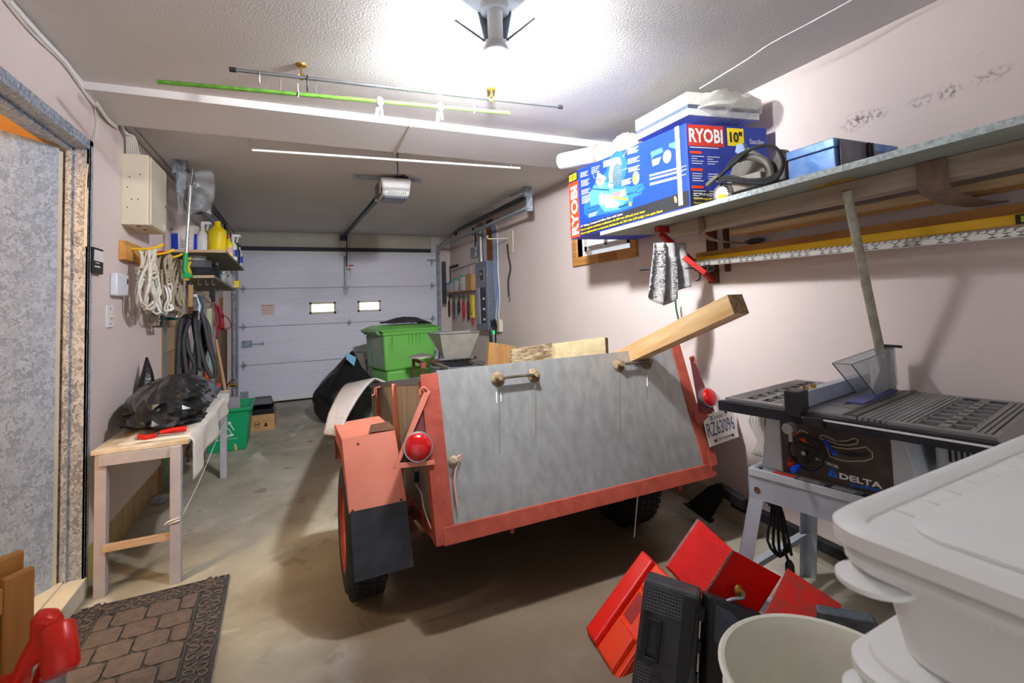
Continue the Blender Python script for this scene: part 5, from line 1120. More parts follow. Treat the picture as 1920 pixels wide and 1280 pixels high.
# bench
bz=.675; X0,X1,Y0,Y1=-.885,-.50,2.90,4.55
t=thing('work_bench','narrow white painted bench with square legs along the left wall','bench',((X0+X1)/2,(Y0+Y1)/2,0))
M_leg=mat('bench_leg_paint',rgb(182,178,184),.55,0,.08,12,.1,30)
mk('bench_top',MB().box((X0,Y0,bz-.022),(X1,Y1,bz)),mat('worn_white_board',rgb(226,218,200),.7,0,.12,8,.2,40,col2=rgb(180,160,124),contrast=.15),t,bevel=.003)
for (x,y) in ((X0+.035,Y0+.03),(X1-.05,Y0+.0),(X0+.05,Y1-.05),(X1-.04,Y1-.05)):
    mk('leg',MB().bar((x-.0,y,.0),(x,y,bz-.022),.045,.045,up=(0,1,0)),M_leg,t,bevel=.002)
mk('apron',MB().box((X0+.03,Y0-.005,bz-.075),(X1-.03,Y0+.02,bz-.023)),M_leg,t,bevel=.002); mk('apron',MB().box((X1-.06,Y0+.03,bz-.075),(X1-.035,Y1-.04,bz-.023)),M_leg,t,bevel=.002); mk('apron',MB().box((X0+.02,Y0+.03,bz-.075),(X0+.045,Y1-.04,bz-.023)),M_leg,t,bevel=.002)
mk('stretcher',MB().box((X0+.05,Y0-.005,.205),(X1-.06,Y0+.02,.235)),M_woodx,t)
tag(mk('tie_string',MB().tube(smoothpath([(X1-.03,Y0-.0,.30),(X1-.02,Y0+.4,.34),(X1-.015,Y0+1.0,.42),(X1-.02,Y1-.05,.47)],4),.0025,5).tube(smoothpath([(X1-.03,Y0-.02,.31),(X1-.08,Y0-.03,.30),(X1-.09,Y0-.02,.285),(X1-.03,Y0-.03,.30)],4),.004,5).ring((X1-.03,Y1-.07,.36),.03,.003,(0,1,0),14,5,1.8),M_cab,smooth=True),'thin string tied between the bench legs','string')
# cloth over the bench edge
def cl(u,v):
    y=Y0+.05+(1.25)*u
    hang=.22-.10*u
    if v<.45: x=X1-.30*(1-v/.45)*(1-.3*u); z=bz+.004+.006*noise.noise(V((u*9,v*9,2)))
    else:
        k=(v-.45)/.55; x=X1+.012+.018*math.sin(u*14)*k; z=bz-hang*k
    return (x,y,z)
tag(mk('drop_cloth',MB().grid(cl,40,16),mat('off_white_cloth',rgb(226,220,210),.85,0,.06,9,.3,30),smooth=True,solid=.006),'off white drop cloth hanging over the front edge of the bench','cloth')
# crumpled black plastic on the bench
M_sheet=mat('black_sheeting',rgb(38,38,41),.24,0,.1,10,.25,12)
cpc=V((-.66,3.40,bz+.10))
mb=crumple((-.68,3.52,bz+.115),.18,.46,.12,.26,4.2,5,40,16,True,.35)
tag(mk('plastic_sheeting',mb,M_sheet),'large heap of crumpled shiny black plastic sheeting on the bench','plastic sheet')
tag(mk('plastic_sheeting',crumple((-.68,3.30,bz+.042),.17,.12,.035,.35,4.5,8,26,12,True,.3),M_sheet),'smaller folded flap of black plastic at the near end of the bench','plastic sheet')
tag(mk('plastic_peak',MB().tube([(-.86,3.70,bz+.18),(-.86,3.72,bz+.27),(-.87,3.75,bz+.36)],[.05,.03,.006],8),M_bag,smooth=True),'pointed black plastic corner standing up against the wall above the bench','plastic sheet')
# pruning tools
a=PZ(300,812,bz+.02); b=PZ(350,803,bz+.025); c=PZ(262,818,bz+.02)
t=thing('pruning_shears','open shears with bright red handles lying on the bench','shears',PZ(300,812,bz))
mk('handle_grip',MB().tube(smoothpath([a,a.lerp(b,.5)+V((0,0,.004)),b],3),.014,10),M_red,t,smooth=True); mk('handle_grip',MB().tube(smoothpath([c,PZ(275,820,bz+.018),PZ(290,816,bz+.018)],3),.013,10),M_red,t,smooth=True)
mk('blades',MB().bar(PZ(255,822,bz+.012),PZ(300,808,bz+.014),.02,.006).bar(PZ(290,816,bz+.016),PZ(345,811,bz+.014),.012,.006),M_steel,t)
t=thing('blue_grey_cloth','grey blue rag behind the black plastic on the bench','rag',PZ(370,735,bz))
mk('rag',crumple((-.66,4.12,bz+.07),.12,.12,.07,.25,8,12,30,16),mat('blue_grey_rag',rgb(84,92,108),.9,0,.15,60,.4,90),t,smooth=True)
tag(mk('red_scoop',MB().prism(pp([(396,737),(401,722),(411,721),(411,726),(404,737)],4.2),(0,.10,0)),mat('coral_plastic',rgb(240,78,60),.4,0,.05),bevel=.004),'coral red plastic scoop edge behind the black plastic on the bench','scoop')
tag(mk('foil_flap',MB().prism(pp([(405,737),(430,737),(429,752),(424,764),(416,757),(408,748)],4.15),(0,.02,0)),mat('grey_foil',rgb(190,190,188),.45,0,.15,20)),'grey foil lined carton flap at the far end of the bench','carton')
p=PZ(300,940,0); tag(mk('film_scrap',crumple(p+V((0,0,.02)),.05,.07,.02,.3,8,3,20,12),M_clear,smooth=True),'small crumpled piece of clear film on the floor under the bench','film')
# ================= RIGHT WALL SHELF =================
def zs_(y): return 1.757-(y-.6)*.0105
M_shb=mat('shelf_grey_green',rgb(150,158,146),.75,0,.12,10,.15,50,stretch=(1,.3,1)); M_she=mat('shelf_edge_paint',rgb(196,206,206),.7,0,.25,70,.3,90)
t=thing('long_shelf','long grey green plywood shelf above the table saw on the right wall','shelf',(2.05,1.2,1.73))
def shx(y): return 1.78
ya,yb=-.6,2.56
mk('board',MB().hexa([(1.782,ya,zs_(ya)-.025),(WR,ya,zs_(ya)-.025),(WR,2.40,zs_(2.4)-.025),(1.782,yb,zs_(yb)-.025),(1.782,ya,zs_(ya)),(WR,ya,zs_(ya)),(WR,2.40,zs_(2.4)),(1.782,yb,zs_(yb))]),M_shb,t)
mk('front_edge',MB().hexa([(1.775,ya,zs_(ya)-.024),(1.7815,ya,zs_(ya)-.024),(1.7815,yb,zs_(yb)-.024),(1.775,yb,zs_(yb)-.024),(1.775,ya,zs_(ya)-.001),(1.7815,ya,zs_(ya)-.001),(1.7815,yb,zs_(yb)-.001),(1.775,yb,zs_(yb)-.001)]),M_she,t)
M_j=wood('grey_old_wood',rgb(188,172,152),rgb(140,122,102),'y',.8,9)
def yb2(mb,x0,x1,y0,y1,dz0,dz1):
    return mb.hexa([(x0,y0,zs_(y0)+dz0),(x1,y0,zs_(y0)+dz0),(x1,y1,zs_(y1)+dz0),(x0,y1,zs_(y1)+dz0),(x0,y0,zs_(y0)+dz1),(x1,y0,zs_(y0)+dz1),(x1,y1,zs_(y1)+dz1),(x0,y1,zs_(y1)+dz1)])
mk('support_joist',yb2(MB(),1.95,2.04,-.5,2.13,-.095,-.0255),M_j,t,bevel=.003)
mk('yellow_stain',MB().box((1.89,1.10,zs_(1.1)-.0275),(1.94,1.26,zs_(1.1)-.0265)),mat('old_yellow_paint',rgb(196,158,50),.7,0,.3,40),t)
tag(mk('thin_board',yb2(MB(),2.10,2.16,-.3,1.85,-.125,-.10),M_wood,bevel=.002),'pale thin board lying on the metal straps below the shelf joist','board')
tag(mk('thin_board',yb2(MB(),2.18,2.24,-.3,1.80,-.13,-.105),wood('honey_wood',rgb(200,150,88),rgb(160,110,58),'y'),bevel=.002),'honey coloured thin board behind the pale one below the shelf','board')
def strap(y,w,lab):
    pr=[(1.935,-.026),(1.935,-.105),(1.95,-.125),(2.00,-.142),(2.10,-.155),(2.25,-.158),(2.33,-.15)]
    mb=MB()
    for (a,b),(c,d) in zip(pr,pr[1:]):
        mb.hexa([(a-.003,y,zs_(y)+b-.003),(c-.003,y,zs_(y)+d-.003),(c-.003,y+w,zs_(y)+d-.003),(a-.003,y+w,zs_(y)+b-.003),(a+.001,y,zs_(y)+b+.002),(c+.001,y,zs_(y)+d+.002),(c+.001,y+w,zs_(y)+d+.002),(a+.001,y+w,zs_(y)+b+.002)])
    tag(mk('metal_strap',mb,mat('strap_brown',rgb(136,112,96),.6,.3,.2,30,.2,60)),lab,'bracket')
strap(.83,.085,'wide brown metal strap bent under the shelf joist at the right'); strap(1.86,.035,'narrow brown metal strap bent under the far end of the shelf joist')
M_rb2=mat('bracket_red',rgb(176,34,24),.55,0,.12,30)
t=thing('shelf_bracket','red steel shelf bracket under the far end of the long shelf','bracket',(WR,2.2,1.45))
yq=2.16
mk('top_arm',MB().box((1.90,yq,zs_(yq)-.062),(WR,yq+.035,zs_(yq)-.027)),M_rb2,t,bevel=.002)
mk('diagonal_arm',MB().bar((1.93,yq+.017,zs_(yq)-.07),(WR-.02,yq+.017,1.40),.03,.03),M_rb2,t,bevel=.002)
mk('wall_post',MB().box((WR-.02,yq-.02,1.38),(WR,yq+.05,zs_(yq)-.03)),M_rust,t)
t=thing('lower_bracket','red hook bracket carrying the yellow level and the wooden strip','bracket',(WR,2.02,1.4))
mk('post',MB().box((WR-.06,2.02,1.44),(WR-.035,2.045,zs_(2)-.03)),M_rust,t)
mk('lower_arm',MB().bar(PY(1282,482,2.02),PY(1322,512,1.95),.03,.028),M_rb2,t,bevel=.002)
mk('hook_rod',MB().tube(smoothpath(pp([(1285,503),(1300,503),(1312,512),(1311,524),(1305,526)],2.0),3),.004,6),M_dark,t,smooth=True)
tag(mk('black_carabiner',MB().tube(smoothpath(pp([(1312,502),(1326,498),(1337,500),(1336,507),(1324,508),(1312,506)],1.96),3),.006,7).box(PY(1308,508,1.97),PY(1320,499,1.99)),M_black,smooth=True),'black carabiner hook hanging beside the red bracket','hook')
tag(mk('threaded_rod',MB().cyl(PY(1199,505,2.2),PY(1218,504,2.16),.008,10),M_dark),'short dark threaded rod sticking out beside the hanging cloth','rod')
tag(mk('green_wire',MB().tube([PX(1266,560,2.25),PX(1268,580,2.25),PX(1273,602,2.25)],.006,6),mat('green_wire_mat',rgb(30,84,50),.5,0,.05)),'dark green wire hanging below the cloth','wire')
# strips below
def stripbar(p0,p1,x,h,w,m,name,label,cat,top=0):
    a=PX(p0[0],p0[1],x); b=PX(p1[0],p1[1],x); d=(b-a).normalized(); b=b+d*.5
    o=mk(name,MB().bar(a,b,w,h),m,bevel=.002); tag(o,label,cat); return a,b
stripbar((1308,482),(1918,393),2.27,.048,.03,wood('oak_strip',rgb(196,146,84),rgb(158,108,54),'y'),'oak_strip','oak wooden strip lying behind the yellow level under the shelf','strip')
a,b=PX(1300,490,2.20),PX(1918,410,2.20); b=b+(b-a).normalized()*.3
t=thing('long_level','long yellow spirit level stored horizontally on brackets under the shelf','level',(2.2,1.2,1.48))
mk('level_body',MB().bar(a,b,.026,.036),mat('level_yellow',rgb(240,190,16),.4,0,.05,5),t,bevel=.003)
q=PX(1912,411,2.185); mk('vial_window',MB().box((2.183,q.y-.06,q.z-.016),(2.188,q.y+.01,q.z+.016)),M_black,t); mk('green_vial',MB().box((2.179,q.y-.045,q.z-.010),(2.1825,q.y-.005,q.z+.010)),mat('vial_green',rgb(170,200,40),.3,0,.05),t)
a,b=PX(1302,496,2.17),PX(1918,438,2.17); dd=(b-a).normalized(); b=b+dd*.3
t=thing('perforated_strip','white perforated vent strip lying below the yellow level','strip',(2.17,1.2,1.45))
mk('strip_body',MB().bar(a,b,.05,.022),mat('strip_white',rgb(214,212,206),.5,0,.06),t,bevel=.002)
ln=(b-a).length; k=0; xx=.05
mb=MB(); mb2=MB(); upv=V((0,0,1)); nrm=V((-1,0,0))
while xx<ln-.05:
    if k%4!=3:
        c=a+dd*xx+nrm*.0257; 
        mb.prism([c+V((0,0,-.008)),c+dd*.03+V((0,0,-.008)),c+dd*.015+V((0,0,.0))],(.0005,0,0)); mb.prism([c+V((0,0,.007)),c+dd*.015+V((0,0,.001)),c+dd*.03+V((0,0,.007))],(.0005,0,0))
    xx+=.036; k+=1
o=mk('slot_pattern',mb,mat('slot_grey',rgb(112,106,100),.7,0,0),t); o['kind']='stuff'
o=mk('scalloped_edge',MB().add(*(lambda M:(M.v,M.f))(MB())) if False else (lambda m_:[m_.bar(a+dd*(i*.024)+V((0,0,.013)),a+dd*(i*.024+.017)+V((0,0,.019)),.012,.008) for i in range(int(ln/.024))] and m_)(MB()),M_white,t); o['kind']='stuff'
# cloth hanging
cy=2.12
def clothf(u,v):
    x=1217+78*u; y=455+(100-25*abs(u-.2)+18*math.sin(u*5))*v+ (20*u*v if u>.4 else 0)
    p=PY(x+ (8-16*u)*(1-v)*1.2,y,cy); p.y+=.03*math.sin(u*19)*(.4+.6*v); return p
t=thing('mop_cloth','grey and white chenille cloth draped over the red bracket below the shelf','cloth',PY(1255,575,cy))
mk('backing',MB().grid(clothf,28,14),mat('cloth_grey',rgb(168,166,164),.95,0,.2,30,.4,90),t,smooth=True,solid=.004)
mb=MB(); rr=random.Random(4)
for (u0,u1,v0,v1) in ((.0,.16,.1,.92),(.17,.42,.1,.86),(.52,.72,.25,.86)):
    for k in range(420):
        u=rr.uniform(u0,u1); v=rr.uniform(v0,v1); p=clothf(u,v)+V((-.004,-.006,0)); d=V((rr.uniform(-.5,.1),-1,rr.uniform(-.8,.3))).normalized()*.014; s=V((rr.uniform(-1,1),0,rr.uniform(-1,1))).normalized()*.0035
        mb.add([p-s,p+s,p+d],[(0,1,2)])
o=mk('chenille_tufts',mb,mat('tuft_white',rgb(186,186,188),.95,0,.1),t); o['kind']='stuff'
tag(mk('dust_clump',crumple(PX(1415,452,2.29),.02,.05,.012,.4,9,6,18,10,False),mat('dust_grey',rgb(88,80,74),.95,0,.3,60),smooth=True),'grey dusty clump lying on the oak strip below the shelf','clump')
# pole prop
a=PX(1587,357,1.90); b=PX(1655,680,2.2); dr=(b-a).normalized(); e=a+dr*((WR-.012-a.x)/dr.x)
t=thing('prop_pole','weathered grey round pole propping the shelf behind the table saw','pole',e)
mk('pole',MB().cyl(a,e,.0165,18),mat('pole_grey',rgb(176,172,156),.6,.2,.22,26,.1,60,col2=rgb(132,126,108)),t,smooth=True)
# ---------------- big box ----------------
NL,NR,FR,FL=V((1.79,1.80,0)),V((2.26,1.715,0)),V((2.29,2.86,0)),V((1.78,2.93,0))
z0n,z0f=zs_(1.8)+.003,zs_(2.9)+.004; z1n,z1f=2.172,2.205
def up_(p,z): return V((p.x,p.y,z))
t=thing('mitre_saw_box','large blue cardboard power saw carton with red and yellow print on the shelf','box',(2.03,2.3,z0n))
M_bb=mat('carton_blue',rgb(24,66,208),.55,0,.1,2.2); M_bd=mat('carton_dark_blue',rgb(38,58,150),.6,0,.2,5)
mk('carton',MB().hexa([up_(NL,z0n),up_(NR,z0n),up_(FR,z0f),up_(FL,z0f),up_(NL,z1n),up_(NR,z1n),up_(FR,z1f),up_(FL,z1f)]),M_bb,t,bevel=.003)
oA=up_(FL,z0f); xA=up_(NL,z0n)-oA; FA=Face2(oA,xA,V((0,0,1))); FA.n=V((-1,-.01,0)).normalized()
def fa(cx,cy):
    x,y=1060+cx/6.74,260+cy/6.74; r=ray(x,y); o=V((0,0,CAM_Z)); n=FA.n; k=(oA-o).dot(n)/r.dot(n); p=o+r*k-oA; return (p.dot(FA.x),p.dot(FA.y))
def PA(mb,pts,e=.0015): return FA.poly(mb,[fa(*q) for q in pts],e)
def frm(u0,v0,u1,v1,F_,mb,e): return F_.rect(mb,u0,v0,u1,v1,e)
WA=xA.length; HA=z1f-z0f
M_k=mat('carton_black',rgb(38,38,42),.6,0,.1,10); M_or2=mat('carton_orange_red',rgb(240,70,24),.5,0,.06); M_ye=mat('carton_yellow',rgb(248,220,30),.5,0,.03); M_cy=mat('print_sky',rgb(84,160,232),.5,0,.08,12); M_cy2=mat('print_sky_deep',rgb(44,108,228),.5,0,.08,6)
mb=MB(); FA.poly(mb,[(.004,.004),(.125,.004),(.125,HA-.075),(.004,HA-.072)],.0015); mk('red_band',mb,M_or2,t)
mb=MB(); FA.poly(mb,[(.004,HA-.07),(.125,HA-.073),(.125,HA-.008),(.004,HA-.004)],.0015); mk('black_tab',mb,M_k,t)
mb=MB(); FA.rect(mb,.014,HA-.062,.108,HA-.016,.002); mk('yellow_tab',mb,M_ye,t)
text('10"',FA.p(.03,HA-.056),FA.x,FA.y,.034,M_ink,t,width=.06,off=.003,bold=.03)
text('RYOBI',FA.p(.112,.022),FA.y,-FA.x,.088,M_wink,t,width=HA-.125,off=.003,bold=.035)
mb=MB(); FA.poly(mb,[(.13,.004),(WA-.004,.006),(WA-.004,.085),(.13,.078)],.0015); mk('black_base_band',mb,M_k,t)
def stext(s,u,v,h,wd,m,F_=None,d=0): 
    F_=F_ or FA; n=F_.x.cross(F_.y); return text(s,F_.p(u,v),F_.x,F_.y,h,m,t,width=wd,off=.003 if n.dot(F_.n)>0 else -.003,bold=.012)
stext('10" Sliding Compound Miter Saw with Laser',.14,.058,.017,.46,M_wink)
stext('Scie à onglets combinée coulissante de 254 mm (10 po) avec laser',.14,.034,.017,.66,M_ye)
stext('Sierra ingleteadora compuesta deslizante de 254 mm (10 pulg.) con guía láser',.14,.009,.017,.80,M_ye)
# printed picture of a sliding saw
mb=MB()
PA(mb,[(235,860),(300,700),(380,560),(520,420),(560,250),(640,170),(740,180),(780,330),(760,480),(700,600),(830,620),(970,580),(1010,640),(960,720),(860,760),(850,870),(700,930),(480,960),(300,1010),(240,950)],.0018); mk('picture_glow',mb,M_cy2,t)
mb=MB(); PA(mb,[(300,720),(360,600),(520,560),(560,640),(760,650),(800,760),(700,900),(500,930),(420,830),(320,860)],.0021); mk('picture_halo',mb,M_cy,t)
mb=MB()
for pts in ([(385,560),(410,430),(520,500),(455,625)],[(550,460),(575,350),(625,250),(690,250),(715,340),(650,330),(600,420),(600,560),(560,560)],[(480,720),(560,700),(640,790),(700,830),(640,880),(520,880),(470,800)],[(640,700),(760,640),(768,720),(700,750)],[(430,720),(460,700),(470,860),(440,840)],[(540,560),(610,590),(600,640),(550,620)]): PA(mb,pts,.0024)
mk('picture_white_parts',mb,M_wink,t)
mb=MB(); u,v=fa(655,460); FA.disc(mb,u,v,.05,.0026,22,.066); mk('picture_blade',mb,mat('print_grey',rgb(96,120,128),.4,.1,.2,30),t)
mb=MB(); PA(mb,[(600,740),(800,770),(790,795),(595,760)],.0028); u,v=fa(825,838); FA.disc(mb,u,v,.012,.0028); u,v=fa(460,697); FA.disc(mb,u,v,.008,.0028); mk('picture_yellow_parts',mb,M_ye,t)
mb=MB(); PA(mb,[(600,700),(700,670),(700,740),(605,735)],.0027); PA(mb,[(400,500),(460,520),(455,560),(400,540)],.0027); mk('picture_red_parts',mb,mat('print_pink',rgb(240,120,120),.5,0,.1),t)
mb=MB()
FA.line(mb,[fa(*q) for q in ((770,715),(890,690),(960,605),(1000,660),(940,700),(880,690),(780,725))],.004,.0026)
FA.line(mb,[fa(*q) for q in ((440,850),(300,890),(262,900),(265,940),(330,925),(440,870))],.004,.0026)
FA.line(mb,[fa(*q) for q in ((340,640),(560,660))],.008,.0026); FA.line(mb,[fa(*q) for q in ((680,880),(800,840))],.012,.0026)
mk('picture_outlines',mb,mat('print_navy',rgb(14,66,96),.5,0,.05),t)
mb=MB()
def lines(cx,cy,n,wc,gap=17,slope=-.27):
    for i in range(n):
        y=cy+i*gap; w_=wc*(1-.25*((i*7)%3)/2); FA.line(mb,[fa(cx,y),fa(cx+w_,y+slope*w_)],.0032,.0025)
lines(190,440,4,100); lines(200,540,5,105); lines(205,660,4,110); lines(210,740,6,115); lines(300,960,3,115); lines(330,380,4,105,22); lines(480,300,6,140,14); lines(785,150,5,145,16); lines(790,280,4,150,18); lines(800,390,4,145,16); lines(715,545,5,125,15); lines(1065,480,2,470,14,-.24); lines(1068,525,2,470,14,-.24); lines(1072,585,3,460,11,-.24)
FA.line(mb,[fa(348,430),fa(360,500),fa(385,505)],.002,.0025); FA.line(mb,[fa(775,160),fa(725,250)],.002,.0025); FA.line(mb,[fa(720,410),fa(790,385)],.002,.0025)
o=mk('small_print',mb,M_wink,t); o['kind']='stuff'
mb=MB(); PA(mb,[(1080,190),(1220,135),(1240,190),(1120,240),(1090,275)],.002); PA(mb,[(1310,90),(1450,40),(1455,120),(1380,150),(1310,130)],.002); mk('accessory_pictures',mb,M_cy,t)
mb=MB(); PA(mb,[(1095,290),(1215,250),(1180,340),(1105,370)],.002); u,v=fa(1288,250); FA.disc(mb,u,v,.03,.002,20,.034); mk('accessory_white',mb,M_wink,t)
mb=MB(); u,v=fa(893,512); FA.disc(mb,u,v,.030,.002,22,.038); mk('clock_disc',mb,M_wink,t)
mb=MB(); FA.poly(mb,[(u-.001,v-.001),(u-.001,v+.034)]+[(u+.026*math.cos(math.radians(a)),v+.034*math.sin(math.radians(a))) for a in range(105,271,15)],.0026); mk('clock_wedge',mb,M_ye,t)
mb=MB(); FA.rect(mb,WA-.075,.02,WA-.045,HA-.04,.003); mk('white_tape',mb,mat('tape_white',rgb(216,222,236),.4,0,.05),t)
FA_t=(fa(1395,760)); mb=MB(); PA(mb,[(1380,760),(1400,745),(1420,790),(1415,835),(1390,830)],.0028); mk('torn_patch',mb,M_card,t)
# near end face
oB=up_(NL,z0n); FB=Face2(oB,up_(NR,z0n)-oB,V((0,0,1))); WB=(NR-NL).length; HB=z1n-z0n
M_bdf=mb=MB(); FB.rect(mb,.003,.003,WB-.003,HB-.003,.001); mk('end_print',mb,M_bd,t)
mb=MB(); FB.rect(mb,.006,HB-.115,.215,HB-.006,.0018); mk('end_red_band',mb,mat('carton_red',rgb(206,58,42),.55,0,.06),t)
text('RYOBI',FB.p(.012,HB-.098),FB.x,FB.y,.074,M_wink,t,width=.195,off=.003,bold=.03)
mb=MB(); FB.rect(mb,.235,HB-.105,.335,HB-.012,.0018); mk('end_yellow_tab',mb,M_ye,t)
text('10"',FB.p(.25,HB-.088),FB.x,FB.y,.058,M_ink,t,width=.074,off=.003,bold=.03)
text('Exactline',FB.p(.37,HB-.09),FB.x,FB.y,.026,M_wink,t,width=.085,off=.003)
mb=MB(); FB.rect(mb,.004,.004,WB-.004,.085,.0018); mk('end_black_band',mb,M_k,t)
text('10" Sliding Comp',FB.p(.02,.055),FB.x,FB.y,.016,M_wink,t,width=.15,off=.003); text('Scie à onglets com',FB.p(.02,.033),FB.x,FB.y,.014,M_ye,t,width=.14,off=.003); text('Sierra ingl',FB.p(.02,.012),FB.x,FB.y,.014,M_ye,t,width=.09,off=.003)
mb=MB()
for k in range(3): FB.rect(mb,.012,.27-.088*k,.08,.283-.088*k,.0022)
mk('end_red_headings',mb,M_or2,t)
mb=MB(); rr=random.Random(2)
for k in range(3):
    for i in range(4):
        for j in range(2): FB.rect(mb,.02+.09*j+.0*k,.255-.088*k-.012*i,.02+.09*j+rr.uniform(.03,.075),.258-.088*k-.012*i,.0022)
FB.rect(mb,.012,.30,.18,.304,.0022)
o=mk('end_small_print',mb,M_wink,t); o['kind']='stuff'
mb=MB(); FB.poly(mb,[(.20,.10),(.205,.20),(.235,.24),(.27,.235),(.29,.20),(.28,.10)],.0022); mk('end_picture',mb,mat('print_royal',rgb(24,66,190),.5,0,.1),t)
# tray on the box in film
tz=2.212
t=thing('drawer_unit','white boxed drawer unit with dark slot lying on top of the blue carton','drawer',(2.0,2.0,tz))
mk('tray_body',MB().hexa([(1.80,1.79,tz),(2.22,1.72,tz),(2.25,2.17,tz),(1.80,2.20,tz),(1.80,1.79,tz+.035),(2.22,1.72,tz+.035),(2.25,2.17,tz+.035),(1.80,2.20,tz+.035)]),M_white,t,bevel=.002)
mk('dark_slot',MB().hexa([(1.803,1.793,tz+.035),(2.215,1.723,tz+.035),(2.245,2.165,tz+.035),(1.803,2.197,tz+.035),(1.803,1.793,tz+.055),(2.215,1.723,tz+.055),(2.245,2.165,tz+.055),(1.803,2.197,tz+.055)]),mat('slate_slot',rgb(96,106,124),.5,.2,.1),t)
mk('tray_lid',MB().hexa([(1.80,1.79,tz+.055),(2.22,1.72,tz+.055),(2.25,2.17,tz+.055),(1.80,2.20,tz+.055),(1.80,1.79,tz+.12),(2.22,1.72,tz+.12),(2.25,2.17,tz+.12),(1.80,2.20,tz+.12)]),mat('drawer_white',rgb(226,222,212),.5,0,.04),t,bevel=.003)
def wrapf(seed,dx=0,c=(2.03,1.96,2.275),rx=.27,ry=.29,rz=.085,amp=.10): 
    m_=crumple(c,rx*1.0,ry,rz,amp,7,seed,56,26,False); 
    # box like shape
    for i,p in enumerate(m_.v):
        q=p-V(c); 
        for a_,r_ in ((0,rx*.86),(1,ry*.82),(2,rz*.85)):
            if abs(q[a_])>r_: q[a_]=math.copysign(r_+(abs(q[a_])-r_)*.45,q[a_])
        m_.v[i]=V(c)+q*1.08
    return m_
tag(mk('plastic_wrap',wrapf(3,c=(2.06,1.93,2.278),rx=.21,ry=.26,rz=.075,amp=.16),M_poly,smooth=True),'crumpled cloudy plastic wrap around the white drawer on the carton','plastic wrap')
tag(mk('paper_bundle',crumple((2.06,2.42,2.25),.16,.16,.045,.35,6,11,40,20),mat('tan_paper',rgb(196,184,164),.7,0,.1,9),smooth=True),'beige crumpled paper bundle behind the wrapped drawer','paper')
a=PY(1048,304,2.93); b=PY(1140,282,2.70)
a=V((a.x,2.93,a.z)); 
t=thing('film_roll','roll of white plastic film with an orange band on the carton','roll',(1.7,2.85,2.2))
ra=PX(1052,303,1.69); rb_=PX(1150,283,1.86)
mk('roll_body',MB().lathe([(.018,0),(.055,.0),(.057,.02),(.055,(rb_-ra).length),(.02,(rb_-ra).length)],ra,22,rb_-ra),mat('milky_film',rgb(226,228,226),.35,0,.05,14,.3,30),t,smooth=True)
mb=MB(); dx_=(rb_-ra).normalized()
for r_ in (.045,.034,.022): mb.ring(ra-dx_*.002,r_,.003,dx_,22,5)
mk('roll_spiral',mb,M_wink,t)
mk('orange_band',MB().ring(ra.lerp(rb_,.72),.059,.003,dx_,26,5),mat('orange_band_mat',rgb(240,110,50),.5,0,.05),t)
tag(mk('film_scraps',crumple(PX(1175,272,1.9)+V((0,0,.0)),.07,.08,.06,.35,6,14,30,16),mat('milky_film',rgb(226,228,226)),smooth=True),'loose white film folds between the roll and the wrapped drawer','film')
# ---------------- circular saw tool ----------------
sb=zs_(1.5)+.002
t=thing('circular_saw','old grey corded circular saw lying on the shelf beside the carton','power tool',(1.9,1.5,sb))
M_sg=mat('tool_grey',rgb(104,100,92),.45,.1,.15,20,.1,60); M_sd=mat('tool_dark',rgb(48,50,54),.4,0,.15,20)
S=lambda x,y,X=1.86: PX(x,y,X)
c=S(1352,366,1.84)
mk('motor_cap',MB().lathe([(.055,-.0),(.053,.02),(.045,.03),(.0,.033)],c+V((.03,0,.005)),26,(-1,-.2,0)),M_sg,t,smooth=True)
mk('cap_plate',MB().lathe([(.034,.034),(.0,.035)],c+V((.03,0,.005)),26,(-1,-.2,0),caps=False),mat('cap_silver',rgb(196,196,192),.4,.3,.05),t)
mk('yellow_badge',MB().obox(c+V((-.006,-.03,-.02)),V((0,.062,.014)),V((-.001,0,0)),V((0,-.003,.016))),M_yellow,t)
mb=MB()
for k in range(13):
    a=math.radians(-30+k*17); r_=V((0,math.cos(a),math.sin(a))); q=c+V((.0,0,.005))
    mb.bar(q+r_*.038,q+r_*.05,.003,.006,up=(1,0,0))
mk('vent_ribs',mb,M_ink,t)
mk('motor_body',MB().cyl(c+V((.035,0,.005)),c+V((.20,-.03,.02)),.052,24),M_sd,t,smooth=True)
mk('gear_housing',MB().hexa([S(1370,335),S(1425,320),S(1428,345),S(1372,362),S(1370,335)+V((.1,0,0)),S(1425,320)+V((.1,0,0)),S(1428,345)+V((.1,0,0)),S(1372,362)+V((.1,0,0))]),mat('dusty_alloy',rgb(150,142,132),.5,.3,.15,30),t,bevel=.006)
mk('top_handle',MB().tube(smoothpath([S(1385,299),S(1400,294),S(1425,297),S(1442,310),S(1447,335),S(1440,352)],4),[.016]*21,12),M_sg,t,smooth=True)
mk('handle_frame',MB().prism([S(1440,310,1.88),S(1462,278,1.88),S(1471,285,1.88),S(1472,335,1.88),S(1430,350,1.88)],(.05,0,0)),M_sg,t,bevel=.005)
mk('blade_guard',MB().prism([S(1362,345,1.93),S(1378,300,1.93),S(1402,276,1.93),S(1425,290,1.93),S(1440,340,1.93)],(.02,0,0)),M_sg,t,bevel=.003)
mk('blue_knob',MB().prism([S(1378,285,1.92),S(1381,272,1.92),S(1392,268,1.92),S(1397,280,1.92),S(1390,292,1.92)],(.02,0,0)),mat('pale_blue_grey',rgb(120,140,172),.5,0,.1),t)
mk('base_plate',MB().hexa([(1.84,1.32,sb),(2.05,1.30,sb),(2.05,1.66,sb),(1.84,1.66,sb),(1.84,1.32,sb+.006),(2.05,1.30,sb+.006),(2.05,1.66,sb+.006),(1.84,1.66,sb+.006)]),M_steel,t)
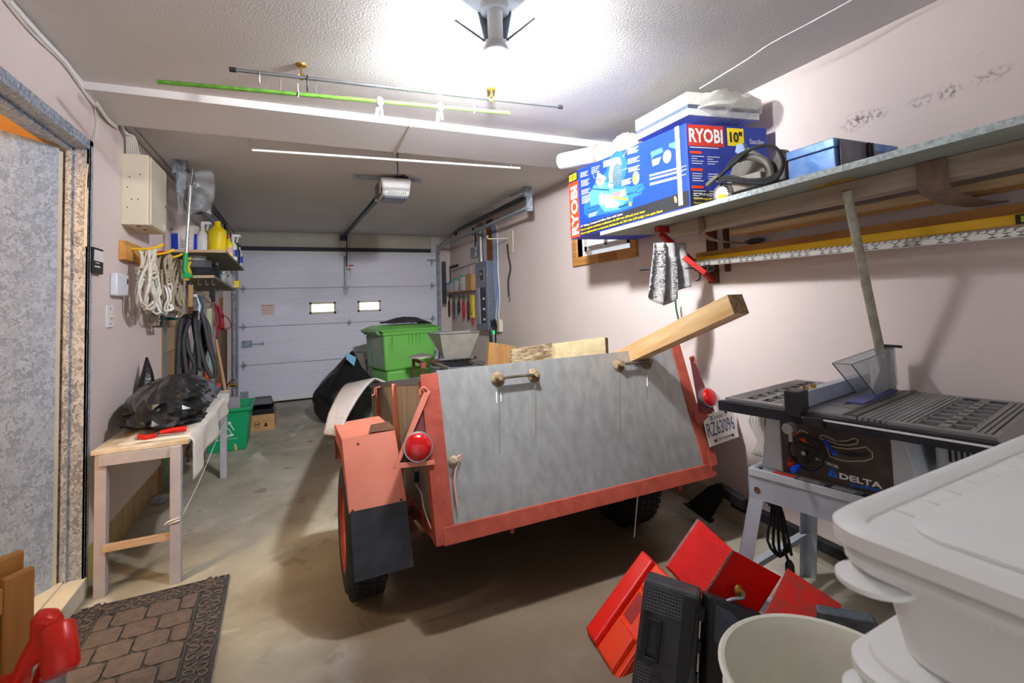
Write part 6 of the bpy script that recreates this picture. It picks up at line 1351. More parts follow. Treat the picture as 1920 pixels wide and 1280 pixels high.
for k in range(3):
    mk('power_cord',MB().tube(smoothpath([S(1347,332+k*3,1.83),S(1375,308-k*5,1.83),S(1402,284-k,1.83),S(1430,273,1.83),S(1455,278,1.83),S(1468,300,1.83),S(1463,322+k*2,1.83),S(1440,334+k*4,1.83),S(1400,337+k*3,1.83),S(1365,330+k*4,1.83),S(1348,338+k*3,1.83)][(0 if k==0 else 0):],4),.006 if k else .0075,8),M_rubber,t,smooth=True)
mk('plug',MB().bar(S(1326,348,1.82),S(1346,330,1.82),.022,.018).bar(S(1332,336,1.82),S(1350,330,1.82),.010,.010),M_sg,t,bevel=.004)
# blue tool box on the shelf
bb=zs_(1.2)+.002
t=thing('blue_toolbox','dented metallic blue metal box with lid on the right half of the shelf','toolbox',(2.0,1.2,bb))
P0=V((1.83,1.302,0));P1=V((1.83,1.115,0)); P2=V((2.20,1.10,0)); P3=V((2.20,1.30,0))
M_mb=mat('metallic_blue',rgb(70,122,200),.3,.55,.25,16,.15,30,col2=rgb(150,180,224),contrast=.35)
h1=bb+.085;h2=bb+.122
mk('box_body',MB().hexa([up_(P,bb) for P in (P1,P2,P3,P0)]+[up_(P,h1) for P in (P1,P2,P3,P0)]),M_mb,t,bevel=.003)
mk('box_lid',MB().hexa([up_(P1+V((-.004,-.004,0)),h1+.002),up_(P2+V((.004,-.004,0)),h1+.002),up_(P3+V((.004,.004,0)),h1+.002),up_(P0+V((-.004,.004,0)),h1+.002),up_(P1+V((-.004,-.004,0)),h2),up_(P2+V((.004,-.004,0)),h2),up_(P3+V((.004,.004,0)),h2),up_(P0+V((-.004,.004,0)),h2)]),M_mb,t,bevel=.004)
mk('grey_end',MB().box((1.845,1.1035,bb+.004),(2.19,1.105,h2-.006)),mat('grey_paint_worn',rgb(142,136,148),.5,.2,.2,14,.1,40),t)
for x in (2.0,2.02): mk('latch',MB().box((x,1.09,h1-.035),(x+.012,1.1,h1+.03)),M_dark,t,bevel=.002)
tag(mk('red_cable_piece',MB().tube(smoothpath([S(1468,312,1.9),S(1476,305,1.9),S(1479,318,1.9),S(1472,322,1.9)],3),.005,6),M_red),'bit of red cord between the circular saw and the blue metal box','cord')
# ================= TABLE SAW =================
SO=V((1.54,1.42,0)); SLv=V((.2,-.9798,0)); SDv=V((.9798,.2,0))
def Q(l,d,z): return SO+SLv*l+SDv*d+V((0,0,z))
def qb(mb,l0,l1,d0,d1,z0,z1): return mb.hexa([Q(l0,d0,z0),Q(l1,d0,z0),Q(l1,d1,z0),Q(l0,d1,z0),Q(l0,d0,z1),Q(l1,d0,z1),Q(l1,d1,z1),Q(l0,d1,z1)])
t=thing('table_saw','grey bench table saw with black front panel and ribbed table on the right','table saw',Q(.38,.3,.60))
M_tt=mat('cast_table_grey',rgb(148,146,146),.42,.35,.1,14); M_sgr=mat('saw_body_grey',rgb(192,198,204),.5,0,.06,6); M_pan=mat('saw_panel_black',rgb(44,40,40),.5,0,.35,22,.1,40,col2=rgb(84,72,64),contrast=.3)
ZT=.90
# table top as bars and frames so that the openings are real
def wing(l0,l1,name,flip):
    w=mk(name,qb(qb(qb(qb(MB(),l0,l1,.0,.03,ZT-.03,ZT),l0,l1,.57,.60,ZT-.03,ZT),l0,l0+.012,.03,.57,ZT-.03,ZT),l1-.012,l1,.03,.57,ZT-.03,ZT),M_tt,t)
    mb=MB(); n=15
    for k in range(n):
        l=l0+.014+(l1-l0-.028)*k/n
        qb(mb,l,l+(l1-l0-.028)/n-.0045,.03,.57,ZT-.012,ZT-.001) if not (3<=k<=11) else None
    o=mk('table_ribs',mb,M_tt,w); o['kind']='stuff'
    L0=l0+.014+(l1-l0-.028)*3/n; L1=l0+.014+(l1-l0-.028)*12/n
    mb=MB(); rows=8
    for j in range(rows+1):
        d=.03+.54*j/rows; qb(mb,L0,L1,d,d+.012 if j<rows else d+.001,ZT-.012,ZT-.001)
    for lm in (L0,(L0+L1)/2-.012,L1-.006): qb(mb,lm,lm+(.024 if lm==(L0+L1)/2-.012 else .006),.03,.57,ZT-.012,ZT-.001)
    o=mk('table_lattice',mb,M_tt,w); o['kind']='stuff'
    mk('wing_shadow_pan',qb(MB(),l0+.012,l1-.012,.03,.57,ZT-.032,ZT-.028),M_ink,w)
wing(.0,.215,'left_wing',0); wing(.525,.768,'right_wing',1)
mk('centre_table',qb(MB(),.217,.445,.0,.60,ZT-.03,ZT),M_tt,t,bevel=.001)
mb=MB()
for k in range(5): qb(mb,.449+k*.0155,.4605+k*.0155,.0,.60,ZT-.025,ZT)
mk('centre_ribs',mb,M_tt,t)['kind']='stuff'
mk('mitre_groove',qb(MB(),.405,.425,.0,.60,ZT+.0002,ZT+.0012),M_dark,t)
mk('raised_bar',qb(MB(),.43,.446,.0,.60,ZT,ZT+.006),M_sg,t)
mb=MB()
for k in range(5): qb(mb,.225+.0*k,.235,.08,.5,ZT+.0,ZT+.0008)
mk('throat_plate',qb(MB(),.315,.40,.12,.50,ZT+.0002,ZT+.002),mat('throat_grey',rgb(130,130,132),.4,.4,.2,30),t,bevel=.0005)
mk('blade_slot',qb(MB(),.352,.362,.16,.46,ZT+.0022,ZT+.0032),M_ink,t)
mk('blue_guard_base',qb(MB(),.342,.398,.20,.56,ZT+.003,ZT+.006),mat('violet_film',rgb(70,76,150),.3,0,.15,20),t)
mk('front_rail',qb(MB(),-.01,.775,-.035,-.004,ZT-.045,ZT-.008),mat('rail_black',rgb(36,38,46),.4,.3,.2,40),t,bevel=.002)
mk('front_rail_scale',qb(MB(),.25,.775,-.0365,-.0352,ZT-.022,ZT-.016),M_white,t)
mk('rear_rail',qb(MB(),-.01,.775,.604,.63,ZT-.045,ZT-.008),M_dark,t)
# fence
mk('fence',qb(MB(),.262,.295,.02,.60,ZT+.004,ZT+.058),mat('fence_alu',rgb(190,198,216),.35,.5,.05),t,bevel=.002)
fh=mk('fence_head',qb(qb(MB(),.250,.300,-.055,.018,ZT-.02,ZT+.066),.305,.365,-.05,-.037,ZT-.045,ZT-.012),M_black,t,bevel=.004)
mk('lock_knob',MB().cyl(Q(.272,-.06,ZT-.055),Q(.272,-.09,ZT-.055),.018,16).cyl(Q(.272,-.07,ZT-.10),Q(.272,-.07,ZT-.06),.006,8),M_steel,fh,smooth=True)
mb=MB()
for d in (.05,.11): mb.lathe([(.010,0),(.010,.012),(.004,.014)],Q(.278,d,ZT+.058),6)
mk('fence_bolts',mb,M_brass,t)
# blade guard
def gp(l,d,z): return Q(l,d,z)
g0,g1=.325,.385
prof=[(.20,ZT+.150),(.60,ZT+.168),(.60,ZT+.03),(.42,ZT+.018),(.33,ZT+.012)]
mb=MB()
A_=[gp(g0,d,z) for d,z in prof]; B_=[gp(g1,d,z) for d,z in prof]
tl=gp(g0,.17,ZT+.145); tr2=gp(g1,.17,ZT+.145)
mb.add([gp(g0,.16,ZT+.145),gp(g0,.60,ZT+.165),gp(g0,.60,ZT+.02),gp(g0,.36,ZT+.012)],[(0,1,2,3)])
mb.add([gp(g1,.16,ZT+.145),gp(g1,.60,ZT+.165),gp(g1,.60,ZT+.02),gp(g1,.36,ZT+.012)],[(0,1,2,3)])
mb.add([gp(g0,.16,ZT+.145),gp(g1,.16,ZT+.145),gp(g1,.60,ZT+.165),gp(g0,.60,ZT+.165)],[(0,1,2,3)])
gd_=mk('blade_guard',mb,M_acryl,t,solid=.003)
mb=MB().tube([gp(g0,.16,ZT+.145),gp(g0,.36,ZT+.012)],.0022,5).tube([gp(g1,.16,ZT+.145),gp(g1,.36,ZT+.012)],.0022,5).tube([gp(g0,.16,ZT+.145),gp(g1,.16,ZT+.145)],.0022,5).tube([gp(g0,.16,ZT+.145),gp(g0,.60,ZT+.165)],.0016,5).tube([gp(g1,.16,ZT+.145),gp(g1,.60,ZT+.165)],.0016,5)
mk('guard_edges',mb,mat('edge_grey',rgb(90,94,100),.3,0,0),gd_)
mk('guard_support',qb(MB(),.34,.37,.60,.64,ZT-.01,ZT+.17),mat('guard_grey',rgb(150,146,144),.5,.2,.1),t,bevel=.003)
mk('splitter',MB().prism([Q(.355,.40,ZT+.003),Q(.355,.60,ZT+.003),Q(.355,.60,ZT+.14)],SLv*.003),M_steel,t)
mk('pawl_lever',MB().bar(Q(.335,.60,ZT+.175),Q(.40,.63,ZT+.170),.018,.010),M_dark,t)
# body
Bz=.63
mk('side_leg_left',MB().hexa([Q(.075,.10,Bz),Q(.155,.10,Bz),Q(.155,.52,Bz),Q(.075,.52,Bz),Q(.11,.10,ZT-.03),Q(.155,.10,ZT-.03),Q(.155,.50,ZT-.03),Q(.11,.50,ZT-.03)]),M_sgr,t,bevel=.004,label='light grey tapered side of the saw body')
mk('side_leg_right',MB().hexa([Q(.50,.10,Bz),Q(.58,.10,Bz),Q(.58,.52,Bz),Q(.50,.52,Bz),Q(.50,.10,ZT-.03),Q(.53,.10,ZT-.03),Q(.53,.50,ZT-.03),Q(.50,.50,ZT-.03)]),M_sgr,t,bevel=.004,label='light grey tapered side of the saw body')
mk('front_panel',qb(MB(),.156,.499,.105,.112,Bz,ZT-.03),M_pan,t)
mk('back_panel',qb(MB(),.156,.499,.50,.51,Bz,ZT-.03),M_sgr,t)
mk('motor_housing',qb(MB(),.585,.70,.20,.42,.70,ZT-.035),M_sgr,t,bevel=.01)
mb=MB()
for k in range(5): qb(mb,.62+.014*k,.626+.014*k,.195,.1998,.76,.83)
mk('motor_vents',mb,M_ink,t)['kind']='stuff'
mk('base_flange',qb(MB(),.045,.60,.055,.53,Bz-.03,Bz),M_sgr,t,bevel=.003)
FP=Face2(Q(.156,.105,Bz),SLv,(0,0,1)); FPn=FP.x.cross(FP.y); se=1 if FPn.dot(-SDv)>0 else -1
def fpx(cx,cy): # crop coordinates (1360+x/5.647, 760+y/5.647)
    x,y=1360+cx/5.647,760+cy/5.647; r=ray(x,y); o=V((0,0,CAM_Z)); n=SDv; k=(FP.o-o).dot(n)/r.dot(n); p=o+r*k-FP.o; return (p.dot(FP.x),p.dot(FP.y))
E1=.0015*se
M_lg=mat('print_beige',rgb(190,182,160),.5,0,.05)
mb=MB(); FP.line(mb,[fpx(*q) for q in ((1000,330),(1030,310),(1100,340),(1180,380),(1280,375),(1370,345),(1410,370),(1390,405),(1300,420),(1200,410),(1110,380),(1010,350),(1000,330))],.0028,E1)
FP.line(mb,[fpx(*q) for q in ((1110,540),(1060,400),(1150,440),(1300,460),(1420,450),(1490,435),(1560,500),(1560,560),(1480,585),(1300,590),(1200,570),(1110,540))],.003,E1)
FP.line(mb,[fpx(*q) for q in ((760,290),(790,265),(840,270),(880,300))],.003,E1); mk('slot_outlines',mb,M_lg,t)['kind']='stuff'
mb=MB(); FP.poly(mb,[fpx(*q) for q in ((1160,378),(1280,385),(1380,355),(1390,380),(1290,402),(1180,398))],E1*1.3); FP.poly(mb,[fpx(*q) for q in ((1190,490),(1400,500),(1500,490),(1530,520),(1450,545),(1290,540))],E1*1.3); mk('slot_openings',mb,M_ink,t)
mb=MB(); FP.poly(mb,[fpx(*q) for q in ((1083,735),(1128,655),(1150,690),(1106,745))],E1); FP.poly(mb,[fpx(*q) for q in ((1128,655),(1165,712),(1140,712),(1120,690))],E1);FP.poly(mb,[fpx(*q) for q in ((1150,715),(1168,715),(1205,770),(1150,757))],E1); FP.poly(mb,[fpx(*q) for q in ((1106,745),(1128,712),(1150,757))],E1); mk('blue_triangle_mark',mb,mat('print_blue',rgb(30,110,235),.5,0,.03),t)
def fptext(s,c0,c1,hcrop,m,b=.02):
    u0,v0=fpx(*c0); u1,v1=fpx(*c1); uu,vv=fpx(c0[0],c0[1]-hcrop); h=abs(vv-v0)
    xd=FP.x*(u1-u0)+FP.y*(v1-v0); text(s,FP.p(u0,v0,0),xd.normalized(),FP.y,h,m,t,width=xd.length,off=.0018,bold=b)
fptext('DELTA',(1212,772),(1668,885),62,M_wink,.03)
fptext('ShopMaster',(1330,862),(1700,935),48,mat('print_blue',rgb(30,110,235)),.02)
fptext('0  15  30  45',(960,575),(1200,668),26,M_wink,.0)
mb=MB()
for k in range(12): FP.line(mb,[fpx(965+k*19,545+k*7.5),fpx(967+k*19,575+k*7.5+(8 if k%3==0 else 0))],.0012,E1)
mk('scale_marks',mb,M_wink,t)['kind']='stuff'
hc=Q(0,0,0); u,v=fpx(893,475); hcn=FP.p(u,v); 
hw=mk('hand_wheel',MB().ring(hcn-SDv*.035,.058,.0065,SDv,36,8),M_black,t,smooth=True)
mk('wheel_spokes',MB().prism([hcn-SDv*.035+SLv*(.05*math.cos(a))+V((0,0,.05*math.sin(a))) for a in (math.radians(140),math.radians(20),math.radians(-90))],SDv*.005).cyl(hcn,hcn-SDv*.045,.009,12),M_black,hw)
mk('crank_handle',MB().lathe([(.006,0),(.009,.008),(.0115,.05),(.008,.056)],hcn-SDv*.045+SLv*(-.018)+V((0,0,-.047)),16,-SDv+V((0,0,-.15))),M_blue,hw,smooth=True)
mk('bolt',MB().lathe([(.008,0),(.008,.006)],hcn-SDv*.045,6,-SDv),M_steel,hw)
u,v=fpx(1060,370); u2,v2=fpx(1195,490)
mk('tilt_lever',MB().tube([FP.p(u,v)-SDv*.006,FP.p(u2,v2)-SDv*.03],[.007,.0045],10).lathe([(.0,-.009),(.008,-.004),(.008,.004),(.0,.009)],FP.p(u2,v2)-SDv*.03,14),M_blue,t,smooth=True)
u,v=fpx(712,590); mk('power_switch',MB().obox(FP.p(u-.016,v-.02)-SDv*.002,SLv*.032,V((0,0,.042)),-SDv*.004),M_black,t,bevel=.002); mk('red_paddle',MB().obox(FP.p(u-.012,v-.016)-SDv*.006,SLv*.024,V((0,0,.018)),-SDv*.012).obox(FP.p(u-.010,v+.004)-SDv*.006,SLv*.02,V((0,0,.014)),-SDv*.008),M_red,t,bevel=.002)
mb=MB(); FP.poly(mb,[fpx(*q) for q in ((705,330),(750,285),(800,300),(740,345))],E1*3); FP.poly(mb,[fpx(*q) for q in ((785,345),(840,345),(880,395),(830,385))],E1*3); mk('orange_pointers',mb,mat('orange_print',rgb(250,90,30),.5,0,0),t)
mk('danger_label',MB().obox(Q(.135,.062,Bz+.0003),SLv*.075,SDv*.032,V((0,0,.0008))),mat('red_label',rgb(238,84,62),.5,0,.08,60),t)
mb=MB()
for k in range(4): 
    for j in range(3): mb.obox(Q(.22+.11*j,.066+.008*k,Bz+.0003),SLv*(.09-.02*((k+j)%2)),SDv*.0022,V((0,0,.0006)))
mk('warning_print',mb,M_white,t)['kind']='stuff'
mk('warning_plate',MB().obox(Q(.213,.058,Bz+.0001),SLv*.36,SDv*.042,V((0,0,.0002))),M_k,t)
mk('flange_bolt',MB().lathe([(.008,0),(.008,.005)],Q(.085,.075,Bz),6),M_dark,t)
# stand
t=thing('saw_stand','pale grey folded steel stand with splayed legs under the table saw','stand',Q(.3,.3,0))
M_std=mat('stand_grey',rgb(178,186,198),.45,.15,.05,8)
zt=Bz-.031
tops=[(.055,.07),(.59,.07),(.055,.51),(.59,.51)]; feet=[(-.055,.01),(.68,.01),(-.03,.615),(.68,.615)]
def stp(i,z): 
    k=z/zt; a,b=feet[i],tops[i]; return Q(a[0]+(b[0]-a[0])*k,a[1]+(b[1]-a[1])*k,z)
for i in range(4):
    s1=1 if i%2==0 else -1; s2=1 if i<2 else -1
    b_,tp=stp(i,0),stp(i,zt)
    mb=MB().hexa([b_,b_+SLv*.055*s1,b_+SLv*.055*s1+SDv*.003*s2,b_+SDv*.003*s2,tp,tp+SLv*.055*s1,tp+SLv*.055*s1+SDv*.003*s2,tp+SDv*.003*s2]).hexa([b_,b_+SLv*.003*s1,b_+SLv*.003*s1+SDv*.045*s2,b_+SDv*.045*s2,tp,tp+SLv*.003*s1,tp+SLv*.003*s1+SDv*.045*s2,tp+SDv*.045*s2])
    mk('leg',mb,M_std,t)
def stb(i,j,z,h,off=.0,name='stretcher'):
    a,b=stp(i,z),stp(j,z); mk(name,MB().hexa([a,b,b+V((0,0,h)),a+V((0,0,h)),a+(SDv*.003),b+SDv*.003,b+SDv*.003+V((0,0,h)),a+SDv*.003+V((0,0,h))]) if abs(i-j)==1 else MB().hexa([a,b,b+V((0,0,h)),a+V((0,0,h)),a+(SLv*.003),b+SLv*.003,b+SLv*.003+V((0,0,h)),a+SLv*.003+V((0,0,h))]),M_std,t)
for (i,j) in ((0,1),(2,3),(0,2),(1,3)): stb(i,j,zt-.085,.085,name='top_apron')
a,b=stp(0,.16),stp(1,.16); mk('stretcher',MB().obox(a,b-a,SDv*.035,V((0,0,.003))).obox(a,b-a,SDv*.003,V((0,0,-.05))),M_std,t)
for (i,j) in ((0,2),(1,3)):
    a,b=stp(i,.17),stp(j,.17); mk('stretcher',MB().obox(a,b-a,SLv*.003,V((0,0,.045))).obox(a+V((0,0,.045)),b-a,SLv*.03,V((0,0,.003))),M_std,t)
mb=MB()
q=stp(0,zt-.05)+SLv*.028; mb.cyl(q-SDv*.002,q-SDv*.006,.012,12)
mk('leg_bolt',mb,M_rust,t)
# blade and cables left of the stand
c=Q(-.005,.36,.50)
t=thing('saw_blade','rusty circular saw blade hanging on the left end of the saw stand','blade',c)
n=24; pts=[]
for k in range(60):
    a=2*math.pi*k/60; r_=.122 if k%2 else .115; pts.append(c+SDv*(r_*math.cos(a))+V((0,0,r_*math.sin(a))))
mk('toothed_disc',MB().prism(pts,SLv*.0025),mat('blade_steel',rgb(120,108,92),.5,.6,.3,30),t); mk('centre_hole',MB().cyl(c-SLv*.001,c+SLv*.0035,.012,12),M_black,t)
cb=MB(); rr=random.Random(8)
for k in range(6): cb.tube(smoothpath([Q(.0+.01*k,.22,.83),Q(-.02+.012*k,.20,.77),Q(.01+.008*k,.21,.70),Q(-.015+.01*k,.21,.64),Q(.02,.23,.63)],3),.006,6)
tag(mk('white_cord',cb,M_cab,smooth=True),'bunch of white cords hanging beside the left end of the table saw','cord')
tag(mk('wall_outlet_block',MB().box(Q(.03,.25,.70)-V((.02,.02,0)),Q(.03,.25,.70)+V((.03,.03,.13))),M_black,bevel=.004),'black plastic block hanging behind the left end of the table saw','block')
cb=MB()
for k in range(5): cb.tube(smoothpath([Q(.08,.14,zt-.02),Q(.075+.01*k,.16,.45),Q(.05+.022*k,.16,.32-.01*(k%3)),Q(.09+.01*k,.17,.27+.01*k),Q(.12,.16,.34),Q(.10,.15,.45),Q(.09,.14,zt-.03)],3),.0055,7)
t=thing('power_cable','black power cable looped under the table saw with its plug hanging','cable',Q(.1,.16,.2))
mk('cable_loops',cb,M_rubber,t,smooth=True); mk('plug',MB().lathe([(.009,.07),(.016,.055),(.018,.0),(.014,-.004)],Q(.135,.15,.21),12),M_black,t,smooth=True)
mk('cable_end',MB().tube([Q(.115,.16,.30),Q(.13,.15,.28)],.0055,7),M_rubber,t); mk('plug_prongs',MB().box(Q(.13,.15,.185)-V((.008,.001,0)),Q(.13,.15,.21)-V((.005,-.001,0))).box(Q(.13,.15,.185)+V((.005,-.001,0)),Q(.13,.15,.21)+V((.008,.001,0))),M_brass,t)
# black hitch parts on the floor
M_bm=mat('black_painted_steel',rgb(30,31,35),.45,.2,.15,20)
t=thing('black_hitch_plate','black steel plate with bent lip lying by the wall beside the trailer','plate',(2.12,2.2,0))
X_=2.10
mk('plate',MB().prism([PX(1288,943,X_),PX(1330,910,X_),PX(1352,906,X_),PX(1362,925,X_),PX(1330,975,X_)],(.012,0,0)).prism([PX(1278,943,X_),PX(1300,950,X_),PX(1334,976,X_),PX(1330,981,X_)],(.03,0,0)),M_bm,t,bevel=.003)
mk('arm',MB().bar(PX(1345,912,2.13),PX(1398,945,2.13),.05,.05),M_bm,t,bevel=.004)
a=PZ(1385,952,.10); b=PZ(1660,1068,.06); 
a=PX(1375,940,2.26); b=PX(1640,1068,2.27)
t=thing('black_bar','long black steel bar lying along the curb under the table saw','bar',(a+b)/2)
mk('bar',MB().bar(a,b+(b-a)*.5,.045,.05),M_bm,t,bevel=.003)
mk('bar_wheel',MB().cyl(PX(1590,1075,2.24),PX(1590,1075,2.28),.04,16),M_rubber,t,smooth=True)
# ================= RED BOXES AND FOREGROUND =================
M_rd=mat('toolbox_red',rgb(222,14,6),.6,.0,.1,12,.04,50,col2=rgb(196,12,6),contrast=.3,spec=.2)
M_or3=mat('caddy_orange_red',rgb(236,62,24),.38,0,.08,5)
# orange red plastic caddy lid
c0=PZ(1097,1180,.015); c1=PZ(1152,1272,.005); c2=PZ(1275,1080,.21); c3=PZ(1206,1030,.23)
ex_=(c3-c0); ey_=(c1-c0); nn=ex_.cross(ey_).normalized(); nn=nn if nn.z>0 else -nn
t=thing('plastic_toolbox','orange red plastic toolbox lid leaning against the red metal boxes','toolbox',c0)
def cp(a,b,h): return c0+ex_*a+ey_*b+nn*h
def cbx(mb,a0,a1,b0,b1,h0,h1,tp=0): return mb.hexa([cp(a0,b0,h0),cp(a1,b0,h0),cp(a1,b1,h0),cp(a0,b1,h0),cp(a0+tp,b0+tp,h1),cp(a1-tp,b0+tp,h1),cp(a1-tp,b1-tp,h1),cp(a0+tp,b1-tp,h1)])
mk('lid_shell',cbx(MB(),0,1,.0,1,-.055,-.012),M_or3,t,bevel=.005)
mk('lid_rim',cbx(cbx(MB(),-.015,1.015,-.02,1.02,-.06,-.048),-.01,1.01,.94,1.01,-.05,-.02),M_or3,t,bevel=.003)
mk('lid_ridge',cbx(MB(),.0,1,.02,.38,-.012,.012,.02),mat('caddy_red',rgb(222,30,16),.38,0,.06),t,bevel=.006)
mk('lid_step',cbx(MB(),.0,.36,.42,.92,-.012,.006,.02),M_or3,t,bevel=.004); mk('lid_step',cbx(MB(),.70,1,.42,.92,-.012,.006,.02),M_or3,t,bevel=.004)
mk('recess',cbx(MB(),.40,.67,.42,.66,-.0115,-.0105),mat('caddy_recess',rgb(150,28,22),.5,0,.1),t)
# red metal boxes
pa,pb,pc=PZ(1311,973,.44),PZ(1375,1031,.40),PZ(1466,1081,.29); pd,pe,pf=PZ(1250,1075,.30),PZ(1312,1130,.27),PZ(1415,1195,.16)
def slab(q,th,flip=1):
    n=(q[1]-q[0]).cross(q[3]-q[0]).normalized(); 
    if n.dot(V((0,0,CAM_Z))-q[0])<0: n=-n
    return MB().hexa([p-n*th for p in q]+list(q)),n
pd=pa+(pe-pb)*1.0; pc=pb+(pc-pb); pf=pe+(pc-pb)*.95+V((0,0,.0))
t=thing('red_toolbox','large bright red metal toolbox with folded lid and latch leaning on the saw stand','toolbox',V((pe.x,pe.y,0)))
m1,n1=slab([pa,pb,pe,pd],.05); mk('lid_panel',m1,M_rd,t,bevel=.003)
m2,n2_=slab([pb,pc,pf,pe],.06); mk('front_panel',m2,M_rd,t,bevel=.003)
mk('lid_rim',MB().tube([pa-n1*.025,pd-n1*.025],.022,6),mat('grey_worn_red',rgb(150,96,92),.5,.2,.3,30),t)
mb=MB()
for k in range(26): 
    q=pb.lerp(pe,(k+.5)/26); mb.cyl(q+n1*.001-(pe-pb)*.012,q+n1*.001+(pe-pb)*.012,.0045 if k%2 else .0055,8)
mk('piano_hinge',mb,mat('hinge_dull',rgb(150,110,90),.4,.6,.2,30),t)['kind']='stuff'
lc=pb.lerp(pc,.62).lerp(pe.lerp(pf,.62),.62)
lc=PZ(1386,1110,.29)
mk('latch_plate',MB().lathe([(.018,0),(.016,.004),(.009,.008),(.009,.02)],lc+n2_*.0,14,n2_,sy=1.3),M_brass,t,smooth=True)
mk('latch_handle',MB().tube(smoothpath([lc+n2_*.02,lc+n2_*.025+V((-.02,-.01,.0)),lc+n2_*.03+(pe-pc)*.16,lc+n2_*.022+(pe-pc)*.30+V((0,0,-.01))],4),.006,8),M_steel,t,smooth=True)
q=[PZ(1478,1065,.36),PZ(1580,1133,.30),PZ(1545,1215,.20),PZ(1435,1150,.25)]
q=[PZ(1476,1064,.34),PZ(1579,1133,.28),None,PZ(1425,1165,.24)]; q[2]=q[1]+q[3]-q[0]
t=thing('red_toolbox','smaller scratched red metal box lying right of the large red toolbox','toolbox',V((q[2].x,q[2].y,0)))
m3,n3=slab(q,.07); mk('box_shell',m3,mat('scratched_red',rgb(214,30,20),.42,.05,.3,30,.1,40,col2=rgb(176,60,50),contrast=.14),t,bevel=.003)
m4,_=slab([q[0]-n3*.0705,q[1]-n3*.0705,q[2]-n3*.0705,q[3]-n3*.0705],.05); mk('lower_tray',m4,M_bm,t,bevel=.003)
# black toolbox
k0,k1,k2,k3=PZ(1182,1290,.03),PZ(1300,1330,.03),PZ(1313,1118,.34),PZ(1208,1084,.36)
t=thing('black_toolbox','black plastic toolbox standing open on its end beside the orange caddy','toolbox',V((k0.x,k0.y,0)))
M_bt=mat('toolbox_charcoal',rgb(62,64,68),.5,0,.2,30,.1,60); M_bt2=mat('toolbox_black',rgb(36,37,40),.5,0,.15,30)
m5,n5=slab([k3,k2,k1,k0],.09); mk('lid_shell',m5,M_bt,t,bevel=.012)
fx=(k2-k3); fy=(k0-k3)
def kp(a,b,h): return k3+fx*a+fy*b+n5*h
def kb(mb,a0,a1,b0,b1,h0,h1): return mb.hexa([kp(a0,b0,h0),kp(a1,b0,h0),kp(a1,b1,h0),kp(a0,b1,h0),kp(a0,b0,h1),kp(a1,b0,h1),kp(a1,b1,h1),kp(a0,b1,h1)])
mb=MB()
for (v0,v1,r_) in ((.05,.26,7),(.74,.97,8)):
    kb(mb,.06,.70,v0,v0+.004,.0005,.003)
    for k in range(r_+1): kb(mb,.06,.70,v0+(v1-v0)*k/r_,v0+(v1-v0)*k/r_+.004,.0005,.003)
    for k in range(13): kb(mb,.06+.64*k/12,.066+.64*k/12,v0,v1,.0005,.003)
mk('grid_ribs',mb,mat('rib_grey',rgb(120,122,126),.5,0,.1),t)['kind']='stuff'
mk('handle_recess',kb(MB(),.08,.62,.28,.72,.0005,.0015),M_bt2,t)
mk('carry_handle',kb(kb(kb(kb(MB(),.16,.42,.31,.345,.002,.018),.16,.42,.655,.69,.002,.018),.16,.20,.31,.69,.002,.014),.37,.42,.31,.69,.002,.018),M_bt2,t,bevel=.003)
mk('side_bevel',kb(MB(),.74,.97,.02,.98,.0,.008),M_bt2,t,bevel=.004)
j0,j1,j2,j3=PZ(1330,1118,.33),PZ(1440,1160,.24),PZ(1450,1280,.14),PZ(1322,1300,.05)
m6,n6=slab([j0,j1,j2,j3],.05); mk('open_half',m6,M_bt2,t,bevel=.008)
mk('inner_panel',MB().prism([j0.lerp(j2,.1)+n6*.001,j1.lerp(j3,.1)+n6*.001,j2.lerp(j0,.1)+n6*.001,j3.lerp(j1,.1)+n6*.001],n6*.002),mat('inner_slate',rgb(70,76,92),.4,0,.1),t)
for k in range(3): mk('hinge_lug',kb(MB(),1.0,1.10,.12+.28*k,.22+.28*k,-.03,-.01),M_bt2,t)
o=[PZ(1532,1148,.33),PZ(1640,1168,.33),PZ(1660,1200,.26),PZ(1530,1180,.26)]
m7,n7=slab(o,.03); tag(mk('organizer_case',m7,mat('smoky_plastic',rgb(104,112,122),.2,0,.2,30),bevel=.006),'smoky grey clear plastic organizer case behind the round pail','case')
# round pail
bc_=V((1.178,.824,0)); br=.238
t=thing('round_pail','large round cream plastic pail open at the top at the bottom edge','pail',bc_)
M_pail=mat('pail_cream',rgb(244,241,226),.5,0,.08,5,.05,30)
mk('pail_wall',MB().lathe([(.20,.004),(.205,.01),(br-.008,.33),(br-.004,.345),(br+.006,.348),(br+.008,.356),(br,.362),(br-.008,.358),(br-.014,.34),(br-.018,.32),(.195,.02),(.0,.018)],bc_,56,caps=False),M_pail,t,smooth=True)
mk('stacking_ring',MB().lathe([(br-.012,.28),(br+.0,.285),(br+.0,.29),(br-.011,.295)],bc_,56,caps=False),M_pail,t,smooth=True)
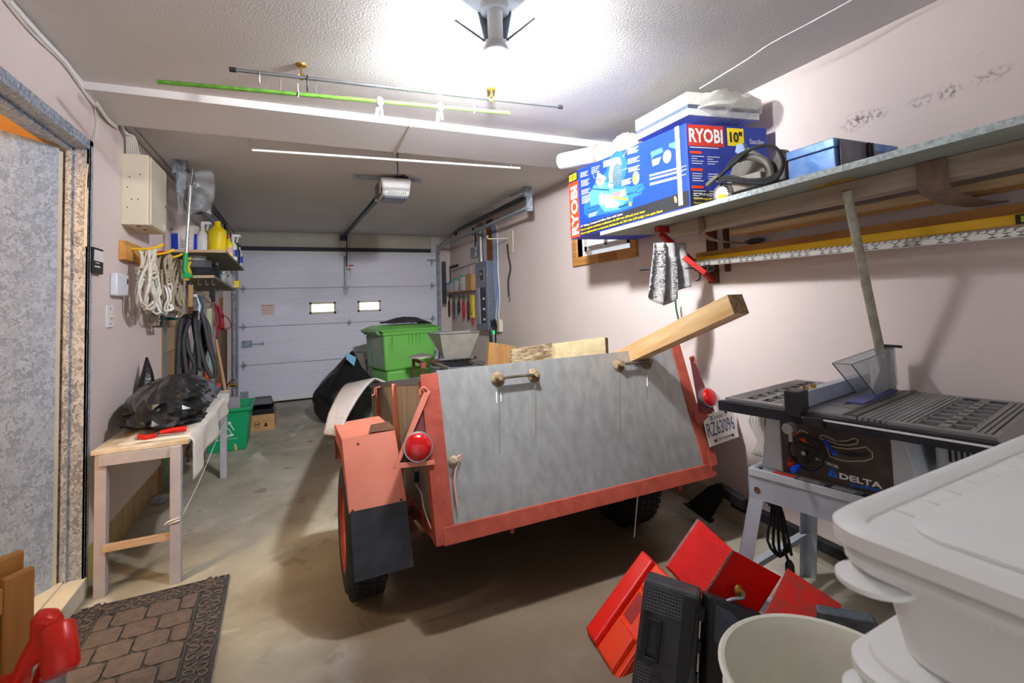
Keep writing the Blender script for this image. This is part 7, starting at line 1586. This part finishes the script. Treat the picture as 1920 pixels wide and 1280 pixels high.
# totes
def rrect(cx,cy,hx,hy,r,z,n=7,rot=math.radians(3.5)):
    pts=[]
    for (sx,sy,a0_) in ((1,1,0),(-1,1,90),(-1,-1,180),(1,-1,270)):
        for k in range(n+1):
            a=math.radians(a0_+90*k/n); x=sx*(hx-r)+r*math.cos(a); y=sy*(hy-r)+r*math.sin(a)
            pts.append(V((cx+x*math.cos(rot)-y*math.sin(rot),cy+x*math.sin(rot)+y*math.cos(rot),z)))
    return pts
def loft(levels):
    mb=MB(); n=len(levels[0]); vs=[p for l in levels for p in l]; fs=[]
    for i in range(len(levels)-1):
        for k in range(n): fs.append((i*n+k,i*n+(k+1)%n,(i+1)*n+(k+1)%n,(i+1)*n+k))
    fs+=[tuple(range(n-1,-1,-1)),tuple((len(levels)-1)*n+k for k in range(n))]
    return mb.add(vs,fs)
M_tote=mat('tote_white',rgb(246,246,243),.42,0,.03,4)
tcx,tcy,thx,thy=1.06,.230,.41,.235
hgt=.140
labs=['white plastic tote on the floor, lowest of the stack at the right edge','white plastic tote second from the floor in the stack at the right edge','white plastic tote third from the floor in the stack at the right edge','white plastic tote fourth from the floor in the stack at the right edge','white plastic tote fifth from the floor in the stack at the right edge','white plastic tote directly below the lidded one at the right edge','large white plastic tote with a ribbed lid, topmost at the right edge']
proto=None
for k in range(7):
    z=hgt*k+.0
    g='stack of white totes'
    if proto is None:
        t=thing('storage_tote',labs[k],'tote',(tcx,tcy,z),g)
        R=lambda s,zz,r=.06: rrect(tcx,tcy,thx-s,thy-s,r,z+zz)
        mk('tote_body',loft([R(.05,.0),R(.045,.004),R(.030,.108),R(.026,.112)]),M_tote,t,smooth=True)
        mk('tote_rim',loft([R(.020,.110),R(.006,.108),R(.002,.113),R(.002,.123),R(.010,.128),R(.016,.130),R(.018,.136),R(.026,.1385)]),M_tote,t,smooth=True)
        hb_=MB(); 
        for s in (-1,):
            cxx=tcx+s*(thx-.01); hb_.lathe([(.036,.092),(.042,.095),(.042,.101),(.034,.104)],(cxx-.0,tcy+.16,z),24)
        mk('grip_tab',hb_,M_tote,t,smooth=True)
        mb=MB()
        for j in range(4):
            for yy in (-.2,.2): mb.box((tcx-.22+.14*j,tcy+yy-.004,z+.09),(tcx-.212+.14*j,tcy+yy+.004,z+.109))
            mb.box((tcx-thx+.012,tcy-.15+.1*j,z+.098),(tcx-thx+.034,tcy-.144+.1*j,z+.109))
        mk('rim_gussets',mb,M_tote,t)['kind']='stuff'
        proto=t
    else:
        t=dup(proto,(tcx,tcy,z),0,labs[k],g)
z=hgt*7-.006
R=lambda s,zz,r=.06: rrect(tcx,tcy,thx-s,thy-s,r,z+zz)
t=thing('tote_lid','white ribbed plastic lid closing the topmost storage tote','lid',(tcx,tcy,z))
mk('lid_rim',loft([R(.0,.0),R(-.006,.004),R(-.006,.022),R(.002,.030),R(.012,.032),R(.018,.028),R(.022,.018)]),M_tote,t,smooth=True)
mk('lid_panel',loft([R(.062,.014,.05),R(.06,.024,.05),R(.066,.029,.05),R(.10,.030,.05)]),M_tote,t,smooth=True)
mb=MB()
for j in range(9):
    for s in (-1,1): mb.box((tcx-.30+.07*j,tcy+s*.190+.0125*(j-4)*.35-.014,z+.016),(tcx-.2975+.07*j,tcy+s*.190+.0125*(j-4)*.35+.014,z+.021))
mk('lid_ribs',mb,M_tote,t)['kind']='stuff'
# ================= MAT =================
mx,my=-.595,2.36; hx_,hy_=.295,.46; mr=math.radians(2)
def mp_(x,y,z): return V((mx+x*math.cos(mr)-y*math.sin(mr),my+x*math.sin(mr)+y*math.cos(mr),z))
t=thing('door_mat','dark rubber door mat with scroll border and stone pattern before the metal door','mat',(mx,my,0))
M_mat=mat('mat_rubber',rgb(66,64,66),.8,0,.15,30,.2,80); M_pad=mat('mat_pad',rgb(112,98,92),.95,0,.2,40,.6,200,col2=rgb(84,74,70))
mk('mat_base',MB().prism([mp_(a,b,.001) for a,b in ((-hx_+.03,-hy_),(hx_,-hy_),(hx_,hy_),(-hx_+.03,hy_),(-hx_,hy_-.03),(-hx_,-hy_+.03))],(0,0,.006)),M_mat,t)
bw=.105
mb=MB()
for (a0_,b0_,a1_,b1_) in ((-hx_,-hy_,hx_,-hy_+.008),(-hx_+.02,hy_-.008,hx_,hy_),(hx_-.008,-hy_,hx_,hy_),(-hx_,-hy_,-hx_+.008,hy_-.03),(-hx_+bw,-hy_,-hx_+bw+.007,hy_),(hx_-bw-.007,-hy_,hx_-bw,hy_),(-hx_,hy_-bw-.007,hx_,hy_-bw),(-hx_,-hy_+bw,hx_,-hy_+bw+.007)):
    mb.hexa([mp_(a0_,b0_,.007),mp_(a1_,b0_,.007),mp_(a1_,b1_,.007),mp_(a0_,b1_,.007),mp_(a0_,b0_,.012),mp_(a1_,b0_,.012),mp_(a1_,b1_,.012),mp_(a0_,b1_,.012)])
mk('border_ribs',mb,M_mat,t)
mb=MB()
def spiral(cx,cy,s,a0_,sgn):
    pts=[]
    for k in range(12):
        th=a0_+sgn*k*.52; r_=s*(1-.065*k); pts.append(mp_(cx+r_*math.cos(th)*.9,cy+r_*math.sin(th)*.9,.010))
    mb.tube(pts,.0042,5)
M_scroll=mat('mat_scroll',rgb(104,92,86),.85,0,.15,30)
step=.046
n=int(2*hy_/step)
for k in range(n):
    yy=-hy_+.03+k*step
    for sx in (-1,1):
        spiral(sx*(hx_-.034),yy,.028,0.6*k,1 if k%2 else -1); spiral(sx*(hx_-.080),yy+.022,.026,2+.9*k,-1 if k%2 else 1)
n=int((2*hx_-2*bw)/step)
for k in range(n+1):
    xx=-hx_+bw+.02+k*step
    for sy in (-1,1):
        spiral(xx,sy*(hy_-.034),.028,.8*k,1 if k%2 else -1); spiral(xx+.022,sy*(hy_-.080),.026,1+.7*k,-1 if k%2 else 1)
mk('scroll_border',mb,M_scroll,t)['kind']='stuff'
pw=(2*hx_-2*bw-.014)/3; ph=.118; r0=-hy_+bw+.01
rows=6; ph=(2*hy_-2*bw-.012)/6
pad=None
for r_ in range(rows+0):
    offs=(pw/2 if r_%2 else 0)
    for c_i in range(-1,4):
        x0=-hx_+bw+.007+c_i*pw+offs; x1=x0+pw-.006
        lo,hi=-hx_+bw+.009,hx_-bw-.009
        x0c,x1c=max(x0,lo),min(x1,hi)
        if x1c-x0c<.02: continue
        y0_=r0+r_*ph; y1_=y0_+ph-.006; c=.022
        cut=lambda x,e:0 if abs(x-e)>1e-6 else 0
        poly=[]
        cl_=c if x0c==x0 else 0; cr_=c if x1c==x1 else 0
        poly=[(x0c+cl_,y0_),(x1c-cr_*0,y0_),(x1c,y1_-cr_),(x1c-cr_,y1_),(x0c,y1_),(x0c,y0_+cl_)]
        pp_=[]
        for q in poly:
            if not pp_ or (abs(q[0]-pp_[-1][0])+abs(q[1]-pp_[-1][1]))>1e-5: pp_.append(q)
        mk('pad',MB().prism([mp_(a,b,.007) for a,b in pp_],(0,0,.006)),M_pad,t,bevel=.002)
# ================= BOTTOM LEFT =================
M_ow=wood('varnished_oak',rgb(188,132,66),rgb(140,88,38),'z',.45,8)
def cabdoor(lab,P,ang,w,h,lean,nm='cabinet_door'):
    # raised panel door standing on the floor
    t=thing(nm,lab,'door panel',P,'oak panel doors leaning at the bottom left')
    ux=V((math.cos(ang),math.sin(ang),0)); nz=V((math.sin(ang),-math.cos(ang),0)); uz=(V((0,0,1))-nz*lean).normalized(); nn_=ux.cross(uz)
    def b(mb,a0_,a1_,z0_,z1_,t0,t1): return mb.obox(P+ux*a0_+uz*z0_+nn_*t0,ux*(a1_-a0_),uz*(z1_-z0_),nn_*(t1-t0))
    mk('stile',b(MB(),0,.06,0,h,0,.02),M_ow,t,bevel=.006); mk('stile',b(MB(),w-.06,w,0,h,0,.02),M_ow,t,bevel=.006)
    mk('rail',b(MB(),.06,w-.06,0,.06,0,.02),M_ow,t,bevel=.006); 
    mk('rail',MB().prism([P+ux*a+uz*z_ for a,z_ in ((.06,h-.08),(w-.06,h-.08),(w-.06,h-.02),(w*.62,h+.012),(w*.38,h+.012),(.06,h-.02))],nn_*.02),M_ow,t,bevel=.005)
    mk('raised_panel',b(MB(),.062,w-.062,.062,h-.082,.004,.012),M_ow,t); mk('panel_field',b(MB(),.10,w-.10,.10,h-.12,.0,.018),M_ow,t,bevel=.006)
    return t
e=PZ(57,1058,.70)
cabdoor('varnished oak panel door leaning at the bottom left, frontmost one',V((e.x-.257,e.y-.306,0.0)),math.radians(50),.40,.70,.0)
cabdoor('varnished oak panel door behind the front one at the bottom left',V((e.x-.257-.03,e.y-.306+.025,0.0)),math.radians(50),.40,.735,.0)
# red screw jack shaped tool
M_rj=mat('glossy_red_worn',rgb(226,40,18),.3,.05,.1,14,.05,40,col2=rgb(190,26,12))
t=thing('red_jack','bright red worn iron jack with a round handle at the bottom left','jack',V((PY(70,1220,1.38).x,1.38,0)))
ha,hb2=PY(107,1172,1.38),PY(116,1262,1.33)
mk('handle_bar',MB().lathe([(.026,0),(.031,.008),(.031,(hb2-ha).length-.008),(.026,(hb2-ha).length)],ha,24,hb2-ha),M_rj,t,smooth=True)
mk('jack_arm',MB().prism([PY(a,b,1.38) for a,b in ((52,1160),(96,1158),(106,1176),(104,1200),(84,1236),(52,1262),(34,1300),(2,1300),(30,1240),(50,1205))],(0,.05,0)),M_rj,t,bevel=.012,smooth=True)
mk('inner_arm',MB().prism([PY(a,b,1.44) for a,b in ((78,1225),(100,1215),(108,1235),(80,1262),(70,1300),(50,1300))],(0,.03,0)),M_rj,t,bevel=.006)
p0=PY(20,1300,1.40)
mk('jack_column',MB().bar((p0.x,1.40,0.02),(p0.x,1.40,p0.z+.03),.05,.05),M_rj,t,bevel=.004)
mk('jack_foot',MB().box((p0.x-.1,1.31,0),(p0.x+.1,1.49,.02)),M_rj,t,bevel=.004)
p1=PY(100,1262,1.41); mk('grey_collar',MB().cyl((p1.x,1.41,p1.z-.08),(p1.x,1.41,p1.z),.022,16).bar((p1.x,1.41,p1.z-.07),(p0.x,1.40,p1.z-.07),.02,.02),M_steel,t,smooth=True)
